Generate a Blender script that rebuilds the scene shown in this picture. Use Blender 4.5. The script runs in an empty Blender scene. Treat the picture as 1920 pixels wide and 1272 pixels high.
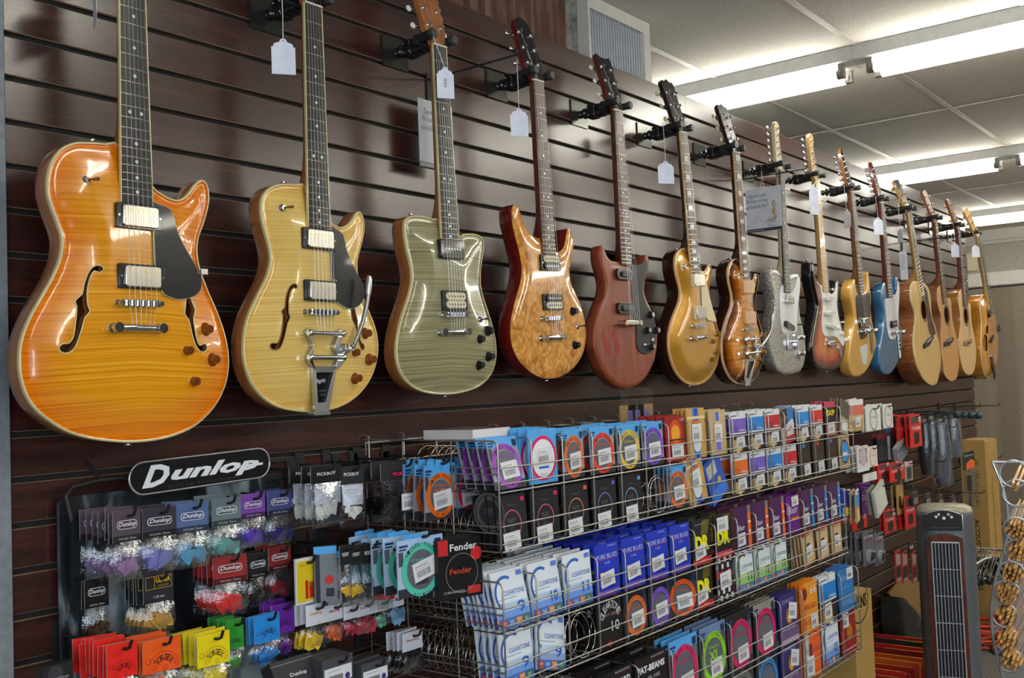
import bpy, math, random
from mathutils import Vector, Matrix
from mathutils.geometry import delaunay_2d_cdt
random.seed(7)
R = math.radians
C = bpy.context.scene.collection
# ------------------------------------------------------------------ camera model (1920x1272 frame)
FPX, YAW, PIT, ROL = 1950.0, R(52.12), R(2.61), R(-2.18)
CH = 1.45                     # eye height
WY = 1.741                    # face of the slatwall
CEIL = CH + 1.30
_f = Vector((math.sin(YAW)*math.cos(PIT), math.cos(YAW)*math.cos(PIT), math.sin(PIT)))
_r = Vector((math.cos(YAW), -math.sin(YAW), 0)); _u = _r.cross(_f)
RT = _r*math.cos(ROL)+_u*math.sin(ROL); UP = -_r*math.sin(ROL)+_u*math.cos(ROL)
EYE = Vector((0, 0, CH))
def ray(x, y): return (_f + RT*((x-960)/FPX) - UP*((y-636)/FPX))
def PY(x, y, Y): v = ray(x, y); return EYE + v*(Y/v.y)
def PX(x, y, X): v = ray(x, y); return EYE + v*(X/v.x)
def PZ(x, y, Z): v = ray(x, y); return EYE + v*((Z-CH)/v.z)
def PP(x, y, p0, n): v = ray(x, y); return EYE + v*((p0-EYE).dot(n)/v.dot(n))
def W(x, y, d): return PY(x, y, WY-d)
def SCR(p):
    q = Vector(p)-EYE; k = q.dot(_f); return 960+FPX*q.dot(RT)/k, 636-FPX*q.dot(UP)/k
cam = bpy.data.cameras.new('camera'); cam.sensor_width = 36; cam.lens = FPX*36/1920; cam.clip_start = .01; cam.clip_end = 100
co = bpy.data.objects.new('camera', cam); C.objects.link(co)
co.matrix_world = Matrix(((RT.x, UP.x, -_f.x, 0), (RT.y, UP.y, -_f.y, 0), (RT.z, UP.z, -_f.z, CH), (0, 0, 0, 1)))
bpy.context.scene.camera = co
# ------------------------------------------------------------------ materials
def newmat(name):
    m = bpy.data.materials.new(name); m.use_nodes = True
    nt = m.node_tree; b = nt.nodes['Principled BSDF']; return m, nt, b
def N(nt, t, **k):
    n = nt.nodes.new(t)
    for a, v in k.items():
        if a in ('op', 'operation'): n.operation = v
        elif a.startswith('i') and a[1:].isdigit(): n.inputs[int(a[1:])].default_value = v
        else: setattr(n, a, v)
    return n
def L(nt, a, b): nt.links.new(a, b)
def ramp(nt, fac, stops):
    n = nt.nodes.new('ShaderNodeValToRGB'); e = n.color_ramp.elements
    while len(e) < len(stops): e.new(.5)
    for q, (p, c) in zip(e, stops): q.position = p; q.color = (*c, 1) if len(c) == 3 else c
    L(nt, fac, n.inputs[0]); return n.outputs[0]
MATS = {}
def mat(name, col, rough=.5, metal=0, noise=0, nscale=30, coat=0, trans=0, alpha=1, emit=0, ior=1.45, bump=0, bscale=200):
    if name in MATS: return MATS[name]
    m, nt, b = newmat(name); MATS[name] = m
    b.inputs['Base Color'].default_value = (*col, 1); b.inputs['Roughness'].default_value = rough
    b.inputs['Metallic'].default_value = metal; b.inputs['IOR'].default_value = ior
    b.inputs['Coat Weight'].default_value = coat; b.inputs['Coat Roughness'].default_value = .04
    b.inputs['Transmission Weight'].default_value = trans; b.inputs['Alpha'].default_value = alpha
    tc = N(nt, 'ShaderNodeTexCoord')
    nz = N(nt, 'ShaderNodeTexNoise'); nz.inputs['Scale'].default_value = nscale; L(nt, tc.outputs['Object'], nz.inputs['Vector'])
    n = noise or .06
    lo = tuple(c*(1-n) for c in col); hi = tuple(min(1, c*(1+n)) for c in col)
    L(nt, ramp(nt, nz.outputs['Fac'], [(.3, lo), (.7, hi)]), b.inputs['Base Color'])
    if emit:
        b.inputs['Emission Color'].default_value = (*col, 1); b.inputs['Emission Strength'].default_value = emit
    if bump:
        bz = N(nt, 'ShaderNodeTexNoise'); bz.inputs['Scale'].default_value = bscale; L(nt, tc.outputs['Object'], bz.inputs['Vector'])
        bp = N(nt, 'ShaderNodeBump'); bp.inputs['Strength'].default_value = bump; bp.inputs['Distance'].default_value = .004
        L(nt, bz.outputs['Fac'], bp.inputs['Height']); L(nt, bp.outputs[0], b.inputs['Normal'])
    return m
def print_mat(name, rough, coat=0):
    m, nt, b = newmat(name); a = N(nt, 'ShaderNodeAttribute'); a.attribute_name = 'Col'
    L(nt, a.outputs['Color'], b.inputs['Base Color']); b.inputs['Roughness'].default_value = rough
    b.inputs['Coat Weight'].default_value = coat; b.inputs['Coat Roughness'].default_value = .08
    MATS[name] = m; return m
PRINT = print_mat('printed_card', .45, .08); PRINT.node_tree.nodes['Principled BSDF'].inputs['Specular IOR Level'].default_value = .3
GLOSSP = print_mat('glossy_print', .15, .5)
def wood_mat(name, stops, scale=(2, 2, 60), rough=.2, coat=.6, axis='z', burst=None, flame=0, dist=1.5, bumpy=0):
    """figured wood; burst=[(edge distance, colour)...] tints toward the rim"""
    m, nt, b = newmat(name); MATS[name] = m
    tc = N(nt, 'ShaderNodeTexCoord'); sp = N(nt, 'ShaderNodeSeparateXYZ'); L(nt, tc.outputs['Object'], sp.inputs[0])
    ab = N(nt, 'ShaderNodeMath', op='ABSOLUTE'); L(nt, sp.outputs[0], ab.inputs[0])
    ma = N(nt, 'ShaderNodeMath', op='MULTIPLY_ADD'); L(nt, ab.outputs[0], ma.inputs[0]); ma.inputs[1].default_value = .05 if flame else 0; L(nt, sp.outputs[2], ma.inputs[2])
    cb = N(nt, 'ShaderNodeCombineXYZ'); L(nt, (ab if flame else sp).outputs[0], cb.inputs[0]); L(nt, sp.outputs[1], cb.inputs[1]); L(nt, ma.outputs[0], cb.inputs[2])
    mp = N(nt, 'ShaderNodeMapping'); mp.inputs['Scale'].default_value = scale; L(nt, cb.outputs[0], mp.inputs[0])
    nz = N(nt, 'ShaderNodeTexNoise'); nz.inputs['Scale'].default_value = 1; nz.inputs['Detail'].default_value = 4; nz.inputs['Distortion'].default_value = dist
    L(nt, mp.outputs[0], nz.inputs['Vector'])
    col = ramp(nt, nz.outputs['Fac'], stops)
    if burst:
        at = N(nt, 'ShaderNodeAttribute'); at.attribute_name = 'ed'
        bc = ramp(nt, at.outputs['Fac'], burst)
        mx = N(nt, 'ShaderNodeMix', data_type='RGBA', blend_type='MULTIPLY'); mx.inputs[0].default_value = 1
        L(nt, col, mx.inputs[6]); L(nt, bc, mx.inputs[7]); col = mx.outputs[2]
    L(nt, col, b.inputs['Base Color']); b.inputs['Roughness'].default_value = rough
    b.inputs['Coat Weight'].default_value = coat; b.inputs['Coat Roughness'].default_value = .03
    if bumpy:
        bp = N(nt, 'ShaderNodeBump'); bp.inputs['Strength'].default_value = bumpy; bp.inputs['Distance'].default_value = .002
        L(nt, nz.outputs['Fac'], bp.inputs['Height']); L(nt, bp.outputs[0], b.inputs['Normal'])
    return m
CHROME = mat('chrome', (.75, .75, .77), .12, 1)
NICKEL = mat('nickel', (.72, .68, .6), .22, 1)
BRUSH = mat('brushed_aluminium', (.55, .56, .58), .3, 1)
GOLDM = mat('gold_plate', (.75, .55, .22), .2, 1)
BLACKP = mat('black_plastic', (.012, .012, .013), .25, coat=.4)
BLACKM = mat('black_matte', (.018, .018, .02), .5)
RUBBER = mat('black_rubber', (.02, .02, .022), .6)
CREAM = mat('cream_plastic', (.72, .62, .42), .35)
WHITEP = mat('white_plastic', (.8, .79, .74), .3, coat=.3)
PEARL = mat('pearl', (.78, .78, .76), .2, coat=.5)
AMBER = mat('amber_plastic', (.22, .055, .005), .12, coat=.6)
TAGM = mat('tag_paper', (.78, .8, .92), .7)
STRM = mat('cotton_string', (.75, .75, .76), .9)
WIRE = mat('zinc_wire', (.42, .41, .38), .35, .85)
WIRED = mat('dark_wire', (.10, .10, .10), .4, .7)
ROSEWD = wood_mat('rosewood', [(.3, (.05, .022, .014)), (.7, (.14, .07, .045))], (60, 60, 6), .45, .05)
EBONY = mat('ebony', (.022, .02, .02), .4, noise=.3)
MAPLEN = wood_mat('maple_neck', [(.3, (.62, .36, .13)), (.7, (.74, .48, .2))], (40, 40, 4), .25, .5)
PALEN = wood_mat('pale_maple', [(.3, (.66, .5, .3)), (.7, (.76, .62, .4))], (40, 40, 4), .4, .1)
BROWNN = wood_mat('brown_mahogany', [(.3, (.32, .105, .028)), (.7, (.45, .165, .045))], (50, 50, 6), .25, .5)
REDN = wood_mat('red_mahogany', [(.3, (.09, .006, .005)), (.7, (.19, .014, .01))], (50, 50, 6), .2, .6)
DARKN = wood_mat('dark_mahogany', [(.3, (.018, .006, .004)), (.7, (.045, .014, .008))], (50, 50, 6), .2, .6)
CLEAR = None
def clear_mat():
    m, nt, b = newmat('clear_bag'); out = nt.nodes['Material Output']
    gl = N(nt, 'ShaderNodeBsdfGlossy'); gl.inputs['Roughness'].default_value = .12; gl.inputs['Color'].default_value = (.9, .92, .95, 1)
    tr = N(nt, 'ShaderNodeBsdfTransparent'); tr.inputs[0].default_value = (.93, .94, .95, 1); mx = N(nt, 'ShaderNodeMixShader')
    tc = N(nt, 'ShaderNodeTexCoord'); nz = N(nt, 'ShaderNodeTexNoise'); nz.inputs['Scale'].default_value = 90; nz.inputs['Detail'].default_value = 3
    L(nt, tc.outputs['Object'], nz.inputs['Vector']); bp = N(nt, 'ShaderNodeBump'); bp.inputs['Strength'].default_value = .8; bp.inputs['Distance'].default_value = .003
    L(nt, nz.outputs['Fac'], bp.inputs['Height']); L(nt, bp.outputs[0], gl.inputs['Normal'])
    lw = N(nt, 'ShaderNodeLayerWeight'); lw.inputs[0].default_value = .35; L(nt, bp.outputs[0], lw.inputs['Normal'])
    md = N(nt, 'ShaderNodeMath', op='MULTIPLY_ADD'); L(nt, lw.outputs['Fresnel'], md.inputs[0]); md.inputs[1].default_value = .42; md.inputs[2].default_value = .05
    L(nt, md.outputs[0], mx.inputs[0]); L(nt, tr.outputs[0], mx.inputs[1]); L(nt, gl.outputs[0], mx.inputs[2]); L(nt, mx.outputs[0], out.inputs[0])
    return m
CLEAR = clear_mat()
# ------------------------------------------------------------------ objects
WL = {}
def tag(o, label=None, cat=None, group=None, kind=None):
    if label: o['label'] = label
    if cat: o['category'] = cat
    if group: o['group'] = group
    if kind: o['kind'] = kind
    return o
def empty(name, loc, label=None, cat=None, group=None):
    o = bpy.data.objects.new(name, None); C.objects.link(o); o.location = loc; o.empty_display_size = .05
    WL[o.name] = Vector(loc); return tag(o, label, cat, group)
class MB:
    def __init__(s): s.v = []; s.f = []; s.m = []; s.c = []; s.s = []; s.e = None
    def face(s, pts, m=0, col=(.5, .5, .5), smooth=False):
        b = len(s.v); s.v += [tuple(p) for p in pts]; s.f.append(tuple(range(b, b+len(pts)))); s.m.append(m); s.c.append(col); s.s.append(smooth)
    def grid(s, rows, m=0, col=(.5, .5, .5), smooth=True, closed=False):
        b = len(s.v); n = len(rows[0])
        for r in rows: s.v += [tuple(p) for p in r]
        for i in range(len(rows)-1):
            for j in range(n if closed else n-1):
                k = (j+1) % n
                s.f.append((b+i*n+j, b+i*n+k, b+(i+1)*n+k, b+(i+1)*n+j)); s.m.append(m); s.c.append(col); s.s.append(smooth)
    def box(s, a, b, m=0, col=(.5, .5, .5)):
        x0, y0, z0 = a; x1, y1, z1 = b
        p = [(x0, y0, z0), (x1, y0, z0), (x1, y1, z0), (x0, y1, z0), (x0, y0, z1), (x1, y0, z1), (x1, y1, z1), (x0, y1, z1)]
        s.hexa(p, m, col)
    def hexa(s, p, m=0, col=(.5, .5, .5)):
        b = len(s.v); s.v += [tuple(q) for q in p]
        for f in ((0, 3, 2, 1), (4, 5, 6, 7), (0, 1, 5, 4), (1, 2, 6, 5), (2, 3, 7, 6), (3, 0, 4, 7)):
            s.f.append(tuple(b+i for i in f)); s.m.append(m); s.c.append(col); s.s.append(False)
    def tube(s, path, r, n=6, m=0, col=(.5, .5, .5), cap=True, closed=False):
        path = [Vector(p) for p in path]; rows = []; k = len(path); ref = None
        for i, p in enumerate(path):
            a = path[(i-1) % k] if (i > 0 or closed) else p; c = path[(i+1) % k] if (i < k-1 or closed) else p
            t = (c-a); t = t.normalized() if t.length > 1e-9 else Vector((0, 0, 1))
            if ref is None: ref = Vector((0, 0, 1)) if abs(t.z) < .9 else Vector((1, 0, 0))
            u = t.cross(ref).normalized(); w = u.cross(t); ref = w if w.length > 0 else ref
            rr = r[i] if isinstance(r, (list, tuple)) else r
            rows.append([p+u*math.cos(2*math.pi*j/n)*rr+w*math.sin(2*math.pi*j/n)*rr for j in range(n)])
        if closed: rows.append(rows[0])
        s.grid(rows, m, col, n > 4, True)
        if cap and not closed: s.face(rows[0], m, col); s.face(rows[-1][::-1], m, col)
    def lathe(s, o, ax, prof, n=16, m=0, col=(.5, .5, .5), squash=1, cap=True):
        """prof: list of (distance along ax, radius)"""
        o = Vector(o); ax = Vector(ax).normalized(); ref = Vector((0, 0, 1)) if abs(ax.z) < .9 else Vector((1, 0, 0))
        u = ax.cross(ref).normalized(); w = u.cross(ax)
        rows = [[o+ax*h+(u*math.cos(2*math.pi*j/n)+w*math.sin(2*math.pi*j/n)*squash)*r for j in range(n)] for h, r in prof]
        s.grid(rows, m, col, True, True)
        if cap: s.face(rows[0], m, col); s.face(rows[-1][::-1], m, col)
    def prism(s, P0, P1, m=0, ms=None, col=(.5, .5, .5), cs=None, smooth=True):
        """two matching loops (front, back) of 3d points"""
        s.face(P0, m, col); s.face(P1[::-1], m, col); s.grid([P0, P1], m if ms is None else ms, cs or col, smooth, True)
    def build(s, name, mats, parent=None, label=None, cat=None, group=None, kind=None, loc=None):
        if not isinstance(mats, (list, tuple)): mats = [mats]
        me = bpy.data.meshes.new(name)
        if parent is not None: off = WL[parent.name]
        elif loc is not None: off = Vector(loc)
        else:
            xs = [v[0] for v in s.v]; ys = [v[1] for v in s.v]; zs = [v[2] for v in s.v]
            off = Vector(((min(xs)+max(xs))/2, (min(ys)+max(ys))/2, min(zs)))
        me.from_pydata([(v[0]-off.x, v[1]-off.y, v[2]-off.z) for v in s.v], [], s.f)
        for mt in mats: me.materials.append(mt)
        me.polygons.foreach_set('material_index', s.m); me.polygons.foreach_set('use_smooth', s.s)
        ca = me.color_attributes.new('Col', 'FLOAT_COLOR', 'CORNER'); buf = []
        for p, c in zip(me.polygons, s.c): buf += [c[0], c[1], c[2], 1.0]*p.loop_total
        ca.data.foreach_set('color', buf)
        if s.e:
            at = me.attributes.new('ed', 'FLOAT', 'POINT'); at.data.foreach_set('value', s.e+[0.0]*(len(s.v)-len(s.e)))
        me.update()
        o = bpy.data.objects.new(name, me); C.objects.link(o)
        if parent is not None: o.parent = parent; WL[o.name] = WL[parent.name]
        else: o.location = off; WL[o.name] = off
        return tag(o, label, cat, group, kind)
def copy_tree(o, parent=None):
    c = o.copy(); C.objects.link(c)
    if parent: c.parent = parent
    for ch in o.children: copy_tree(ch, c)
    return c
def S(c): return tuple(((x/255)/12.92 if x/255 <= .04045 else ((x/255+.055)/1.055)**2.4) for x in c)   # sRGB bytes -> linear
# ------------------------------------------------------------------ text
TX = {}
def glyphs(s, shear=0, bold=0):
    k = (s, shear, bold)
    if k not in TX:
        cu = bpy.data.curves.new('t', 'FONT'); cu.body = s; cu.size = 1; cu.shear = shear; cu.offset = bold; cu.resolution_u = 2
        cu.align_x = 'CENTER'; o = bpy.data.objects.new('t', cu); C.objects.link(o)
        me = o.to_mesh(); vs = [(v.co.x, v.co.y) for v in me.vertices]; fs = [tuple(p.vertices) for p in me.polygons]
        o.to_mesh_clear(); bpy.data.objects.remove(o); bpy.data.curves.remove(cu)
        xs = [v[0] for v in vs] or [0, 1]; ys = [v[1] for v in vs] or [0, 1]
        TX[k] = (vs, fs, min(xs), max(xs), min(ys), max(ys))
    return TX[k]
class Fr:
    """flat frame: origin, U right, V up, N outward"""
    def __init__(s, o, U=(1, 0, 0), V=(0, 0, 1), Nn=None):
        s.o = Vector(o); s.U = Vector(U).normalized(); s.V = Vector(V).normalized()
        s.N = Vector(Nn).normalized() if Nn is not None else s.U.cross(s.V)
    def p(s, u, v, w=0): return s.o+s.U*u+s.V*v+s.N*w
    def uv(s, q): d = Vector(q)-s.o; return d.dot(s.U), d.dot(s.V)
    def sub(s, u, v, w=0, rot=0):
        c, n = math.cos(rot), math.sin(rot)
        return Fr(s.p(u, v, w), s.U*c+s.V*n, s.V*c-s.U*n, s.N)
def text(mb, fr, s, cx, cy, w, h, col, z=.0006, shear=0, bold=0, m=0, width=None, arc=None):
    vs, fs, x0, x1, y0, y1 = glyphs(s, shear, bold)
    sx = w/max(1e-6, x1-x0); sy = h/max(1e-6, y1-y0)
    b = len(mb.v); mx, my = (x0+x1)/2, (y0+y1)/2
    mb.v += [tuple(fr.p(cx+(x-mx)*sx, cy+(y-my)*sy, z)) for x, y in vs]
    for f in fs: mb.f.append(tuple(b+i for i in f)); mb.m.append(m); mb.c.append(col); mb.s.append(False)
def ringtext(mb, fr, s, cx, cy, r, h, a0, a1, col, z, flip=False, asp=1, m=0):
    n = len(s)
    for i, ch in enumerate(s):
        if ch == ' ': continue
        a = a0+(a1-a0)*(i+.5)/n
        f2 = fr.sub(cx+math.cos(a)*r, cy+math.sin(a)*r*asp, 0, a+(math.pi/2 if flip else -math.pi/2))
        text(mb, f2, ch, 0, 0, h*.75, h, col, z, m=m)
def rect(mb, fr, u0, v0, u1, v1, z, col, m=0): mb.face([fr.p(u0, v0, z), fr.p(u1, v0, z), fr.p(u1, v1, z), fr.p(u0, v1, z)], m, col)
def poly(mb, fr, pts, z, col, m=0): mb.face([fr.p(u, v, z) for u, v in pts], m, col)
def disc(mb, fr, cx, cy, r, z, col, m=0, n=28, asp=1): poly(mb, fr, [(cx+math.cos(2*math.pi*i/n)*r, cy+math.sin(2*math.pi*i/n)*r*asp) for i in range(n)], z, col, m)
def ring(mb, fr, cx, cy, r0, r1, z, col, m=0, n=32, a0=0, a1=2*math.pi, asp=1):
    rows = [[fr.p(cx+math.cos(a0+(a1-a0)*i/n)*r, cy+math.sin(a0+(a1-a0)*i/n)*r*asp, z) for i in range(n+1)] for r in (r1, r0)]
    mb.grid(rows, m, col, False)
def block(mb, fr, u0, v0, u1, v1, w0, w1, m=0, col=(.5, .5, .5)):
    mb.hexa([fr.p(u0, v0, w0), fr.p(u1, v0, w0), fr.p(u1, v1, w0), fr.p(u0, v1, w0), fr.p(u0, v0, w1), fr.p(u1, v0, w1), fr.p(u1, v1, w1), fr.p(u0, v1, w1)], m, col)
def rrect(u0, v0, u1, v1, r, n=4):
    P = []
    for cx, cy, a in ((u1-r, v1-r, 0), (u0+r, v1-r, 90), (u0+r, v0+r, 180), (u1-r, v0+r, 270)):
        for i in range(n+1): t = R(a+90*i/n); P.append((cx+math.cos(t)*r, cy+math.sin(t)*r))
    return P
def slab(mb, fr, pts, w0, w1, bev=0, m=0, col=(.5, .5, .5), ms=None, cs=None):
    """extruded outline with an optional chamfered front rim"""
    ar = sum(pts[i][0]*pts[(i+1) % len(pts)][1]-pts[(i+1) % len(pts)][0]*pts[i][1] for i in range(len(pts)))
    if ar < 0: pts = pts[::-1]
    n = len(pts); ins = []
    if bev:
        for i in range(n):
            a, b, c = Vector(pts[i-1]), Vector(pts[i]), Vector(pts[(i+1) % n]); t = (c-a)
            t = t.normalized() if t.length else Vector((1, 0)); ins.append((b.x-t.y*bev, b.y+t.x*bev))
    loops = [[fr.p(u, v, w0) for u, v in pts], [fr.p(u, v, w1-bev) for u, v in pts]]
    if bev:
        mid = [((a[0]*.7+b[0]*.3), (a[1]*.7+b[1]*.3)) for a, b in zip(pts, ins)]
        loops += [[fr.p(u, v, w1-bev*.3) for u, v in mid], [fr.p(u, v, w1) for u, v in ins]]
    mb.grid(loops, m if ms is None else ms, cs or col, True, True)
    mb.face(loops[-1], m, col); mb.face(loops[0][::-1], m, col)
def spline(pts, k=4, closed=True):
    n = len(pts); out = []
    rng = range(n if closed else n-1)
    for i in rng:
        p = [pts[(i+j-1) % n] if closed else pts[max(0, min(n-1, i+j-1))] for j in range(4)]
        for q in range(k):
            t = q/k; t2, t3 = t*t, t*t*t
            out.append(tuple(.5*((2*p[1][a])+(-p[0][a]+p[2][a])*t+(2*p[0][a]-5*p[1][a]+4*p[2][a]-p[3][a])*t2+(-p[0][a]+3*p[1][a]-3*p[2][a]+p[3][a])*t3) for a in range(len(p[1]))))
    if not closed: out.append(tuple(pts[-1]))
    return out
# ================================================================== THE ROOM
GZ0 = CH+.636; GP = .0762           # slot height of index 0, slot pitch
SX0, SX1, ZTOP = .859, 6.953, CH+1.013
slatm = wood_mat('mahogany_laminate', [(.25, S((40, 19, 17))), (.5, S((60, 30, 26))), (.75, S((82, 40, 34)))], (3, 3, 55), .27, .0, dist=.6)
slatm.node_tree.nodes['Principled BSDF'].inputs['Specular IOR Level'].default_value = .9
mdf = mat('raw_fibreboard', S((128, 104, 82)), .8)
gap_m = mat('slot_shadow_core', (.012, .010, .009), .8)
mb = MB()
seams = [SX0, SX0+2.438, SX0+4.876, SX1]
ks = list(range(-4, 29)); zs = [ZTOP+.005]+[GZ0-GP*k for k in ks]+[.05]
for i in range(len(zs)-1):
    zt = zs[i]-.005; zb = zs[i+1]+.005
    for a, b in zip(seams[:-1], seams[1:]):
        a += .0007; b -= .0007
        mb.face([(a, WY, zb+.0015), (b, WY, zb+.0015), (b, WY, zt-.0015), (a, WY, zt-.0015)], 0)
        mb.face([(a, WY, zt-.0015), (b, WY, zt-.0015), (b, WY+.0015, zt), (a, WY+.0015, zt)], 1)
        mb.face([(a, WY+.0015, zb), (b, WY+.0015, zb), (b, WY, zb+.0015), (a, WY, zb+.0015)], 1)
        mb.face([(a, WY+.0015, zt), (b, WY+.0015, zt), (b, WY+.008, zt), (a, WY+.008, zt)], 1)
        mb.face([(a, WY+.008, zb), (b, WY+.008, zb), (b, WY+.0015, zb), (a, WY+.0015, zb)], 1)
        mb.face([(a, WY+.008, zb), (a, WY, zb), (a, WY, zt), (a, WY+.008, zt)], 1)
        mb.face([(b, WY, zb), (b, WY+.008, zb), (b, WY+.008, zt), (b, WY, zt)], 1)
mb.box((SX0, WY+.010, .0), (SX1, WY+.02, ZTOP), 2)
tag(mb.build('wall_left', [slatm, mdf, gap_m]), 'dark mahogany slatwall panelling behind the guitars', kind='structure')
wpaint = mat('grey_wall_paint', S((168, 160, 148)), .85)
greyt = mat('grey_trim_paint', S((128, 134, 140)), .6, noise=.15, nscale=60)
mb = MB(); mb.box((.72, WY-.012, 0), (SX0-.006, WY+.02, 2.9)); mb.build('trim_1', greyt, kind='structure')
whitet = mat('white_trim_paint', S((214, 208, 198)), .6)
# floor, ceiling
m, nt, b = newmat('carpet'); MATS['carpet'] = m
tc = N(nt, 'ShaderNodeTexCoord'); nz = N(nt, 'ShaderNodeTexNoise'); nz.inputs['Scale'].default_value = 160; L(nt, tc.outputs['Object'], nz.inputs[0])
L(nt, ramp(nt, nz.outputs['Fac'], [(.35, S((58, 57, 54))), (.65, S((128, 124, 116)))]), b.inputs['Base Color']); b.inputs['Roughness'].default_value = .95
mb = MB(); mb.box((-3, -5.6, -.05), (10.6, 4.2, 0)); mb.build('floor', m, kind='structure')
m, nt, b = newmat('ceiling_tile'); tc = N(nt, 'ShaderNodeTexCoord')
nz = N(nt, 'ShaderNodeTexNoise'); nz.inputs['Scale'].default_value = 220; nz.inputs['Detail'].default_value = 1; L(nt, tc.outputs['Object'], nz.inputs[0])
L(nt, ramp(nt, nz.outputs['Fac'], [(.28, S((120, 116, 108))), (.42, S((226, 221, 212)))]), b.inputs['Base Color']); b.inputs['Roughness'].default_value = .9
mb = MB(); mb.box((-3, -5.6, CEIL), (10.6, 4.2, CEIL+.05)); mb.build('ceiling', m, kind='structure')
mb = MB()
for k in range(-4, 13):
    y = 1.385+.61*(k-8)
    if -5.6 < y < 4.2: mb.box((-3, y-.012, CEIL-.004), (10.5, y+.012, CEIL+.001))
for k in range(-6, 5):
    x = 5.41+1.275*k; mb.box((x-.012, -5.6, CEIL-.0035), (x+.012, 4.2, CEIL+.001))
mb.build('trim_2', mat('ceiling_grid', S((196, 190, 180)), .5), kind='structure')
# far wall, mouldings, hidden sides
mb = MB(); mb.box((10.5, -5.6, 0), (10.6, 4.2, CEIL)); mb.build('wall_back', wpaint, kind='structure')
mb = MB(); mb.box((-3, 4.1, 0), (10.6, 4.2, CEIL)); mb.build('wall_outer', wpaint, kind='structure')
mb = MB(); fs_ = [-5.6, -5.1, -3.3, -3.0, -1.2, 4.2]
for z0, z1 in ((0, .7), (2.4, CEIL)): mb.box((-3.1, -5.6, z0), (-3, 4.2, z1))
for a, b_ in zip(fs_[::2], fs_[1::2]): mb.box((-3.1, a, .7), (-3, b_, 2.4))
mb.build('wall_front', wpaint, kind='structure')
mb = MB()
for a, b_, t in ((CEIL-.10, CEIL, .05), (CEIL-.13, CEIL-.10, .025)): mb.box((10.5-t, -5.6, a), (10.5, 4.1, b_))
mb.build('trim_3', whitet, kind='structure')
mb = MB()
for a, b_, t in ((CH+.84, CH+.90, .035), (CH+.775, CH+.84, .055), (CH+.75, CH+.775, .03)): mb.box((10.5-t, -5.6, a), (10.5, 4.1, b_))
mb.build('trim_4', whitet, kind='structure')
# shop front windows in the wall facing the guitars (out of frame)
mb = MB(); wz = ((0, .8), (2.45, CEIL)); wx = [(-2.7, -1.3), (-1.0, .5)]
for z0, z1 in wz: mb.box((-3, -5.7, z0), (10.6, -5.6, z1))
xs = [-3]+[q for w in wx for q in w]+[10.6]
for a, b_ in zip(xs[::2], xs[1::2]): mb.box((a, -5.7, .8), (b_, -5.6, 2.45))
mb.build('wall_right', mat('dim_far_wall', S((46, 42, 40)), .85), kind='structure')
skym = mat('daylit_pane', (.80, .90, 1.0), .5, emit=8.5)
for i, (a, b_) in enumerate(wx):
    mb = MB(); mb.box((a, -5.68, .8), (b_, -5.66, 2.45)); w = mb.build('window_%d' % (i+1), skym, kind='structure')
    mb = MB()
    for k in range(4):
        x = a+(b_-a)*k/3; mb.box((x-.03, -5.66, .8), (x+.03, -5.6, 2.45))
    for z in (.8, 1.65, 2.4): mb.box((a, -5.66, z), (b_, -5.6, z+.05))
    mb.build('window_frame', BLACKM, w)
fy = [(-5.1, -3.3), (-3.0, -1.2)]  # unseen windows behind the camera, added for frontal fill daylight
for i, (a, b_) in enumerate(fy):
    mb = MB(); mb.box((-3.08, a, .7), (-3.06, b_, 2.4)); w = mb.build('window_%d' % (i+3), skym, kind='structure')
    mb = MB()
    for k in range(3): y = a+(b_-a)*k/2; mb.box((-3.06, y-.03, .7), (-3.0, y+.03, 2.4))
    for z in (.7, 1.9, 2.36): mb.box((-3.06, a, z), (-3.0, b_, z+.04))
    mb.build('window_frame', BLACKM, w)
# curtain over the far wall
m, nt, b = newmat('linen_curtain'); tc = N(nt, 'ShaderNodeTexCoord'); mp = N(nt, 'ShaderNodeMapping'); mp.inputs['Scale'].default_value = (1, 120, 30); L(nt, tc.outputs['Object'], mp.inputs[0])
nz = N(nt, 'ShaderNodeTexNoise'); nz.inputs['Scale'].default_value = 1; nz.inputs['Detail'].default_value = 3; L(nt, mp.outputs[0], nz.inputs[0])
L(nt, ramp(nt, nz.outputs['Fac'], [(.3, S((118, 106, 92))), (.7, S((138, 126, 110)))]), b.inputs['Base Color']); b.inputs['Roughness'].default_value = .95
mb = MB(); rows = []
for z in (.02, CH+.2, CH+.745):
    rows.append([(10.40+.012*math.sin(y*19)+.005*math.sin(y*47+z), y, z) for y in [i*.02 for i in range(-40, 200)]])
mb.grid(rows); cu = mb.build('curtain', m, label='beige linen curtain hanging over the far grey wall', cat='curtain')
mb = MB(); mb.tube([(10.40, -.85, CH+.755), (10.40, 4.0, CH+.755)], .008, 8)
for y in [i*.13 for i in range(-6, 30)]: mb.tube([(10.40, y, CH+.75), (10.44, y, CH+.735)], .004, 4)
mb.build('curtain_rod', BLACKM, cu)
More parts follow.
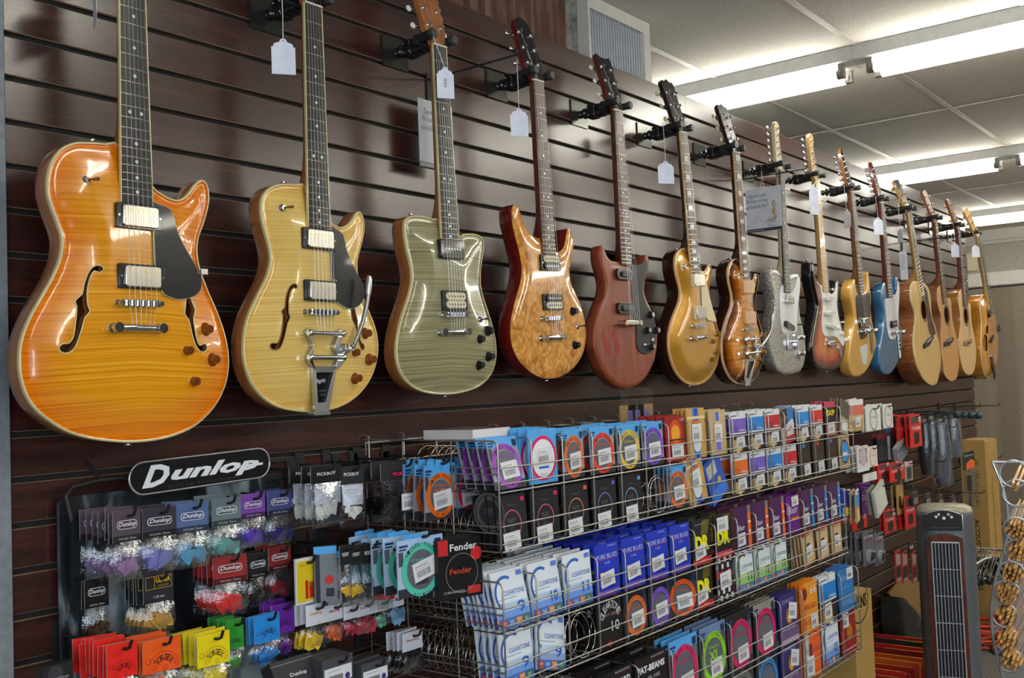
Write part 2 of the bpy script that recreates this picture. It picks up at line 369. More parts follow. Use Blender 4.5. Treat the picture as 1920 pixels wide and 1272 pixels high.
# bulkhead above the slatwall: corrugated sheet and return-air grille
m, nt, b = newmat('rusty_corrugated_metal'); tc = N(nt, 'ShaderNodeTexCoord')
mp = N(nt, 'ShaderNodeMapping'); mp.inputs['Scale'].default_value = (30, 1, 4); L(nt, tc.outputs['Object'], mp.inputs[0])
nz = N(nt, 'ShaderNodeTexNoise'); nz.inputs['Scale'].default_value = 1; nz.inputs['Detail'].default_value = 6; L(nt, mp.outputs[0], nz.inputs[0])
L(nt, ramp(nt, nz.outputs['Fac'], [(.3, S((66, 44, 36))), (.5, S((108, 72, 54))), (.68, S((150, 124, 104)))]), b.inputs['Base Color']); b.inputs['Roughness'].default_value = .7; b.inputs['Metallic'].default_value = .2
m2, nt, b = newmat('galvanised_metal'); tc = N(nt, 'ShaderNodeTexCoord'); nz = N(nt, 'ShaderNodeTexNoise'); nz.inputs['Scale'].default_value = 25; nz.inputs['Detail'].default_value = 5
L(nt, tc.outputs['Object'], nz.inputs[0]); L(nt, ramp(nt, nz.outputs['Fac'], [(.35, S((92, 92, 84))), (.6, S((150, 148, 136))), (.75, S((110, 90, 66)))]), b.inputs['Base Color']); b.inputs['Roughness'].default_value = .5; b.inputs['Metallic'].default_value = .4
Xr = PY(1062, 40, 1.88).x; Xg = PY(1101, 40, 1.88).x
for nm, a, b_, y, mm in (('rusty', .7, Xr, 1.88, m), ('galvanised', Xr-.03, Xg+.0, 1.90, m2)):
    mb = MB(); n = int((b_-a)/.0042); xs = [a+(b_-a)*i/n for i in range(n+1)]
    mb.grid([[(x, y+.009*math.sin(x*2*math.pi/.034), z) for x in xs] for z in (ZTOP-.1, CEIL)])
    mb.grid([[(x, y+.003+.009*math.sin(x*2*math.pi/.034), z) for x in xs] for z in (CEIL, ZTOP-.1)])
    tag(mb.build('corrugated_sheet', mm), '%s corrugated metal sheet above the slatwall' % nm, 'metal sheet')
def vent():
    a = PY(1097, 5, 1.87).x; e = PY(1213, 45, 1.87).x; z0, z1 = ZTOP-.12, CEIL-.002; y = 1.86
    root = empty('return_air_grille', ((a+e)/2, y, z0), 'white framed return air grille with vertical louvres above the slatwall', 'vent')
    mb = MB(); t = .045
    mb.box((a, y, z1-t), (e, y+.05, z1)); mb.box((e-t, y, z0), (e, y+.05, z1-t)); mb.box((a, y, z0), (a+.012, y+.05, z1-t))
    mb.build('frame', whitet, root)
    mb = MB(); lm = mat('vent_louvre', S((225, 228, 232)), .5); k = a+.02
    while k < e-t: mb.hexa([(k, y+.008, z0), (k+.002, y+.008, z0), (k+.012, y+.030, z0), (k+.009, y+.030, z0), (k, y+.008, z1-t), (k+.002, y+.008, z1-t), (k+.012, y+.030, z1-t), (k+.009, y+.030, z1-t)]); k += .0165
    o = mb.build('louvres', lm, root)
    mb = MB()
    for i in range(8): z = z0+.03+i*.04; mb.box((a+.01, y+.036, z), (e-t, y+.038, z+.004))
    mb.box((a, y+.055, z0), (e, y+.06, z1)); mb.build('duct', mat('duct_dark', S((70, 74, 84)), .7), root)
vent()
# fluorescent strips
tube_m = mat('lit_tube', (1.0, .97, .86), .4, emit=21)
tube_w = mat('tube_socket', S((120, 118, 110)), .4)
hous = mat('enamelled_steel', S((205, 204, 200)), .4)
def strip(x0, y_gap, n, label, first):
    root = empty('fluorescent_light', (x0+.08, y_gap, CEIL-.07), label, 'ceiling light', 'fluorescent strips')
    for k in range(n):
        ya = y_gap+.05+1.25-(k*1.33); yb = ya-1.25
        mb = MB(); zc = CEIL-.002
        prof = [(x0, zc), (x0+.012, zc-.05), (x0+.055, zc-.068), (x0+.105, zc-.068), (x0+.148, zc-.05), (x0+.16, zc)]
        mb.prism([(x, ya+.04, z) for x, z in prof], [(x, yb-.039, z) for x, z in prof], smooth=False)
        mb.build('housing', hous, root)
        for dx in (.035, .125):
            mb = MB(); c = Vector((x0+dx, 0, CEIL-.098))
            mb.tube([(c.x, ya-.03, c.z), (c.x, yb+.03, c.z)], .019, 14); mb.build('tube', tube_m, root)
            mb = MB()
            for y, s in ((ya-.03, 1), (yb+.03, -1)):
                mb.tube([(c.x, y-s*.004, c.z), (c.x, y+s*.014, c.z)], .0195, 14); mb.box((c.x-.012, min(y+s*.002, y+s*.025), c.z-.016), (c.x+.012, max(y+s*.002, y+s*.025), CEIL-.05)); mb.build('socket', tube_w, root); mb = MB()
    return root
Y0 = 1.39
strip(4.06, Y0, 5, 'long fluorescent strip nearest the air grille, brightest overhead', 1)
strip(6.59, Y0, 5, 'fluorescent strip in the middle of the ceiling, above the far electric guitars', 0)
strip(9.07, Y0, 5, 'farthest fluorescent strip, just in front of the far wall', 0)
strip(1.53, -.6, 4, 'fluorescent strip overhead nearest the viewer', 0)
# thermostat box on the far wall
q = PX(1824, 492, 10.5)
mb = MB(); f = Fr(q, (0, -1, 0), (0, 0, 1), (-1, 0, 0)); slab(mb, f, rrect(-.045, -.085, .045, .085, .01), 0, .035, .004); block(mb, f, -.03, -.06, .03, -.055, .036, .038)
mb.build('wall_speaker', mat('ivory_plastic', S((214, 206, 170)), .5), label='small ivory plastic box mounted on the far grey wall', cat='wall box')
# world + view
w = bpy.data.worlds.new('world'); bpy.context.scene.world = w; w.use_nodes = True
w.node_tree.nodes['Background'].inputs[0].default_value = (.75, .85, 1, 1); w.node_tree.nodes['Background'].inputs[1].default_value = .3
sc = bpy.context.scene; sc.view_settings.view_transform = 'Standard'; sc.view_settings.look = 'None'; sc.view_settings.gamma = 1; sc.view_settings.exposure = 0.08
sc.cycles.use_denoising = True; sc.cycles.max_bounces = 8; sc.cycles.transparent_max_bounces = 16; sc.cycles.caustics_reflective = False; sc.cycles.caustics_refractive = False; sc.cycles.sample_clamp_indirect = 6
# ================================================================== GUITARS
def inside(pt, poly):
    x, y = pt; c = False; j = len(poly)-1
    for i in range(len(poly)):
        xi, yi = poly[i]; xj, yj = poly[j]
        if (yi > y) != (yj > y) and x < (xj-xi)*(y-yi)/(yj-yi)+xi: c = not c
        j = i
    return c
def edist(x, y, poly):
    m = 1e9; n = len(poly)
    for i in range(n):
        ax, ay = poly[i]; bx, by = poly[(i+1) % n]; dx, dy = bx-ax, by-ay; l = dx*dx+dy*dy
        t = max(0, min(1, ((x-ax)*dx+(y-ay)*dy)/l)) if l else 0
        e = (x-ax-t*dx)**2+(y-ay-t*dy)**2
        if e < m: m = e
    return math.sqrt(m)
def resample(pts, step):
    out = []; n = len(pts)
    for i in range(n):
        a, b = Vector(pts[i]), Vector(pts[(i+1) % n]); k = max(1, int(round((b-a).length/step)))
        out += [tuple(a+(b-a)*(q/k)) for q in range(k)]
    return out
def inset(pts, d):
    n = len(pts); r = []
    for i in range(n):
        t = Vector(pts[(i+1) % n])-Vector(pts[i-1]); t = t.normalized() if t.length else Vector((1, 0)); r.append((pts[i][0]-t.y*d, pts[i][1]+t.x*d))
    return r
class Guitar: pass
def body_mesh(fr, out, th, H, Wd, holes, mats, root, round_r=.0, mottle=0, side_round=.006):
    ar = sum(out[i][0]*out[(i+1) % len(out)][1]-out[(i+1) % len(out)][0]*out[i][1] for i in range(len(out)))
    if ar < 0: out = out[::-1]
    out = resample(out, .006); pts = list(out); edges = [(i, (i+1) % len(out)) for i in range(len(out))]
    for h in holes:
        h = resample(h, .004); b = len(pts); pts += h; edges += [(b+i, b+(i+1) % len(h)) for i in range(len(h))]
    for dd in (.003, .008, .015):
        for q in inset(out, dd)[::1]:
            if inside(q, out) and edist(*q, out) > dd*.8 and not any(inside(q, h) for h in holes): pts.append(q)
    xs = [p[0] for p in out]; ys = [p[1] for p in out]; g = .011
    x = min(xs)
    while x < max(xs):
        y = min(ys)
        while y < max(ys):
            if inside((x, y), out) and edist(x, y, out) > .018 and not any(inside((x, y), h) for h in holes): pts.append((x, y))
            y += g
        x += g
    vs, es, fs, *_ = delaunay_2d_cdt([Vector(p) for p in pts], edges, [], 0, 1e-6)
    mb = MB(); ed = []
    for v in vs:
        d = edist(v.x, v.y, out)
        for h in holes: pass
        k = min(1, d/Wd); hh = H*(1-(1-k)**2)
        if Wd > .03: hh = H*(k*k*(3-2*k))-.0015*math.sin(min(1, d/.02)*math.pi)
        mb.v.append(tuple(fr.p(v.x, v.y, hh))); ed.append(d*10)
    for f in fs:
        c = (sum(vs[i].x for i in f)/3, sum(vs[i].y for i in f)/3)
        if inside(c, out) and not any(inside(c, h) for h in holes):
            a, b_, c_ = [vs[i] for i in f]
            if (b_.x-a.x)*(c_.y-a.y)-(b_.y-a.y)*(c_.x-a.x) < 0: f = (f[0], f[2], f[1])
            mb.f.append(tuple(f)); mb.m.append(0); mb.c.append((.5, .5, .5)); mb.s.append(True)
    mb.e = ed
    r = side_round
    lo = [[fr.p(*q, 0) for q in out], [fr.p(*q, -.0015) for q in inset(out, -.0008)], [fr.p(*q, -th+r) for q in inset(out, -.0008)], [fr.p(*q, -th+r*.3) for q in inset(out, r*.3)], [fr.p(*q, -th) for q in inset(out, r)]]
    mb.grid(lo[::-1], 1, closed=True); mb.face(lo[-1][::-1], 1)
    for h in holes:
        h = resample(h, .004); mb.grid([[fr.p(*q, .5*H) for q in h], [fr.p(*q, -.004) for q in h]], 1, closed=True)
    return out, mb.build('body', mats, root)
HS = {
 'gib': [(.0215, 0), (.023, .012), (.033, .03), (.0372, .045), (.0375, .10), (.041, .160), (.0405, .170), (.030, .180), (.018, .175), (.008, .183), (0, .186)],
 'open': [(.0215, 0), (.023, .012), (.034, .032), (.037, .05), (.038, .12), (.040, .165), (.034, .178), (.018, .171), (0, .170)],
 'prs': [(.0215, 0), (.024, .012), (.036, .035), (.040, .06), (.035, .11), (.036, .155), (.026, .175), (.006, .186), (0, .18)],
 'aco': [(.0215, 0), (.023, .012), (.029, .026), (.030, .04), (.036, .165), (.028, .172), (.012, .170), (0, .176)],
 'fen': [(-.0215, 0), (-.0235, .015), (-.0345, .028), (-.0315, .09), (-.0285, .165), (-.020, .182), (-.004, .190), (.012, .186), (.021, .172), (.019, .158), (.010, .140), (.009, .12), (.014, .07), (.020, .035), (.0225, .015), (.0215, 0)],
 'point': [(-.0215, 0), (-.024, .015), (-.032, .028), (-.030, .09), (-.022, .17), (-.010, .196), (.002, .190), (.010, .16), (.020, .10), (.032, .05), (.030, .03), (.022, .012), (.0215, 0)],
}
def guitar(name, label, F, out, nut, end, d=.13, th=.043, top=None, side=None, neck=None, board=None, binding=None, arch=(.006, .05), holes=(), holebind=None,
           inlay='dot', scale=.628, hs='gib', hsm=None, tilt=14, tuners='33', button=None, post=CHROME, acoustic=False, nutpx=None, join=None, group=None, cat='guitar', nfr=22, side_round=.006, bw=.0022, cutpx=None):
    P_ = lambda x, y: (F[0]+x/F[2], F[1]+y/F[2])
    g = Guitar(); bh = max(.010, arch[0]+.005) if not acoustic else max(.008, arch[0]+.005); g.h = arch[0]
    Wb = lambda q, w: PY(q[0], q[1], WY-d-w)
    nl, nr, el, er = [Wb(q, bh) for q in (*nut, *end)]
    nm, em = (nl+nr)/2, (el+er)/2
    V = (nm-em); V.y = 0; V.normalize(); 
    pts = [PY(*P_(x, y), WY-d) for x, y in spline([tuple(p) for p in out], 3)]
    cx = sum(p.x for p in pts)/len(pts); zb = min(p.z for p in pts)
    mx = em.x+(nm.x-em.x)*0
    root = empty(name, (em.x, WY-d, zb), label, cat, group)
    fr = Fr((em.x, WY-d, em.z), V.cross(Vector((0, 1, 0))) if False else Vector((V.z, 0, -V.x)), V, (0, -1, 0))
    g.fr, g.root, g.d, g.P = fr, root, d, P_
    g.q = lambda x, y, w=0: fr.uv(Wb(g.P(x, y), w))
    g.scale = scale
    o2 = [fr.uv(p) for p in pts]
    hl = [[fr.uv(PY(*P_(x, y), WY-d)) if not isinstance(h, tuple) else (x, y) for x, y in spline(h, 2)] for h in holes if not isinstance(h, tuple)]
    for h in holes:
        if isinstance(h, tuple):
            u, v = g.q(h[0], h[1]); hl.append([(u+math.cos(2*math.pi*i/28)*h[2], v+math.sin(2*math.pi*i/28)*h[2]) for i in range(28)])
    o2, bo = body_mesh(fr, o2, th, arch[0], arch[1], hl, [top, side], root, side_round=side_round)
    g.out = o2; g.body = bo
    if binding:
        mb = MB(); i0 = inset(o2, bw); e1 = inset(o2, -.0012)
        mb.grid([[fr.p(*q, .0015) for q in i0], [fr.p(*q, .0012) for q in inset(o2, -.0006)], [fr.p(*q, -.0005) for q in e1], [fr.p(*q, -.006) for q in e1]], closed=True)
        mb.build('binding', binding, root)
    if holebind:
        for h in hl:
            mb = MB(); hh = arch[0]*.75
            zf = lambda q: arch[0]*(lambda k: k*k*(3-2*k))(min(1, edist(*q, o2)/arch[1])) if arch[1] > .03 else arch[0]
            mb.tube([fr.p(q[0], q[1], zf(q)) for q in resample(h, .006)], .0013, 5, closed=True); mb.build('hole_binding', holebind, root)
    # fretboard
    n0, n1 = fr.uv(nl), fr.uv(nr); e0, e1 = fr.uv(el), fr.uv(er)
    nv = (n0[1]+n1[1])/2; ev = (e0[1]+e1[1])/2; nw = max(.020, (n1[0]-n0[0])/2); ew = max(.026, (e1[0]-e0[0])/2); nw = min(nw, .0225); ew = min(ew, .0295); nc = (n0[0]+n1[0])/2; ec = (e0[0]+e1[0])/2
    g.nv, g.ev = nv, ev
    cen = lambda v: ec+(nc-ec)*(v-ev)/(nv-ev); hw = lambda v: ew+(nw-ew)*(v-ev)/(nv-ev)
    g.cen = cen
    mb = MB(); rows = []
    for v in (ev, nv):
        c, h = cen(v), hw(v)
        rows.append([fr.p(c-h, v, bh-.006), fr.p(c-h, v, bh-.001)]+[fr.p(c-h+2*h*i/6, v, bh-.001+.0012*math.sin(math.pi*i/6)) for i in range(1, 6)]+[fr.p(c+h, v, bh-.001), fr.p(c+h, v, bh-.006)])
    mb.grid(rows, smooth=False, closed=True); mb.face(rows[0]); mb.face(rows[1][::-1])
    bd = mb.build('fretboard', board, root)
    if binding and board is not MAPLEN:
        for sgn in (-1, 1):
            mb = MB(); mb.hexa([fr.p(cen(ev)+sgn*hw(ev)+a, ev, w) for a, w in ((0, bh-.006), (sgn*.0018, bh-.006), (sgn*.0018, bh-.0004), (0, bh-.0004))]+[fr.p(cen(nv)+sgn*hw(nv)+a, nv, w) for a, w in ((0, bh-.006), (sgn*.0018, bh-.006), (sgn*.0018, bh-.0004), (0, bh-.0004))])
            mb.build('board_binding', binding, bd)
    fv = [nv-scale*(1-2**(-k/12)) for k in range(1, nfr+1)]; fv = [v for v in fv if v > ev+.004]; g.fv = fv
    for v in fv:
        mb = MB(); c, h = cen(v), hw(v)
        mb.grid([[fr.p(c-h+2*h*i/4, v+dv, bh-.0012+.0012*math.sin(math.pi*i/4)+w) for i in range(5)] for dv, w in ((-.0012, 0), (-.0005, .0013), (.0005, .0013), (.0012, 0))])
        mb.build('fret', NICKEL, bd)
    av = [nv]+fv
    for k in (1, 3, 5, 7, 9, 12, 15, 17, 19, 21):
        if k >= len(av) or (k == 1 and inlay != 'block'): continue
        v = (av[k]+av[k-1])/2; hh = (av[k-1]-av[k])/2
        for s in ((-1, 1) if (k == 12 and inlay == 'dot') else (0,)):
            mb = MB(); f3 = fr.sub(cen(v)+s*.011, v, bh+.0004)
            if inlay == 'dot': disc(mb, f3, 0, 0, .0032, 0, (1, 1, 1), n=12)
            else: t = hh*.62; poly(mb, f3, [(-.015, -t), (.015, -t), (.0125 if inlay == 'trap' else .015, t), (-.0125 if inlay == 'trap' else -.015, t)], 0, (1, 1, 1))
            mb.build('inlay', PEARL, bd)
    mb = MB(); block(mb, fr, nc-nw-.0005, nv, nc+nw+.0005, nv+.004, bh-.006, bh+.002); mb.build('nut', mat('bone', S((226, 218, 196)), .4), root)
    # neck shaft with flared heel
    jv = fr.uv(Wb(join, 0))[1] if join else ev+.05
    mb = MB(); rows = []; vs = [nv+.004, nv-.02]+[nv-.02-(nv-.02-jv-.075)*i/5 for i in range(1, 6)]+[jv+.06, jv+.04, jv+.024, jv+.012, jv, jv-.02]
    for v in vs:
        c, h = cen(v), hw(v)-.0004; t = max(0, min(1, (jv+.075-v)/.075)); dep = .019+.003*(nv-v)/.4+(t**(2.4 if acoustic else 2))*(th*.88-.02)
        wd = 1+.0*t
        rows.append([fr.p(c+h*wd*math.cos(math.pi*i/10), v, bh-.006-dep*(math.sin(math.pi*i/10)**(.75-.2*t))) for i in range(11)])
    mb.grid(rows); mb.face(rows[0]); mb.face(rows[-1][::-1])
    mb.build('neck', neck, root)
    # headstock
    t = R(tilt); hf = Fr(fr.p(nc, nv+.004, bh-.006 if tilt < 5 else bh-.003), fr.U, fr.V*math.cos(t)-fr.N*math.sin(t), fr.N*math.cos(t)+fr.V*math.sin(t)); g.hf = hf
    prof = HS[hs]; ol = prof+[(-u, v) for u, v in prof[-2::-1]] if prof[0][0] > 0 else prof
    ol = ol if prof[0][0] > 0 else ol
    mb = MB(); slab(mb, hf, ol, -.014, 0, .0006, 0, ms=1); hd = mb.build('headstock', [hsm, neck], root)
    ps = []
    if tuners == '33':
        for sgn in (-1, 1):
            for i in range(3): ps.append((sgn*(.022+.002*i), .048+.044*i, sgn))
    else:
        for i in range(6): ps.append((-.019+.0015*i*(1 if hs == 'fen' else .8), .032+.0255*i, -1))
    g.ps = ps
    for u, v, sgn in ps:
        mb = MB(); mb.lathe(hf.p(u, v, 0), hf.N, [(-.001, .0062), (.001, .0062), (.0015, .0045), (.006, .0035), (.009, .004), (.0115, .004)], 10)
        tn = mb.build('tuner', post, hd)
        edge = max(abs(a) for a, b_ in ol)+.002; L0 = edge+.006 if tuners == '33' else .046
        mb = MB(); mb.tube([hf.p(u, v, -.019), hf.p(sgn*L0, v, -.019)], .0026, 6, 0); block(mb, hf, u-.006, v-.008, u+.006, v+.008, -.023, -.0145, 0)
        bt = button or post
        rows = []
        for i in range(7):
            a = math.pi*i/6; rr = math.sin(a); rows.append([hf.p(sgn*(L0+.007-.008*math.cos(a)), v+.0085*rr*math.cos(2*math.pi*j/10), -.019+.005*rr*math.sin(2*math.pi*j/10)) for j in range(10)])
        mb.grid(rows, 1, closed=True)
        mb.build('tuner_button', [post, bt], hd)
    g.bh = bh; g.cenb = nv-scale
    return g
def strings(g, bv, bw_, tv=None, tw=None, th=None, bu=None, n=6):
    """nut -> saddle height bw_ at v=bv -> tail"""
    fr = g.fr
    for i in range(n):
        s = (i-(n-1)/2)/((n-1)/2); bc = g.cen(bv) if bu is None else bu
        u, v, sg = (g.ps[i] if len(g.ps) == 6 and g.ps[0][2] == g.ps[5][2] else g.ps[[0, 1, 2, 5, 4, 3][i]])
        mb = MB(); path = [g.hf.p(u, v, .006), fr.p(g.cen(g.nv)+s*.0175, g.nv+.003, g.bh+.0025), fr.p(bc+s*.026, bv, bw_)]
        if tv is not None: path.append(fr.p(bc+s*(tw or .026), tv, th))
        r = .00045 if i < 3 else .0003
        mb.tube(path, r, 4, cap=False)
        mb.build('string', mat('string_steel', (.45, .43, .4), .4, 1), g.root)
def humbucker(g, x, y, ringm, cover='cover', rw=.089, rh=.043, bob=(BLACKP, CREAM)):
    hh = max(g.h-.002, .002); fr = g.fr.sub(*g.q(x, y, hh), hh); mb = MB(); slab(mb, fr, rrect(-rw/2, -rh/2, rw/2, rh/2, .003, 2), -.002, .0085, .001)
    p = mb.build('pickup', ringm, g.root)
    for sx in (-1, 1):
        mb = MB(); disc(mb, fr, sx*(rw/2-.005), 0, .0018, .0091, (1, 1, 1), n=8); mb.build('screw', CHROME, p)
    if cover == 'cover':
        mb = MB(); slab(mb, fr, rrect(-.0345, -.0185, .0345, .0185, .005, 3), 0, .0125, .0015); cv = mb.build('pickup_cover', NICKEL, p)
        for i in range(6):
            mb = MB(); disc(mb, fr, -.025+.01*i, .009 if cover else 0, .0022, .0127, (1, 1, 1), n=8); mb.build('pole_piece', GOLDM, cv)
    else:
        for k, mt in enumerate(bob):
            v0 = .0005 if k == 0 else -.0185
            mb = MB(); slab(mb, fr, rrect(-.0345, v0, .0345, v0+.018, .0085, 4), 0, .0125, .001); cv = mb.build('bobbin', mt, p)
            for i in range(6):
                mb = MB(); mb.lathe(fr.p(-.025+.01*i, v0+.009, .012), fr.N, [(0, .0023), (.0012, .0023)], 8); mb.build('pole_piece', NICKEL if mt is not CREAM else BLACKP, cv)
def soap(g, x, y, m, w=.085, h=.034, r=.006, polem=NICKEL):
    hh = max(g.h-.002, .004); fr = g.fr.sub(*g.q(x, y, hh), hh); mb = MB(); slab(mb, fr, rrect(-w/2, -h/2, w/2, h/2, r, 3), 0, .013, .002); p = mb.build('pickup', m, g.root)
    for i in range(6):
        mb = MB(); disc(mb, fr, -.025+.01*i, 0, .002, .0132, (1, 1, 1), n=8); mb.build('pole_piece', polem, p)
def tom(g, x, y, m=CHROME, w=.078):
    u, v = g.q(x, y, g.h+.01); fr = g.fr.sub(u, v, g.h-.004); mb = MB(); slab(mb, fr, rrect(-w/2, -.006, w/2, .006, .0055, 4), .008, .016, .001); p = mb.build('bridge', m, g.root)
    for i in range(6):
        mb = MB(); block(mb, fr, -.029+.0105*i, -.0045, -.022+.0105*i, .0045, .015, .0195); mb.build('saddle', m, p)
    for s in (-1, 1):
        mb = MB(); mb.lathe(fr.p(s*(w/2-.002), 0, .002), fr.N, [(0, .006), (.004, .006), (.005, .003), (.016, .003), (.0165, .0045), (.018, .0045)], 10); mb.build('bridge_post', m, p)
    return u, v
def stoptail(g, x, y, m=CHROME, w=.092):
    u, v = g.q(x, y, g.h+.01); fr = g.fr.sub(u, v, g.h-.003); mb = MB(); rows = []
    for uu, r in ((-w/2+.006, .004), (-w/2+.012, .0065), (w/2-.012, .0065), (w/2-.006, .004)):
        rows.append([fr.p(uu, r*math.cos(2*math.pi*j/12), .013+r*.9*math.sin(2*math.pi*j/12)) for j in range(12)])
    mb.grid(rows, closed=True); mb.face(rows[0]); mb.face(rows[-1][::-1]); p = mb.build('tailpiece', m, g.root)
    for s in (-1, 1):
        mb = MB(); mb.lathe(fr.p(s*(w/2-.004), 0, .001), fr.N, [(0, .009), (.004, .009), (.005, .006), (.017, .0065), (.020, .0095), (.0215, .0085)], 14); mb.build('stud', m, p)
    return u, v
def knob(g, x, y, kind='amber'):
    hh = max(.0, g.h*.45) if g.h > .008 else .004; fr = g.fr.sub(*g.q(x, y, hh), hh); mb = MB()
    if kind in ('amber', 'gold'):
        mb.lathe(fr.o, fr.N, [(0, .0125), (.0015, .0128), (.004, .0115), (.006, .0088), (.014, .0078), (.0165, .0078), (.0175, .007)], 20); k = mb.build('knob', AMBER if kind == 'amber' else mat('gold_knob', (.34, .17, .03), .18, .3, coat=.7), g.root)
        mb = MB(); disc(mb, fr, 0, 0, .0045, .0178, (1, 1, 1), n=12); mb.build('knob_insert', mat('dark_amber', (.12, .02, .003), .3), k)
    elif kind == 'black':
        pr = [(0, .0128), (.002, .013), (.005, .0118), (.009, .0095), (.016, .0078), (.018, .0072)]
        rows = [[fr.p(math.cos(2*math.pi*j/24)*r*(1 if j % 2 else .94), math.sin(2*math.pi*j/24)*r*(1 if j % 2 else .94), h) for j in range(24)] for h, r in pr]
        mb.grid(rows, closed=True); mb.face(rows[-1][::-1]); mb.build('knob', BLACKP, g.root)
    elif kind == 'capped':
        mb.lathe(fr.o, fr.N, [(0, .0125), (.003, .012), (.007, .0095), (.015, .009)], 16); k = mb.build('knob', BLACKP, g.root)
        mb = MB(); mb.lathe(fr.p(0, 0, .015), fr.N, [(0, .0075), (.0012, .007)], 14); mb.build('knob_cap', NICKEL, k)
    elif kind == 'chrome':
        mb.lathe(fr.o, fr.N, [(0, .0095), (.002, .0095), (.003, .0088), (.016, .0088), (.019, .0075), (.020, .004)], 18); mb.build('knob', CHROME, g.root)
    else:
        mb.lathe(fr.o, fr.N, [(0, .012), (.003, .0118), (.006, .0092), (.014, .0085), (.016, .0078)], 18); mb.build('knob', WHITEP, g.root)
def toggle(g, x, y, tip=AMBER, plate=None):
    hh = g.h*.5; fr = g.fr.sub(*g.q(x, y, hh), hh); mb = MB()
    if plate: mb.lathe(fr.o, fr.N, [(-.002, .017), (.001, .017), (.0016, .016)], 24); mb.build('switch_plate', plate, g.root); mb = MB()
    mb.lathe(fr.o, fr.N, [(0, .0075), (.0035, .0075), (.0045, .005), (.008, .0045)], 14); t = mb.build('switch', CHROME, g.root)
    mb = MB(); mb.tube([fr.p(0, 0, .006), fr.p(.005, .001, .014)], .0016, 6); mb.tube([fr.p(.005, .001, .013), fr.p(.012, .0015, .020), fr.p(.0135, .0015, .0215)], [.002, .0033, .001], 8); mb.build('switch_tip', tip, t)
def strap(g, x, y, w=-.02, m=CHROME, dirv=None):
    u, v = g.q(x, y, w); fr = g.fr; a = fr.p(u, v, w)
    if dirv is None: dirv = (0, 1) if v > g.ev-.15 else (0, -1)
    ax = fr.U*dirv[0]+fr.V*dirv[1]; mb = MB(); mb.lathe(a-ax*.012, ax, [(0, .006), (.002, .006), (.005, .0035), (.010, .0035), (.013, .0065), (.015, .005)], 12); mb.build('strap_button', m, g.root)
def guard(g, pts, m, w=.0075, t=.0022, edge=None, F=None):
    P_ = (lambda x, y: (F[0]+x/F[2], F[1]+y/F[2])) if F else g.P
    pl = [g.fr.uv(PY(*P_(x, y), WY-g.d-w)) for x, y in spline(pts, 3)]
    mb = MB(); slab(mb, g.fr, pl, w-t, w, .0006, 0, ms=1); return mb.build('pickguard', [m, edge or m], g.root)
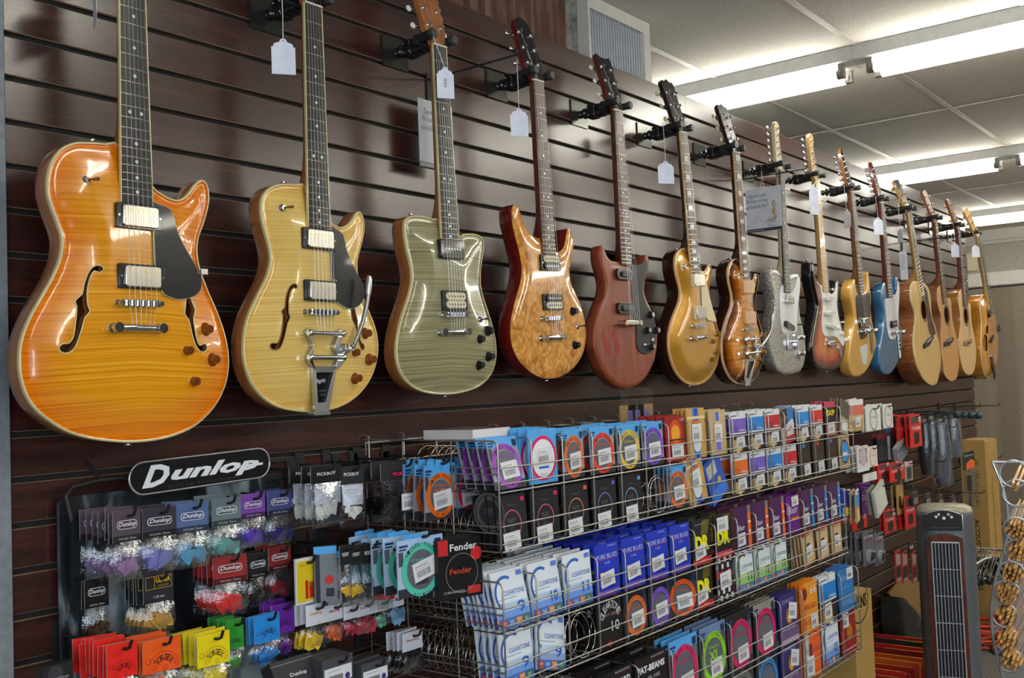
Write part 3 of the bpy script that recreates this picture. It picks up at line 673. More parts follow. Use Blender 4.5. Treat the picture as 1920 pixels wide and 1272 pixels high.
def bigsby(g, bar1, bar2, base, foot, armtip, wj=.03, text_on=True):
    """vibrato: px points of the two roller bars, throat, foot and arm end"""
    fr = g.fr; b1 = g.q(*bar1, .018); b2 = g.q(*bar2, .014); f0 = g.q(*foot, .010)
    o = fr.sub(b2[0], b2[1], g.h-.001); dv1 = b1[1]-b2[1]; dvf = f0[1]-b2[1]; du = f0[0]-b2[0]
    mb = MB()
    for s in (-1, 1):   # side cheeks
        slab(mb, o, spline([(s*.042-.004, dv1+.008), (s*.042+.004, dv1+.008), (s*.040+.005, dv1-.012), (s*.034+.005, dv1*.5), (s*.042+.006, .004), (s*.044+.005, -.010), (s*.030+.004, -.022), (s*.030-.005, -.018), (s*.038-.006, -.004), (s*.036-.006, .010), (s*.028-.004, dv1*.5), (s*.036-.004, dv1-.012)], 2), .003, .014, .0012)
    k = -.018; w0, w1 = .032, .017
    fo = [(-w0, k), (w0, k), (w1+du, dvf), (-w1+du, dvf)]; fi = [(-w0+.009, k-.012), (w0-.009, k-.012), (w1+du-.007, dvf+.022), (-w1+du+.007, dvf+.022)]
    for i in range(4):
        a, b_, c_, e = fo[i], fo[(i+1) % 4], fi[(i+1) % 4], fi[i]
        mb.hexa([o.p(*a, .002), o.p(*b_, .002), o.p(*c_, .002), o.p(*e, .002), o.p(*a, .010), o.p(*b_, .010), o.p(*c_, .0095), o.p(*e, .0095)])
    slab(mb, o, rrect(-w1-.004+du, dvf-.004, w1+.004+du, dvf+.004, .003, 2), -.02, .012, .001)
    p = mb.build('vibrato_tailpiece', BRUSH, g.root)
    mb = MB(); poly(mb, o, fi, .004, (.01, .01, .012)); 
    if text_on:
        f4 = o.sub(du*.5, (k+dvf)/2+.010, .0042, R(8)); text(mb, f4, 'Bigsby', 0, .008, .026, .010, S((225, 225, 225)), .0005, .3)
        text(mb, f4, 'LICENSED', 0, -.012, .018, .0035, S((120, 120, 120)), .0005); text(mb, f4, 'B70', 0, -.020, .012, .0035, S((120, 120, 120)), .0005)
    mb.build('badge_panel', GLOSSP, p)
    for v, r in ((dv1, .0045), (0, .0048)):
        mb = MB(); mb.tube([o.p(-.044, v, .017), o.p(.046, v, .017)], r, 12)
        for s in (-1, 1): mb.lathe(o.p(s*.044, v, .017), o.U*s, [(-.004, .0075), (.003, .0075), (.0045, .005)], 12)
        mb.build('roller_bar', CHROME, p)
    mb = MB(); hx = .052; hel = [o.p(hx+.007*math.cos(t*.7), dv1*.42+.007*math.sin(t*.7), .008+.0011*t) for t in range(0, 30)]; mb.tube(hel, .0014, 5); mb.build('spring', CHROME, p)
    at = g.q(*armtip, .04); a0 = (b2[0]+.052, b2[1]+dv1*.35)
    path = spline([(b2[0]+.045, b2[1]-.004, .016), (a0[0], a0[1], .030), (a0[0]+.012, a0[1]+.006, .036), (a0[0]+(at[0]-a0[0])*.62, a0[1]+(at[1]-a0[1])*.35, .040), (a0[0]+(at[0]-a0[0])*.88, a0[1]+(at[1]-a0[1])*.68, .042), (at[0], at[1], .042)], 5, False)
    mb = MB(); mb.tube([fr.p(*q) for q in path], [.0055 if i < 4 else .0048 for i in range(len(path))], 10)
    mb.lathe(fr.p(a0[0], a0[1], .010), fr.N, [(0, .012), (.012, .012), (.016, .009), (.022, .009), (.026, .006)], 14)
    am = mb.build('vibrato_arm', BRUSH, p); mb = MB(); mb.tube([fr.p(*q) for q in path[-5:]], [.0058, .0066, .0068, .0066, .004], 10); mb.build('arm_tip', mat('cast_aluminium', (.68, .68, .68), .35, .9), am)
    return b1, b2
def flame(name, lo, mid, hi, burst=None, sc=(3, 1, 70), rough=.16, dist=.3): return wood_mat(name, [(.3, lo), (.5, mid), (.72, hi)], sc, rough, .8, flame=1, burst=burst, dist=dist)
# ------------------------------------------------------------------ the fifteen instruments, left to right
FA, FB, FC, FD, FE = (0, 250, 2.1208), (420, 330, 2.7056), (920, 360, 3.347), (1090, 440, 4.2375), (1220, 450, 4.387)
FF, FG, FH, FI = (1320, 470, 4.714), (1420, 480, 5.3), (1560, 480, 5.3), (1670, 490, 5.086)
IVB = mat('ivory_binding', S((222, 206, 150)), .35, coat=.3)
GG = []
# 1 amber burst semi-hollow
top = flame('amber_flame_maple', S((206, 126, 14)), S((232, 156, 26)), S((246, 182, 56)), [(0, (1, .56, .14)), (.25, (1, .72, .35)), (.62, (1, .94, .9)), (1, (1, 1, 1))], (1.5, 1, 230))
g = guitar('hollow_body_guitar', 'amber sunburst semi-hollow guitar with f-holes hanging at the left end of the row', FA,
 [(478, 50), (420, 42), (350, 37), (300, 38), (255, 55), (218, 92), (197, 140), (189, 195), (193, 250), (208, 300), (228, 355), (243, 400), (247, 440), (238, 500), (210, 570), (165, 650), (125, 720), (95, 790), (80, 850), (77, 910), (82, 965), (100, 1030), (132, 1085), (185, 1135), (265, 1185), (350, 1212), (440, 1225), (530, 1229), (620, 1220), (700, 1200), (780, 1160), (850, 1090), (892, 1010), (908, 930), (905, 860), (890, 790), (862, 710), (825, 625), (797, 550), (785, 495), (783, 450), (790, 408), (806, 365), (822, 310), (830, 260), (825, 215), (812, 192), (797, 188), (775, 205), (745, 245), (715, 265), (680, 262), (640, 240), (607, 212)],
 [(224.4, -137), (268.2, -122)], [(228.5, 379), (287, 385)], th=.045, top=top, side=BROWNN, neck=BROWNN, board=EBONY, binding=IVB, arch=(.012, .075), holebind=IVB, scale=.662, hs='gib', hsm=BLACKP, join=(229, 272),
 holes=[[(397, 545), (390, 531), (376, 527), (360, 532), (345, 548), (332, 575), (322, 605), (315, 640), (300, 655), (287, 670), (292, 690), (290, 720), (285, 760), (279, 800), (270, 824), (256, 838), (238, 838), (224, 848), (222, 864), (236, 876), (254, 876), (272, 866), (287, 845), (299, 812), (311, 775), (322, 735), (342, 712), (335, 690), (332, 660), (335, 620), (342, 590), (352, 562), (364, 550), (380, 557)],
        [(745, 652), (728, 650), (722, 690), (718, 722), (735, 745), (742, 775), (750, 810), (762, 845), (778, 868), (795, 872), (809, 862), (811, 848), (800, 838), (788, 842), (778, 845), (770, 830), (764, 805), (758, 770), (756, 735), (766, 705), (757, 680)]])
GG.append(g)
F1 = (180, 340, 3.1808); g.P = lambda x, y, F=F1: (F[0]+x/F[2], F[1]+y/F[2])
# the nut lies above the frame
humbucker(g, 247, 216, BLACKP); humbucker(g, 262, 573, BLACKP)
b = tom(g, 270, 728); t = stoptail(g, 258, 876); strings(g, b[1], g.h+.0165, t[1], .02, g.h+.014)
guard(g, [(338, 140), (345, 122), (380, 138), (420, 150), (450, 175), (468, 215), (480, 270), (500, 330), (530, 390), (565, 450), (600, 510), (626, 560), (632, 610), (620, 655), (590, 685), (545, 700), (490, 705), (440, 690), (400, 665), (388, 600), (384, 515), (352, 505), (344, 310)], BLACKP, .017, edge=WHITEP)
for q in ((650, 885), (532, 1012), (690, 1065), (572, 1195)): knob(g, *q)
g.P = lambda x, y, F=FA: (F[0]+x/F[2], F[1]+y/F[2]); toggle(g, 340, 188); strap(g, 367, 30, -.02); strap(g, 510, 1236, -.02)
mb = MB(); f3 = g.fr.sub(*g.q(800, 553, .012), .012); block(mb, f3, -.008, -.005, .006, .005, -.004, .012); mb.build('guard_bracket', NICKEL, g.root)
mb = MB(); f3 = g.fr.sub(*g.q(302, 700, -.036), -.036); rect(mb, f3, -.028, -.04, .03, .04, -.0435, (1, 1, 1)); mb.build('inside_label', mat('label_paper', S((196, 192, 190)), .8), g.root)
# 2 natural semi-hollow with vibrato
top = flame('natural_flame_maple', S((206, 166, 86)), S((228, 192, 108)), S((240, 208, 134)), [(0, (1, .88, .66)), (.4, (1, 1, 1))], (1.5, 1, 330))
g = guitar('hollow_body_guitar', 'blond natural semi-hollow guitar with f-holes and a chrome vibrato arm, second from the left', FB,
 [(415, 55), (370, 45), (320, 42), (270, 46), (225, 68), (197, 105), (188, 150), (192, 210), (205, 270), (222, 330), (235, 390), (236, 440), (222, 500), (195, 560), (160, 630), (125, 710), (105, 790), (99, 860), (103, 930), (120, 1000), (150, 1065), (200, 1125), (270, 1170), (350, 1190), (430, 1197), (520, 1190), (600, 1165), (670, 1120), (730, 1050), (765, 970), (780, 890), (775, 810), (755, 740), (722, 660), (694, 590), (679, 520), (674, 450), (682, 400), (698, 340), (708, 290), (710, 240), (702, 205), (688, 183), (670, 192), (650, 225), (625, 252), (595, 262), (565, 252), (540, 232)],
 [(571.3, 4.7), (603.9, 15.6)], [(579.7, 426.8), (618.8, 429)], th=.043, top=top, side=BROWNN, neck=BROWNN, board=EBONY, binding=IVB, arch=(.012, .075), holebind=mat('brown_edge', S((150, 110, 70)), .4), scale=.648, hs='gib', hsm=BLACKP, join=(574, 347),
 holes=[[(352, 562), (342, 550), (325, 556), (310, 580), (300, 610), (293, 645), (290, 670), (274, 690), (280, 710), (277, 750), (272, 790), (262, 830), (250, 851), (236, 850), (222, 852), (216, 865), (223, 880), (238, 886), (257, 880), (271, 862), (283, 830), (293, 790), (301, 750), (315, 720), (308, 700), (308, 660), (312, 620), (322, 585), (334, 571), (345, 574)],
        [(650, 668), (630, 670), (628, 700), (633, 735), (648, 760), (655, 800), (664, 840), (674, 872), (684, 886), (695, 880), (697, 865), (688, 852), (679, 850), (671, 830), (664, 790), (659, 760), (663, 735), (654, 700)]])
GG.append(g)
F1 = (540, 400, 3.18); g.P = lambda x, y, F=F1: (F[0]+x/F[2], F[1]+y/F[2])
humbucker(g, 176, 158, BLACKP); humbucker(g, 188, 465, BLACKP); b = tom(g, 206, 590)
bb = bigsby(g, (208, 718), (205, 862), None, (182, 1195), (480, 375)); strings(g, b[1], g.h+.0165, bb[0][1], .02, g.h+.016)
guard(g, [(255, 75), (290, 95), (325, 120), (340, 165), (352, 220), (375, 280), (405, 340), (430, 390), (450, 430), (455, 480), (445, 525), (420, 555), (385, 570), (350, 565), (315, 545), (295, 520), (290, 400), (262, 390), (258, 230), (253, 120)], BLACKP, .017, edge=WHITEP)
for q in ((455, 718), (385, 832), (483, 872), (397, 985)): knob(g, *q)
g.P = lambda x, y, F=FB: (F[0]+x/F[2], F[1]+y/F[2]); toggle(g, 292, 163); strap(g, 303, 36, -.02)
# 3 grey flame
top = flame('grey_green_flame_maple', S((92, 88, 62)), S((150, 143, 106)), S((174, 166, 126)), None, (2, 1, 400), dist=.6)
g = guitar('electric_guitar', 'translucent grey-green flame maple guitar with cream binding and black knobs', FB,
 [(1090, 226), (1062, 218), (1020, 208), (975, 203), (940, 208), (921, 228), (915, 262), (920, 320), (932, 390), (948, 450), (955, 510), (950, 560), (932, 630), (905, 710), (885, 790), (875, 860), (876, 920), (890, 980), (925, 1040), (985, 1085), (1060, 1105), (1140, 1108), (1210, 1098), (1290, 1070), (1345, 1020), (1372, 960), (1380, 900), (1375, 830), (1360, 760), (1335, 680), (1310, 600), (1300, 540), (1302, 470), (1312, 400), (1317, 350), (1308, 318), (1285, 300), (1250, 295), (1215, 297), (1193, 305)],
 [(811.5, 83), (838.8, 91.3)], [(827.8, 451.8), (861.8, 454.9)], th=.043, top=top, side=BROWNN, neck=BROWNN, board=EBONY, binding=IVB, arch=(.010, .07), scale=.648, hs='open', hsm=BROWNN, button=WHITEP, join=(822, 408))
GG.append(g); F1 = (800, 420, 4.24); g.P = lambda x, y, F=F1: (F[0]+x/F[2], F[1]+y/F[2])
soap(g, 178, 205, BLACKP, .086, .046, .007); fr3 = humbucker(g, 208, 612, BLACKP, 'bob', rw=.088, rh=.048, bob=(CREAM, CREAM)); b = tom(g, 232, 722); t = stoptail(g, 225, 860); strings(g, b[1], g.h+.0165, t[1], .02, g.h+.014)
for q in ((482, 852), (410, 918), (486, 1055), (406, 1124)): knob(g, *q, 'black')
toggle(g, 418, 762, BLACKP, None); g.P = lambda x, y, F=FB: (F[0]+x/F[2], F[1]+y/F[2]); strap(g, 948, 198, -.02); strap(g, 1120, 1116, -.02)
# 4 quilted double cut
m, nt, bs = newmat('quilted_maple'); MATS['q'] = m
tc = N(nt, 'ShaderNodeTexCoord'); vo = N(nt, 'ShaderNodeTexVoronoi'); vo.feature = 'SMOOTH_F1'; vo.inputs['Scale'].default_value = 62
nz = N(nt, 'ShaderNodeTexNoise'); nz.inputs['Scale'].default_value = 40; mp = N(nt, 'ShaderNodeMix', data_type='RGBA'); mp.inputs[0].default_value = .05; L(nt, tc.outputs['Object'], mp.inputs[6]); L(nt, nz.outputs['Color'], mp.inputs[7]); L(nt, tc.outputs['Object'], nz.inputs[0])
L(nt, mp.outputs[2], vo.inputs['Vector']); L(nt, ramp(nt, vo.outputs['Distance'], [(.05, S((240, 184, 104))), (.35, S((222, 156, 74))), (.7, S((176, 108, 40)))]), bs.inputs['Base Color']); bs.inputs['Roughness'].default_value = .15; bs.inputs['Coat Weight'].default_value = .9
g = guitar('electric_guitar', 'double-cutaway quilted maple guitar with glossy red sides', FC,
 [(322, 300), (318, 285), (292, 290), (262, 275), (235, 245), (210, 195), (190, 140), (172, 100), (153, 83), (138, 90), (131, 120), (132, 160), (138, 210), (152, 270), (170, 340), (185, 410), (195, 470), (193, 530), (178, 600), (155, 680), (135, 760), (125, 830), (124, 890), (130, 950), (150, 1010), (185, 1070), (235, 1120), (290, 1155), (350, 1172), (420, 1165), (490, 1130), (545, 1075), (580, 1010), (597, 930), (597, 850), (585, 780), (565, 710), (535, 640), (508, 580), (497, 530), (498, 470), (510, 400), (519, 350), (521, 310), (511, 270), (495, 236), (481, 235), (475, 260), (470, 300), (460, 340), (445, 365), (425, 378), (408, 376)],
 [(999, 149.8), (1020.8, 155.5)], [(1018.6, 475.9), (1043, 478)], th=.044, top=m, side=REDN, neck=REDN, board=ROSEWD, arch=(.006, .03), scale=.635, hs='prs', hsm=BLACKP, join=(1014, 443))
GG.append(g)
humbucker(g, 364, 447, BLACKP, 'bob', bob=(CREAM, BLACKP)); humbucker(g, 380, 692, BLACKP, 'bob', bob=(BLACKP, CREAM)); b = tom(g, 390, 793); t = stoptail(g, 395, 914); strings(g, b[1], g.h+.0165, t[1], .02, g.h+.014)
for q in ((510, 750), (525, 962)): knob(g, *q, 'black')
toggle(g, 540, 846, BLACKP); strap(g, 117, 92, -.022); strap(g, 350, 1182, -.022)
# 5 worn mahogany slab
wm = wood_mat('worn_red_mahogany', [(.25, S((104, 44, 26))), (.5, S((136, 62, 38))), (.75, S((150, 74, 48)))], (50, 50, 5), .42, .15)
g = guitar('electric_guitar', 'worn reddish-brown slab guitar with black pickguard and scratched finish', FD,
 [(322, 230), (315, 215), (285, 215), (252, 210), (225, 196), (200, 165), (182, 122), (168, 92), (156, 92), (148, 108), (143, 160), (152, 230), (170, 300), (188, 380), (190, 430), (178, 490), (150, 560), (125, 630), (106, 710), (96, 780), (96, 850), (105, 920), (130, 1000), (165, 1080), (215, 1150), (280, 1203), (350, 1222), (420, 1212), (490, 1160), (540, 1090), (575, 1010), (592, 930), (599, 850), (597, 770), (582, 690), (552, 600), (515, 520), (498, 460), (498, 410), (510, 350), (525, 290), (534, 240), (534, 200), (524, 172), (510, 163), (500, 178), (490, 205), (470, 235), (445, 247), (415, 242)],
 [(1150.4, 205.3), (1169.8, 211.5)], [(1165.5, 497.8), (1186.3, 496)], th=.036, top=wm, side=wm, neck=wood_mat('worn_mahogany_neck', [(.3, S((70, 28, 18))), (.7, S((104, 46, 28)))], (50, 50, 5), .3, .3), board=ROSEWD, arch=(.004, .008), scale=.628, hs='open', hsm=BLACKP, button=WHITEP, join=(1163, 488), side_round=.009)
GG.append(g)
guard(g, [(402, 250), (440, 243), (475, 235), (500, 210), (515, 200), (525, 230), (520, 290), (505, 350), (492, 410), (490, 460), (505, 520), (530, 580), (560, 620), (585, 690), (592, 780), (590, 860), (573, 920), (540, 945), (500, 950), (465, 930), (445, 890), (440, 820), (438, 720), (415, 640), (408, 540), (404, 400), (400, 300)], BLACKM, .007)
for (x, y), nm in (((342, 316), 0), ((350, 586), 0)):
    fr = g.fr.sub(*g.q(x, y, .010), .010); mb = MB(); slab(mb, fr, rrect(-.044, -.0165, .044, .0165, .014, 5), -.003, .004, .001); p = mb.build('pickup', BLACKP, g.root)
    mb = MB(); slab(mb, fr, rrect(-.024, -.008, .040, .007, .007, 4), .004, .010, .001); mb.build('pickup_bar', mat('grey_plastic', (.05, .05, .05), .35), p)
fr = g.fr.sub(*g.q(380, 704, .014), .014); mb = MB(); slab(mb, fr, rrect(-.042, -.007, .042, .007, .006, 4), .002, .016, .002); p = mb.build('bridge', NICKEL, g.root)
for s in (-1, 1):
    mb = MB(); mb.lathe(fr.p(s*.040, 0, -.01), fr.N, [(0, .008), (.008, .008), (.012, .006), (.024, .009), (.028, .008)], 12); mb.build('stud', NICKEL, p)
v = g.q(380, 704, .014)[1]; strings(g, v, .028)
for q in ((538, 640), (513, 762), (583, 762), (547, 892)): knob(g, *q, 'capped')
mb = MB(); f3 = g.fr.sub(*g.q(505, 878, .009), .009); mb.lathe(f3.o, f3.N, [(-.002, .006), (.002, .006), (.003, .003)], 10); mb.tube([f3.p(0, 0, 0), f3.p(.016, .002, .010)], .0022, 6); mb.build('switch', NICKEL, g.root)
mb = MB(); f3 = g.fr.sub(*g.q(570, 840, .009), .009); mb.lathe(f3.o, f3.N, [(-.002, .0075), (.0015, .0075), (.002, .004)], 12); mb.build('jack', NICKEL, g.root)
scm = mat('scraped_red_finish', S((150, 34, 30)), .5, noise=.35, nscale=400)
mb = MB()
for cx, cy in ((192, 862), (270, 852)):
    fr = g.fr.sub(*g.q(cx, cy, .004), .004); random.seed(cx)
    P0 = [(-.018, .028), (-.006, .034), (.004, .018), (.010, .004), (.021, -.012), (.024, -.034), (.012, -.040), (-.002, -.022), (-.010, -.004), (-.020, .012)]
    slab(mb, fr, [(u+random.uniform(-.002, .002), v+random.uniform(-.002, .002)) for u, v in P0], -.0005, .0002)
mb.build('scraped_patch', scm, g.root, label='two raw red scraped patches')
strap(g, 332, 1230, -.018, BLACKM)
# 6 gold top
gold = mat('metallic_gold_finish', S((196, 142, 46)), .32, .35, coat=1)
TANB = mat('tan_binding', S((226, 180, 122)), .3, coat=.5)
g = guitar('electric_guitar', 'gold top single-cutaway guitar with cream pickguard and dark back', FE,
 [(324, 76), (295, 70), (260, 73), (230, 90), (208, 125), (200, 170), (202, 230), (212, 290), (228, 350), (240, 400), (243, 450), (232, 510), (205, 580), (175, 660), (155, 740), (147, 820), (150, 890), (165, 970), (190, 1050), (230, 1120), (280, 1170), (335, 1193), (395, 1190), (450, 1165), (500, 1115), (540, 1040), (560, 960), (566, 880), (562, 800), (548, 720), (525, 640), (500, 560), (483, 490), (478, 440), (480, 390), (490, 330), (498, 270), (497, 225), (485, 203), (472, 215), (462, 240), (448, 258), (430, 262), (412, 255)],
 [(1275.4, 246.4), (1289.3, 251.9)], [(1296.4, 511.5), (1313.9, 513.8)], th=.050, top=gold, side=DARKN, neck=DARKN, board=ROSEWD, binding=TANB, arch=(.013, .06), scale=.628, hs='gib', hsm=BLACKP, button=mat('green_tulip', S((196, 190, 130)), .3), inlay='trap', join=(1291, 467))
GG.append(g)
CRP = mat('aged_cream', S((226, 206, 160)), .4)
humbucker(g, 378, 335, CRP); humbucker(g, 397, 598, CRP); b = tom(g, 408, 702); t = stoptail(g, 408, 803); strings(g, b[1], g.h+.0165, t[1], .02, g.h+.014)
guard(g, [(412, 270), (430, 260), (445, 285), (465, 370), (490, 480), (510, 560), (535, 640), (540, 672), (500, 668), (470, 655), (462, 600), (455, 540), (425, 535), (420, 400)], CRP, .017)
for q in ((532, 772), (490, 835), (528, 920), (484, 980)): knob(g, *q, 'gold')
toggle(g, 266, 218, AMBER, CRP); strap(g, 214, 78, -.02); strap(g, 320, 1200, -.02)
# 7 tobacco burst with vibrato
top = flame('tobacco_flame', S((160, 92, 16)), S((216, 140, 34)), S((240, 176, 66)), [(0, (.04, .02, .015)), (.15, (.10, .04, .03)), (.38, (.6, .42, .3)), (.62, (1, 1, 1))], (6, 1, 60), dist=1.5)
g = guitar('electric_guitar', 'dark tobacco sunburst single-cutaway guitar with cream pickups and a chrome vibrato', FF,
 [(328, 72), (295, 70), (260, 82), (232, 115), (215, 160), (211, 210), (217, 270), (230, 330), (243, 390), (245, 440), (238, 490), (222, 540), (198, 600), (178, 670), (163, 750), (158, 830), (160, 910), (172, 990), (195, 1060), (230, 1125), (275, 1165), (330, 1180), (390, 1172), (440, 1140), (480, 1080), (510, 1000), (522, 920), (524, 840), (518, 770), (505, 700), (485, 630), (465, 560), (452, 500), (450, 440), (458, 390), (468, 330), (475, 280), (475, 235), (468, 212), (455, 210), (448, 235), (440, 258), (425, 268), (408, 263)],
 [(1374.7, 284.4), (1389.6, 289)], [(1392.5, 527.3), (1405.9, 529)], th=.050, top=top, side=DARKN, neck=DARKN, board=ROSEWD, binding=TANB, arch=(.013, .06), scale=.628, hs='gib', hsm=BLACKP, button=mat('green_tulip', S((196, 190, 130)), .3), inlay='block', join=(1387, 485))
GG.append(g)
P90 = mat('tan_plastic', S((220, 170, 116)), .4)
soap(g, 370, 325, P90, .088, .046, .006); soap(g, 388, 597, P90, .088, .044, .006); b = tom(g, 402, 697, w=.07)
bb = bigsby(g, (400, 783), (400, 905), None, (360, 1188), (600, 560), text_on=False); strings(g, b[1], g.h+.0165, bb[0][1], .02, g.h+.016)
for q in ((505, 755), (505, 895), (465, 962)): knob(g, *q, 'gold')
toggle(g, 278, 220, AMBER, P90); strap(g, 234, 74, -.02)
# 8 silver sparkle
m, nt, bs = newmat('silver_sparkle'); tc = N(nt, 'ShaderNodeTexCoord'); vo = N(nt, 'ShaderNodeTexVoronoi'); vo.inputs['Scale'].default_value = 750; L(nt, tc.outputs['Object'], vo.inputs['Vector'])
sv = N(nt, 'ShaderNodeSeparateColor'); L(nt, vo.outputs['Color'], sv.inputs[0]); L(nt, ramp(nt, sv.outputs[0], [(.1, S((66, 62, 58))), (.5, S((150, 144, 136))), (.85, S((240, 238, 232)))]), bs.inputs['Base Color'])
bs.inputs['Metallic'].default_value = .6; bs.inputs['Roughness'].default_value = .3; bs.inputs['Coat Weight'].default_value = 1
vs_ = N(nt, 'ShaderNodeVectorMath', op='SUBTRACT'); L(nt, vo.outputs['Color'], vs_.inputs[0]); vs_.inputs[1].default_value = (.5, .5, .5); sc_ = N(nt, 'ShaderNodeVectorMath', op='SCALE'); L(nt, vs_.outputs[0], sc_.inputs[0]); sc_.inputs['Scale'].default_value = .7
ge = N(nt, 'ShaderNodeNewGeometry'); ad = N(nt, 'ShaderNodeVectorMath', op='ADD'); L(nt, ge.outputs['Normal'], ad.inputs[0]); L(nt, sc_.outputs[0], ad.inputs[1]); no = N(nt, 'ShaderNodeVectorMath', op='NORMALIZE'); L(nt, ad.outputs[0], no.inputs[0]); L(nt, no.outputs[0], bs.inputs['Normal'])
sparkle = m
g = guitar('electric_guitar', 'silver sparkle single-cutaway guitar with white pickguard and chrome controls', FG,
 [(262, 190), (225, 165), (190, 140), (160, 128), (140, 138), (130, 170), (130, 220), (140, 290), (155, 360), (168, 430), (172, 490), (165, 550), (152, 620), (138, 700), (130, 780), (128, 860), (132, 940), (145, 1010), (165, 1080), (200, 1140), (250, 1172), (320, 1178), (390, 1165), (430, 1140), (460, 1080), (475, 1000), (478, 920), (470, 830), (455, 740), (435, 650), (420, 570), (413, 490), (418, 400), (427, 320), (427, 250), (415, 200), (395, 180), (370, 178), (345, 180), (328, 188)],
 [(1462, 319.3), (1471.4, 321)], [(1471, 548.9), (1483.8, 549.4)], th=.045, top=sparkle, side=sparkle, neck=PALEN, board=EBONY, arch=(.003, .008), scale=.648, hs='fen', hsm=PALEN, tilt=2, tuners='6', join=(1469, 513))
GG.append(g)
WG = mat('white_pearl_guard', S((226, 224, 224)), .3, coat=.4)
guard(g, [(262, 290), (240, 310), (225, 360), (222, 450), (228, 560), (235, 660), (245, 735), (262, 768), (300, 772), (385, 762), (397, 700), (398, 560), (411, 440), (424, 330), (426, 260), (415, 208), (403, 200), (392, 250), (375, 320), (350, 358), (335, 368), (275, 368)], WG, .0055)
soap(g, 302, 434, CHROME, .07, .030, .004, BLACKP)
fr = g.fr.sub(*g.q(318, 698, .010), .010, R(-14)); mb = MB(); slab(mb, fr, rrect(-.042, -.011, .042, .011, .008, 3), -.004, .006, .001); mb.build('pickup', BLACKP, g.root)
fr = g.fr.sub(*g.q(330, 855, .004), .004); mb = MB(); slab(mb, fr, rrect(-.038, -.03, .038, .03, .003, 2), 0, .003, .0005); slab(mb, fr, rrect(-.038, -.03, -.034, .03, .001, 2), .003, .011); slab(mb, fr, rrect(.034, -.03, .038, .03, .001, 2), .003, .011); p = mb.build('bridge', CHROME, g.root)
for s in (-1, 0, 1):
    mb = MB(); mb.tube([fr.p(s*.021-.009, 0, .011), fr.p(s*.021+.009, 0, .011)], .005, 8); mb.build('saddle', CHROME, p)
v = g.q(330, 855, .004)[1]; strings(g, v, .017, v-.028, .022, .006)
fr = g.fr.sub(*g.q(415, 825, .005), .005); mb = MB(); slab(mb, fr, rrect(-.016, -.078, .016, .078, .016, 5), 0, .002, .0004); mb.build('control_plate', CHROME, g.root)
for q in ((425, 815), (430, 970)): knob(g, *q, 'chrome')
mb = MB(); f3 = g.fr.sub(*g.q(412, 682, .006), .006); mb.tube([f3.p(0, 0, 0), f3.p(.003, 0, .012), f3.p(.006, 0, .02)], [.003, .003, .005], 8); mb.build('switch', BLACKP, g.root)
strap(g, 133, 122, -.022); strap(g, 272, 1188, -.022)
# 9 three-colour sunburst
top = wood_mat('three_colour_sunburst', [(.3, S((176, 96, 44))), (.7, S((214, 134, 66)))], (60, 60, 5), .15, .9, burst=[(0, (.012, .01, .01)), (.16, (.02, .01, .01)), (.30, (.28, .03, .02)), (.5, (.8, .3, .15)), (.8, (1, .9, .8))])
blk = mat('gloss_black_lacquer', (.008, .008, .009), .12, coat=1)
g = guitar('electric_guitar', 'three-colour sunburst double-cutaway guitar with white pickguard and maple neck', FG,
 [(650, 292), (630, 285), (610, 268), (585, 235), (566, 180), (553, 110), (546, 66), (536, 56), (528, 100), (528, 160), (535, 230), (548, 310), (565, 390), (578, 450), (582, 500), (572, 570), (560, 640), (545, 730), (530, 830), (520, 900), (522, 960), (535, 1020), (560, 1080), (600, 1125), (660, 1145), (720, 1145), (780, 1125), (825, 1080), (855, 1010), (870, 930), (868, 850), (850, 760), (825, 670), (808, 600), (800, 520), (798, 430), (803, 340), (803, 280), (795, 245), (780, 235), (775, 270), (768, 320), (755, 360), (735, 375), (715, 367)],
 [(1527.2, 335.7), (1539, 338.3)], [(1543.6, 549.4), (1556.2, 549.4)], th=.045, top=top, side=blk, neck=MAPLEN, board=MAPLEN, arch=(.006, .014), scale=.648, hs='fen', hsm=MAPLEN, tilt=2, tuners='6', join=(1541, 533), side_round=.012)
GG.append(g)
guard(g, [(625, 288), (642, 300), (655, 366), (722, 368), (735, 380), (765, 362), (780, 310), (787, 255), (797, 300), (797, 400), (792, 480), (800, 560), (815, 640), (835, 720), (855, 800), (865, 860), (860, 892), (845, 890), (820, 850), (790, 812), (760, 800), (720, 795), (680, 800), (657, 770), (645, 710), (645, 640), (650, 560), (652, 480), (642, 400), (630, 330)], WHITEP, .0085)
for x, y, rt in ((695, 423, 0), (706, 567, 0), (722, 703, -12)):
    fr = g.fr.sub(*g.q(x, y, .010), .010, R(rt)); mb = MB(); slab(mb, fr, rrect(-.042, -.009, .042, .009, .0088, 4), 0, .015, .0015); p = mb.build('pickup', WHITEP, g.root)
    for i in range(6):
        mb = MB(); mb.lathe(fr.p(-.026+.0104*i, 0, .014), fr.N, [(0, .0025), (.002, .0025)], 8); mb.build('pole_piece', NICKEL, p)
fr = g.fr.sub(*g.q(725, 838, .006), .006); mb = MB(); slab(mb, fr, rrect(-.042, -.014, .042, .016, .002, 2), 0, .004, .0005); slab(mb, fr, rrect(-.036, -.026, .036, -.004, .004, 2), .003, .012, .002); p = mb.build('bridge', CHROME, g.root)
v = g.q(725, 815, .01)[1]; strings(g, v, .018)
for q in ((785, 715), (820, 772), (868, 838)): knob(g, *q, 'white')
mb = MB(); f3 = g.fr.sub(*g.q(815, 662, .010), .010); mb.tube([f3.p(0, 0, 0), f3.p(.004, 0, .010), f3.p(.009, 0, .018)], [.002, .003, .004], 8); mb.build('switch', WHITEP, g.root)
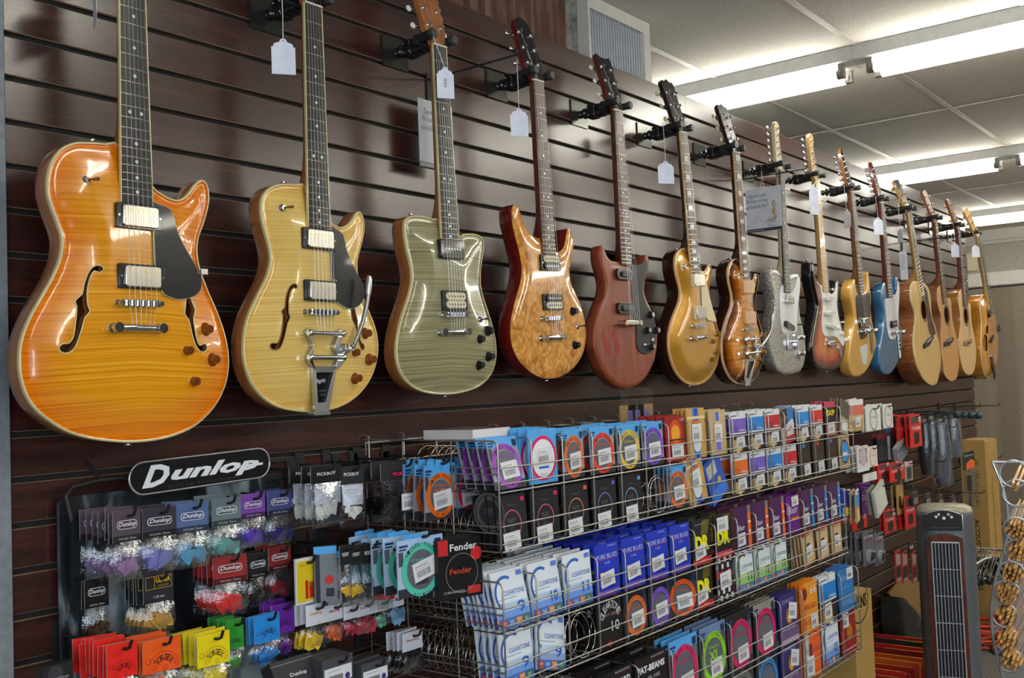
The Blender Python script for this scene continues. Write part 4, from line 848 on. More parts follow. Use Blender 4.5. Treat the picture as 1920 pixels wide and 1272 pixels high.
fr = g.fr.sub(*g.q(820, 942, .006), .006, R(20)); mb = MB(); slab(mb, fr, [(math.cos(a*.393)*.018, math.sin(a*.393)*.034) for a in range(16)], 0, .003, .001); mb.build('jack_plate', CHROME, g.root)
strap(g, 492, 46, -.030); strap(g, 690, 1148, -.022)
# 10 yellow-gold
but = mat('butterscotch_finish', S((206, 158, 72)), .22, coat=.9, noise=.12, nscale=8)
g = guitar('electric_guitar', 'butterscotch yellow guitar with black pickguard and two metal control plates', FH,
 [(275, 387), (250, 380), (240, 340), (232, 280), (222, 234), (212, 240), (195, 270), (182, 330), (180, 400), (190, 470), (205, 540), (215, 600), (213, 670), (200, 750), (182, 830), (170, 920), (163, 1000), (165, 1080), (180, 1150), (205, 1190), (240, 1200), (290, 1185), (340, 1140), (380, 1070), (410, 990), (430, 920), (438, 860), (430, 800), (415, 740), (400, 670), (388, 600), (383, 530), (385, 460), (384, 400), (376, 340), (371, 270), (368, 215), (360, 175), (348, 155), (342, 180), (346, 230), (345, 290), (335, 335), (322, 358)],
 [(1593.8, 359), (1604.2, 360.8)], [(1611.3, 550.8), (1622.3, 551.3)], th=.045, top=but, side=but, neck=wood_mat('aged_neck', [(.3, S((110, 62, 24))), (.7, S((150, 92, 40)))], (40, 40, 4), .2, .6), board=ROSEWD, arch=(.003, .008), scale=.648, hs='point', hsm=BLACKP, tilt=9, tuners='6', join=(1607, 525))
GG.append(g)
guard(g, [(245, 400), (275, 388), (330, 380), (350, 368), (378, 370), (382, 440), (384, 560), (375, 640), (365, 720), (345, 800), (318, 825), (292, 822), (275, 740), (258, 620), (245, 500)], BLACKP, .006)
fr = g.fr.sub(*g.q(310, 662, .008), .008); mb = MB(); slab(mb, fr, rrect(-.038, -.020, .038, .020, .005, 3), 0, .020, .003); mb.build('pickup_cover', CHROME, g.root)
fr = g.fr.sub(*g.q(330, 752, .006), .006); mb = MB(); slab(mb, fr, rrect(-.036, -.010, .036, .012, .003, 2), 0, .015, .002); mb.build('bridge', CHROME, g.root)
v = g.q(330, 752, .006)[1]; strings(g, v, .020)
fr = g.fr.sub(*g.q(392, 815, .006), .006); mb = MB(); slab(mb, fr, rrect(-.013, -.07, .013, .07, .012, 4), 0, .003, .0008); mb.build('control_plate', CHROME, g.root)
fr = g.fr.sub(*g.q(378, 745, .02), .02); mb = MB(); mb.lathe(g.fr.p(*g.q(378, 745, .008), .008), g.fr.N, [(0, .010), (.014, .010), (.02, .012), (.034, .011), (.036, .006)], 14); mb.build('knob', CHROME, g.root)
fr = g.fr
mb = MB(); pl = [g.q(*q, .005) for q in ((285, 910), (350, 875), (352, 950), (347, 1060), (322, 1092), (305, 1065), (292, 965))]; slab(mb, fr, pl, .002, .006, .0006); mb.build('jack_plate', mat('satin_white_metal', (.7, .7, .68), .35, .3), g.root)
# 11 blue
blue = mat('metallic_blue_finish', S((52, 108, 152)), .25, .25, coat=1)
g = guitar('electric_guitar', 'metallic blue guitar with white pickguard', FH,
 [(560, 418), (552, 412), (545, 372), (536, 318), (528, 265), (512, 272), (497, 295), (488, 340), (486, 400), (493, 470), (503, 530), (510, 590), (510, 650), (503, 720), (490, 800), (475, 880), (467, 960), (466, 1040), (475, 1110), (500, 1160), (540, 1178), (580, 1165), (620, 1120), (655, 1050), (680, 970), (690, 900), (690, 830), (682, 760), (672, 690), (665, 620), (663, 550), (668, 470), (673, 400), (672, 330), (662, 270), (648, 225), (633, 212), (628, 230), (632, 280), (633, 330), (625, 370), (608, 395)],
 [(1650.4, 379.7), (1659, 380.5)], [(1666.6, 558.3), (1674.7, 558.9)], th=.043, top=blue, side=blue, neck=wood_mat('reddish_neck', [(.3, S((96, 32, 14))), (.7, S((132, 50, 24)))], (40, 40, 4), .2, .6), board=ROSEWD, arch=(.003, .008), scale=.648, hs='point', hsm=BLACKP, tilt=9, tuners='6', join=(1660, 537))
GG.append(g)
guard(g, [(532, 432), (560, 422), (608, 412), (635, 380), (648, 320), (655, 250), (668, 300), (669, 400), (664, 500), (660, 600), (661, 680), (655, 755), (630, 818), (600, 832), (577, 825), (562, 780), (547, 680), (537, 560), (530, 480)], WG, .006)
fr = g.fr.sub(*g.q(603, 677, .008), .008); mb = MB(); slab(mb, fr, rrect(-.036, -.016, .036, .016, .003, 2), 0, .012, .001); p = mb.build('pickup', BLACKP, g.root)
mb = MB(); slab(mb, fr, rrect(-.028, -.004, .032, .004, .003, 2), .012, .015); mb.build('pole_piece', CHROME, p)
fr = g.fr.sub(*g.q(610, 760, .006), .006); mb = MB(); slab(mb, fr, rrect(-.036, -.008, .036, .010, .003, 2), 0, .015, .002); mb.build('bridge', CHROME, g.root)
v = g.q(610, 760, .006)[1]; strings(g, v, .020)
mb = MB(); mb.lathe(g.fr.p(*g.q(655, 760, .008), .008), g.fr.N, [(0, .010), (.014, .010), (.02, .012), (.034, .011), (.036, .006)], 14); mb.build('knob', CHROME, g.root)
fr = g.fr.sub(*g.q(664, 885, .006), .006); mb = MB(); slab(mb, fr, rrect(-.012, -.065, .012, .065, .011, 4), 0, .003, .0008); p = mb.build('control_plate', WHITEP, g.root)
for k in (-.02, .0, .02):
    mb = MB(); block(mb, fr, -.004, k-.004, .006, k+.004, .003, .009); mb.build('slide_switch', BLACKP, p)
# 12-14 flat-top acoustics
SPR = wood_mat('spruce_top', [(.3, S((218, 172, 96))), (.7, S((236, 196, 124)))], (130, 1, 2), .25, .6, dist=.1)
QB = wood_mat('quilted_sapele_sides', [(.3, S((112, 62, 34))), (.5, S((150, 90, 54))), (.7, S((176, 112, 70)))], (14, 14, 60), .25, .6, dist=2.5)
CED = wood_mat('cedar_top', [(.3, S((190, 134, 76))), (.7, S((214, 160, 98)))], (110, 1, 2), .4, .2, dist=.1)
SP2 = wood_mat('pale_spruce_top', [(.3, S((206, 164, 106))), (.7, S((226, 188, 132)))], (110, 1, 2), .4, .2, dist=.1)
MAS = wood_mat('satin_mahogany_sides', [(.3, S((116, 66, 40))), (.7, S((150, 92, 58)))], (30, 30, 5), .45, .15)
MAS2 = wood_mat('golden_maple_sides', [(.3, S((146, 96, 40))), (.7, S((180, 124, 58)))], (30, 30, 5), .3, .4)
DKH = mat('dark_bridge_wood', S((44, 30, 24)), .5)
def flat(label, out, nut, end, top, side, nk, hole, br, join, brm, hsm, ts, button=None, bind=None):
    g = guitar('acoustic_guitar', label, FI, out, nut, end, d=.145, th=.105, top=top, side=side, neck=nk, board=ROSEWD, binding=bind, arch=(.001, .004), scale=.645, hs='aco', hsm=hsm, button=button, post=GOLDM if ts else NICKEL, acoustic=True, holes=[hole], join=join, side_round=.004)
    fr = g.fr; u, v = g.q(hole[0], hole[1])
    mb = MB(); ring(mb, fr, u, v, hole[2]+.004, hole[2]+.012, .0013, (1, 1, 1), n=40); mb.build('rosette', DKH, g.root)
    u, v = g.q(*br, .006); f3 = fr.sub(u, v); mb = MB()
    slab(mb, f3, spline([(-.085, -.012), (-.085, .008), (-.045, .010), (0, .014), (.045, .010), (.085, .008), (.085, -.012), (.04, -.016), (0, -.024), (-.04, -.016)], 2), 0, .009, .002); b = mb.build('bridge', brm, g.root)
    mb = MB(); block(mb, f3, -.036, .004, .036, .007, .009, .013); mb.build('saddle', PEARL, b)
    for i in range(6):
        mb = MB(); mb.lathe(f3.p(-.026+.0104*i, -.006, .009), f3.N, [(0, .003), (.004, .0028), (.005, .001)], 8); mb.build('bridge_pin', BLACKP if ts else PEARL, b)
    strings(g, v+.005, .019, v-.006, .026, .013); GG.append(g); return g
g = flat('jumbo acoustic guitar with yellow spruce top, quilted brown sides and dark moustache bridge', [(250, 195), (225, 195), (202, 212), (190, 260), (190, 320), (200, 390), (220, 450), (235, 510), (238, 560), (230, 620), (220, 690), (218, 760), (222, 840), (235, 920), (255, 1000), (285, 1070), (320, 1130), (365, 1170), (405, 1182), (440, 1160), (456, 1110), (471, 1040), (478, 950), (476, 870), (463, 780), (441, 690), (425, 620), (400, 560), (390, 500), (385, 440), (382, 380), (375, 320), (362, 270), (342, 235), (320, 215), (295, 205)],
 [(1703.1, 397), (1710.9, 399.5)], [(1727, 557.8), (1735.9, 558.8)], SPR, QB, wood_mat('blond_neck', [(.3, S((170, 128, 70))), (.7, S((196, 154, 92)))], (40, 40, 4), .25, .5), (318, 465, .050), (362, 765), (1720, 528), DKH, BLACKP, 1, GOLDM, bind=IVB)
guard(g, [(322, 245), (340, 262), (352, 300), (365, 390), (378, 470), (398, 570), (422, 640), (428, 695), (400, 706), (376, 690), (356, 600), (352, 500), (345, 400), (328, 340)], mat('tortoise_guard', S((76, 44, 32)), .25, noise=.5, nscale=90), .003, .0015)
flat('cutaway acoustic guitar with reddish cedar top and satin sides', [(480, 240), (460, 240), (446, 265), (442, 320), (446, 390), (458, 450), (480, 520), (482, 580), (478, 650), (476, 730), (479, 820), (487, 900), (500, 980), (505, 1060), (530, 1110), (565, 1140), (600, 1142), (630, 1110), (645, 1050), (652, 970), (648, 880), (638, 790), (622, 700), (602, 620), (588, 550), (582, 480), (580, 420), (575, 375), (560, 352), (547, 356), (540, 380), (532, 405)],
 [(1751.5, 414.2), (1759, 416)], [(1769.3, 568.6), (1776.2, 571.6)], CED, MAS, MAS, (534, 512, .046), (556, 765), (1763, 537), DKH, MAS, 1, GOLDM)
flat('cutaway acoustic guitar with pale spruce top, third from the right end', [(680, 278), (658, 282), (645, 310), (642, 360), (648, 420), (658, 480), (664, 540), (663, 600), (655, 670), (648, 740), (650, 820), (658, 900), (672, 970), (690, 1030), (715, 1070), (750, 1085), (780, 1072), (800, 1030), (812, 960), (815, 880), (810, 800), (798, 720), (782, 640), (770, 570), (766, 500), (766, 450), (760, 410), (747, 402), (737, 420), (727, 438)],
 [(1794.8, 428), (1801.7, 429)], [(1807.6, 572.6), (1814, 575.5)], SP2, MAS2, MAS, (718, 525, .046), (738, 770), (1804, 545), mat('light_bridge_wood', S((150, 116, 76)), .5), MAS, 1, GOLDM)
GG[-1].root['label'] = 'cutaway acoustic guitar with pale spruce top beside the arched yellow guitar'
# 15 archtop
top = wood_mat('honey_archtop', [(.3, S((186, 122, 34))), (.7, S((212, 150, 56)))], (60, 1, 3), .15, .9, burst=[(0, (.75, .6, .45)), (.3, (1, 1, 1))])
g = guitar('archtop_guitar', 'honey-yellow archtop guitar with small f-holes at the far right end of the row', FI,
 [(940, 330), (910, 320), (880, 325), (858, 370), (853, 440), (862, 520), (868, 600), (866, 680), (862, 770), (862, 860), (870, 940), (885, 1020), (905, 1085), (935, 1120), (965, 1118), (990, 1080), (1010, 1000), (1022, 900), (1025, 800), (1018, 700), (1008, 620), (998, 550), (988, 500), (975, 455), (962, 440)],
 [(1832, 442), (1838, 442.8)], [(1856.8, 576.5), (1860.7, 576.5)], d=.145, th=.085, top=top, side=wood_mat('honey_sides', [(.3, S((170, 108, 30))), (.7, S((206, 142, 52)))], (14, 14, 40), .15, .9), neck=MAPLEN, board=EBONY, binding=IVB, arch=(.016, .07), scale=.63, hs='gib', hsm=MAPLEN, button=GOLDM, post=GOLDM, acoustic=True, join=(1852, 556),
 holes=[[(897, 612), (889, 625), (884, 660), (886, 690), (895, 694), (902, 660), (903, 630)], [(880, 700), (872, 740), (872, 800), (878, 850), (888, 858), (894, 810), (894, 750), (890, 710)]])
GG.append(g)
u, v = g.q(958, 740, .016); f3 = g.fr.sub(u, v); mb = MB(); slab(mb, f3, rrect(-.05, -.006, .05, .006, .004, 2), .006, .030, .002); mb.build('bridge', BLACKP, g.root); strings(g, v, .038)
mb = MB(); f4 = g.fr.sub(*g.q(975, 1010, .02), .02); slab(mb, f4, [(-.03, -.07), (.03, -.07), (.018, .07), (-.018, .07)], 0, .006, .001); mb.build('tailpiece', BLACKP, g.root)
mb = MB(); f4 = g.fr.sub(*g.q(940, 500, .02), .02); slab(mb, f4, rrect(-.035, -.012, .035, .012, .004, 2), -.004, .012, .001); mb.build('pickup', BLACKP, g.root)
for q in ((1012, 622), (1018, 658)): knob(g, *q, 'black')
# ------------------------------------------------------------------ hangers
ZA = CH+.826
def hanger(g, i, lab):
    x = g.fr.p(g.cen(g.nv), g.nv).x; d = g.d
    z = g.fr.p(0, g.nv).z+.015
    root = empty('guitar_hanger', (x, WY, z-.036), lab, 'guitar hanger', 'yoke hangers along the slatwall')
    mb = MB(); mb.box((x-.048, WY-.004, z-.037), (x+.040, WY-.0005, z+.037)); mb.box((x-.048, WY-.004, z+.037), (x+.04, WY+.006, z+.0395))
    mb.build('wall_plate', mat('plate_metal', S((70, 72, 66)), .22, .6), root)
    f = Fr((x, WY, z), (1, 0, 0), (0, 0, 1), (0, -1, 0))
    mb = MB(); mb.lathe(f.p(0, 0, .004), f.N, [(0, .012), (.004, .012), (.006, .006), (.012, .006), (.014, .0155), (.018, .0165), (.022, .0155), (.024, .007), (.05, .007)], 14); mb.build('arm', BLACKP, root)
    mb = MB(); e = d+.004
    slab(mb, f, rrect(-.020, -.021, .020, .021, .008, 3), .040, .066, .003)
    for k in range(5): w = .066+.004*k; slab(mb, f, rrect(-.018+.001*(k % 2), -.018, .018-.001*(k % 2), .018, .005, 2), w, w+.004)
    slab(mb, f, rrect(-.018, -.016, .018, .016, .005, 2), .086, d-.030, .002)
    b = mb.build('swivel_block', BLACKP, root)
    for a in (-.010, .010):
        for c in (-.011, .011):
            mb = MB(); mb.lathe((x-.0201, WY-.053+a, z+c), (-1, 0, 0), [(0, .0028), (.0012, .002)], 8); mb.build('rivet', NICKEL, b)
    mb = MB(); slab(mb, f, rrect(-.043, -.011, .043, .011, .008, 3), d-.034, d-.018, .002); mb.build('crossbar', RUBBER, root)
    for s in (-1, 1):
        pz = .004
        mb = MB(); mb.tube([f.p(s*.035, pz, d-.026), f.p(s*.035, pz+.001, d+.006), f.p(s*.036, pz+.002, d+.020)], [.0105, .0105, .010], 12)
        pr = mb.build('prong', RUBBER, root)
        mb = MB(); mb.lathe(f.p(s*.036, pz+.002, d+.0195), f.N, [(0, .012), (.010, .012), (.0125, .010)], 12); mb.build('end_cap', mat('grey_rubber', S((58, 60, 60)), .5), pr)
    return root
WHO = ['amber sunburst semi-hollow guitar', 'blond semi-hollow guitar', 'grey-green flame guitar', 'quilted maple guitar with red sides', 'worn reddish-brown slab guitar', 'gold top guitar', 'tobacco sunburst guitar', 'silver sparkle guitar', 'three-colour sunburst guitar', 'butterscotch yellow guitar', 'metallic blue guitar', 'jumbo acoustic with quilted sides', 'cedar-topped cutaway acoustic', 'pale spruce cutaway acoustic', 'honey-yellow archtop']
for i, g in enumerate(GG): hanger(g, i, 'black swivel yoke hanger holding the '+WHO[i])
# ------------------------------------------------------------------ price tags and signs
def price_tag(x0, y0, x1, y1, d, sx, sy, lab, rot=0, code=False):
    a = W((x0+x1)/2, y0, d); b = W((x0+x1)/2, y1, d); l, r_ = W(x0, (y0+y1)/2, d), W(x1, (y0+y1)/2, d)
    h = a.z-b.z; rot = rot if rot else -34
    c, s = math.cos(R(rot)), math.sin(R(rot))
    m_ = (a+b)/2; Uv = Vector((c, s, 0)); w = abs((x1-x0)/max(1, abs(SCR(m_+Uv*.5e-2)[0]-SCR(m_-Uv*.5e-2)[0])))*1e-2; w = min(.055, w)
    f = Fr((a.x, WY-d, b.z), (c, s, 0), (0, 0, 1), (s, -c, 0))
    pts = [(-w/2, 0), (w/2, 0), (w/2, h*.76)]+[(w*.5-w*.16*(1-math.cos(t)) if False else w*.5-.07*w-w*.10*(1-math.cos(t)), h*.76+h*.10*math.sin(t)) for t in (0, .8, 1.5)]+[(w*.16, h*.90), (w*.12, h*.97), (0, h), (-w*.12, h*.97), (-w*.16, h*.90)]+[(-(w*.5-.07*w-w*.10*(1-math.cos(t))), h*.76+h*.10*math.sin(t)) for t in (1.5, .8, 0)]+[(-w/2, h*.76)]
    mb = MB(); slab(mb, f, pts, 0, .0006); o = mb.build('price_tag', TAGM, label=lab, cat='price tag', group='white string tags on the guitars', loc=f.p(0, h))
    mb = MB(); disc(mb, f, 0, h*.93, w*.035, .0009, (0, 0, 0), n=8); mb.build('hole', BLACKM, o)
    if code:
        mb = MB()
        for k in range(6): rect(mb, f, -.004, h*(.35+.05*k), .003, h*(.37+.05*k), .0009, (.1, .1, .12))
        mb.build('barcode', PRINT, o)
    e = W(sx, sy, d); mb = MB(); mb.tube([f.p(0, h*.93, .0008), tuple((f.p(0, h*.93, 0)+e)/2+Vector((.001, 0, 0))), e], .0009, 5); mb.build('string', STRM, o)
for q in ((508, 72, 553, 139, .15, 528, -20, 'white tag on a long string left of the blond guitar neck'), (818, 125, 850, 184, .17, 812, 68, 'white tag lying over the strings of the grey-green guitar', 0, True),
          (956, 203, 989, 255, .15, 969, 112, 'white tag hanging left of the quilted maple guitar neck'), (1232, 302, 1263, 344, .16, 1243, 230, 'white tag hanging left of the gold top guitar neck'),
          (1581, 393, 1594, 427, .17, 1582, 345, 'narrow white tag turned edge-on beside the butterscotch guitar neck', 50), (1637, 407, 1655, 440, .17, 1641, 366, 'grey-white tag beside the metallic blue guitar neck'),
          (1682, 429, 1692, 455, .17, 1684, 380, 'white tag turned edge-on left of the jumbo acoustic neck', 50), (1782, 455, 1798, 482, .17, 1787, 418, 'lavender-white tag left of the pale spruce acoustic neck', 0), (1820, 459, 1837, 482, .17, 1828, 442, 'white tag hanging left of the archtop neck'),
          (1145, 246, 1152, 282, .05, 1149, 232, 'white tag behind the worn slab guitar neck', 60), (1516, 345, 1533, 402, .185, 1530, 340, 'white tag lying flat on the maple neck of the sunburst guitar'), (172, -40, 181, 46, .12, 176, -60, 'white tag edge-on at the top left corner', 65)): price_tag(*q)  # the piece over the maple neck is just a flat white tag shape
signm = mat('sign_card', S((214, 216, 224)), .5)
def sign(o, U, w, h, lab, string_to, full=True):
    f = Fr(o, U, (0, 0, 1)); mb = MB(); slab(mb, f, [(-w/2, 0), (w/2, 0), (w/2, h), (-w/2, h)], -.0006, .0006)
    r = mb.build('financing_sign', signm, label=lab, cat='sign', group='financing signs on wall hooks', loc=f.p(0, h))
    mb = MB(); z = .0012; rect(mb, f, -w/2, 0, w/2, h*.075, z, S((60, 64, 84)))
    for k in range(16): rect(mb, f, -w*.46+k*.004, h*.03, -w*.46+k*.004+.003, h*.045, z+.0002, S((180, 184, 196)))
    tx = -.01 if full else 0
    for i, t in enumerate(('Special', 'financing', 'available*')): text(mb, f, t, tx-w*.10, h*(.82-.115*i), w*(.5, .6, .66)[i], h*(.10, .10, .085)[i], S((118, 122, 132)), z, bold=.004)
    random.seed(3)
    for k in range(26):
        a = random.uniform(-.3, 1.1); L_ = random.uniform(.02, .05); x0, y0 = w*random.uniform(-.15, .25), h*random.uniform(.10, .26)
        dx, dy = math.cos(a)*L_*w*8, math.sin(a)*L_*h*3; n_ = .0009
        poly(mb, f, [(x0, y0), (x0+dx*.5, y0+dy*.5+n_), (min(w*.47, x0+dx), y0+dy), (x0+dx*.5, y0+dy*.5-n_)], z, S((150, 154, 166)))
    pr = mb.build('lettering', PRINT, r)
    if full:
        pts = [(.0, -.03), (.008, -.024), (.006, -.012), (-.004, -.008), (-.008, .004), (0, .012), (.008, .006), (.006, -.004), (-.002, -.002), (.001, .014), (.006, .028), (.004, .042), (-.001, .046), (-.003, .036), (.002, -.02), (.004, -.036), (-.004, -.040)]
        mb = MB(); mb.tube([f.p(w*.30+u*w/.13*.9, h*.42+v*h/.17*.9, .002) for u, v in spline(pts, 3, False)], .0014, 5, col=S((190, 140, 40))); mb.build('gold_clef', mat('gold_ink', S((196, 150, 50)), .5), r)
    mb = MB()
    for s in (-.006, .006): mb.tube([f.p(s, h-.004, .001), string_to], .0007, 4)
    mb.build('string', STRM, r)
# sign 1 hangs flat near the wall; sign 2 hangs square to the wall from a long hook
a = W(783, 183, .05); w1 = .125; bz = W(783, 310, .05).z
sign((a.x+w1/2, WY-.05, bz), (1, 0, 0), w1, a.z-bz, 'white financing sign partly hidden behind the neck of the grey-green guitar', W(809, 152, .05), False)
X2 = W(1397, 356, .10).x
a = PX(1397, 357, X2); b = PX(1463, 347, X2); c = PX(1402, 438, X2); wd = abs(a.y-b.y)
sign((X2, (a.y+b.y)/2, c.z), (0, -1, 0), wd, a.z-c.z, 'white and grey financing sign with a gold clef, between the tobacco and silver sparkle guitars', PX(1428, 322, X2))
def rod(px0, d0, end, lab, brk=True):
    a = W(*px0, 0); L_ = WY-PX(*end, a.x).y; root = empty('sign_hook', (a.x, WY, a.z-.03), lab, 'hook', 'long sign hooks on the slatwall')
    mb = MB(); mb.box((a.x-.010, WY-.004, a.z-.055), (a.x+.012, WY, a.z+.016)); mb.build('bracket', BLACKM, root)
    mb = MB(); mb.tube([(a.x, WY-.004, a.z), (a.x, WY-L_, a.z), (a.x, WY-L_-.008, a.z+.012)], .0026, 8); mb.build('rod', BLACKM, root)
rod((803, 150), 0, (984, 104), 'long black hook rod reaching out behind the quilted maple guitar headstock')
rod((1382, 338), 0, (1511, 311), 'long black hook rod carrying the sign beside the silver sparkle guitar')
rod((1690, 455), 0, (1795, 443), 'long black hook rod beside the jumbo acoustic neck')
X3 = W(1692, 470, .10).x; a = PX(1686, 472, X3); c = PX(1692, 525, X3)
wq = abs(PX(1700, 472, X3).y-a.y); f = Fr((X3, a.y, c.z), (0, -1, 0), (0, 0, 1)); mb = MB(); slab(mb, f, [(0, 0), (wq, 0), (wq, a.z-c.z), (0, a.z-c.z)], -.0006, .0006); o = mb.build('hanging_card', signm, label='narrow white card turned nearly edge-on in front of the jumbo acoustic shoulder', cat='sign')
mb = MB(); random.seed(5)
for k in range(9): rect(mb, f, wq*.15, (a.z-c.z)*(.85-.06*k), wq*random.uniform(.5, .85), (a.z-c.z)*(.87-.06*k), .0012, S((160, 140, 130)))
mb.build('lettering', PRINT, o)
for px, col, lab in (((1754, 440), S((150, 90, 150)), 'round purple sticker card behind the cedar acoustic neck'), ((1796, 444), S((200, 200, 190)), 'pale diamond card behind the pale spruce acoustic neck')):
    q = W(*px, .05); f = Fr(q, (1, 0, 0), (0, 0, 1)); mb = MB()
    slab(mb, f, ([(math.cos(i*.52)*.045, math.sin(i*.52)*.045) for i in range(12)] if px[0] == 1754 else [(-.06, 0), (0, -.05), (.06, 0), (0, .05)]), 0, .0006, col=col); mb.build('hang_card', PRINT, label=lab, cat='card')
# ================================================================== STRING RACKS
D0 = .40; YF = WY-D0
COL = [1.663, 1.777, 1.892, 2.012, 2.132, 2.248, 2.366, 2.482, 2.60, 2.735, 2.86, 2.98, 3.10, 3.215, 3.335, 3.455, 3.575, 3.69]
LC = [2.005, 2.17, 2.335, 2.50, 2.665, 2.83, 3.0, 3.17, 3.335, 3.50, 3.665]
Wt, Bk = (.80, .80, .82), (.012, .012, .014)
STICK = (.78, .78, .80)
def sticker(mb_parent, fr, cx, cy, w, h, rot=0, z=.0022, lab=None, dot=None):
    w *= 1.35; mb = MB(); f = fr.sub(cx, cy, z, R(rot)); rect(mb, f, -w/2, -h/2, w/2, h/2, 0, STICK)
    random.seed(int(cx*1e5+cy*1e4)); u = -w*.36
    while u < w*.22:
        t = random.uniform(.0006, .0014); rect(mb, f, u, -h*.32, u+t, h*.02, .0002, (.12, .12, .14)); u += t+random.uniform(.0007, .0014)
    rect(mb, f, -w*.4, h*.22, w*.15, h*.30, .0002, (.45, .45, .5)); rect(mb, f, -w*.4, h*.1, w*.3, h*.14, .0002, (.5, .5, .55))
    if dot: disc(mb, f, w*.32, -h*.25, h*.12, .0003, dot)
    return mb.build('price_sticker', PRINT, mb_parent)
class Pack:
    """a flat pack: body box plus printed layers; local frame at its bottom centre"""
    def __init__(s, w, h, t=.003, body=Wt, edge=None, mat_=None):
        s.w, s.h, s.t = w, h, t; s.f = Fr((0, 0, 0), (1, 0, 0), (0, 0, 1), (0, -1, 0)); s.mb = MB(); s.m = mat_ or PRINT; e = edge or body
        s.mb.box((-w/2, 0, 0), (w/2, t, h), 0, e); s.r(-1, 0, 1, 1, body, 0.0002); s.st = None; s.kids = []
    def r(s, u0, v0, u1, v1, c, z=.0006): rect(s.mb, s.f, u0*s.w/2, v0*s.h, u1*s.w/2, v1*s.h, z, c)
    def t_(s, t, cu, cv, w, h, c, z=.0012, **k): text(s.mb, s.f, t, cu*s.w/2, cv*s.h, w*s.w, h*s.h, c, z, **k)
    def ring(s, cu, cv, r0, r1, c, z=.0012):
        k = min(1, .47*s.h/(r1*s.w)); r0, r1 = r0*k, r1*k; ring(s.mb, s.f, cu*s.w/2, cv*s.h, r0*s.w, r1*s.w, z, c)
    def build(s, label, cat='string pack', group=None, name='string_pack'):
        o = s.mb.build(name, s.m, label=label, cat=cat, group=group, loc=(0, 0, 0)); o.location = (0, 0, 0)
        if s.st: sticker(o, s.f, s.st[0]*s.w/2, s.st[1]*s.h, s.st[2], s.st[3], s.st[4] if len(s.st) > 4 else 0, dot=s.st[5] if len(s.st) > 5 else None)
        for k in s.kids: k(o, s.f)
        return o
SKY = S((84, 168, 235)); GREY = S((150, 154, 166)); DGREY = S((52, 54, 62))
def ringpack(c, top=SKY, body=GREY, title='NICKEL WOUND', xl=True, w=.104, h=.110, st=(.12, .36, .042, .036, 4)):
    p = Pack(w, h, .003, body, body)
    p.r(-1, 0, 1, .16, DGREY); p.r(-1, .80, 1, 1, top)
    p.r(-.92, .87, -.55, .91, S((30, 60, 110)), .0009); p.r(-.92, .82, -.62, .85, S((30, 60, 110)), .0009)
    for i in range(7): p.r(-.95+.03*i, .55, -.93+.03*i, .80, DGREY, .0008)
    disc(p.mb, p.f, 0, h*.42, w*.34, .0009, S((96, 98, 108))); p.r(-.25, .18, .3, .30, DGREY, .0010)
    p.ring(0, .44, .345, .46, c, .0014)
    ringtext(p.mb, p.f, title, 0, h*.44, w*.402, w*.066, R(146), R(34), (.03, .02, .03), .0019)
    ringtext(p.mb, p.f, 'EXL125', 0, h*.44, w*.402, w*.048, R(242), R(298), (.03, .02, .03), .0019, flip=True)
    p.t_("D'Addario", 0, .62, .40, .05, c, .0016, bold=.01)
    if xl: p.t_('XL', 0, .47, .40, .17, c, .0016, bold=.03)
    p.mb.face([p.f.p(u*w/2, v*h, .0016) for u, v in ((.62, .94), (.9, .94), (.9, .84), (.76, .79), (.62, .84))], 0, (.02, .03, .08))
    p.st = st; return p
def nyxl(c, w=.104, h=.108, st=(-.12, .12, .042, .036, 3)):
    p = Pack(w, h, .004, S((34, 34, 38)), Bk); p.ring(.0, .42, .27, .285, c, .0010); p.ring(.01, .425, .285, .292, S((200, 190, 200)), .0012)
    p.t_('NY', 0, .50, .24, .09, S((120, 120, 124)), .0012); p.t_('XL', 0, .34, .24, .09, S((84, 84, 88)), .0012)
    p.t_("D'Addario", 0, .80, .28, .04, S((110, 100, 110)), .0012); p.r(.66, .85, .9, .93, c); p.st = st; return p
def photo(c, foot=S((196, 160, 104)), dark=S((44, 34, 40)), w=.104, h=.112, st=(.15, .22, .04, .034, 3)):
    p = Pack(w, h, .004, Wt, Wt); p.r(-1, 0, 1, .44, dark); p.r(-.9, 0, .35, .30, foot, .0009); disc(p.mb, p.f, -w*.1, h*.12, w*.18, .0012, S((220, 190, 130)))
    p.r(-1, .48, 1, .84, c, .0009); poly(p.mb, p.f, [(-w*.5, h*.48), (w*.2, h*.48), (w*.02, h*.60), (-w*.2, h*.66), (-w*.5, h*.66)], .0012, tuple(q*.75 for q in c))
    p.t_("D'Addario", .42, .54, .42, .06, (.9, .9, .9), .0015, bold=.01); p.r(-.9, .90, -.2, .93, S((70, 90, 140)), .0009)
    p.ring(0, .955, .05, .065, (.05, .05, .05)); p.st = st; return p
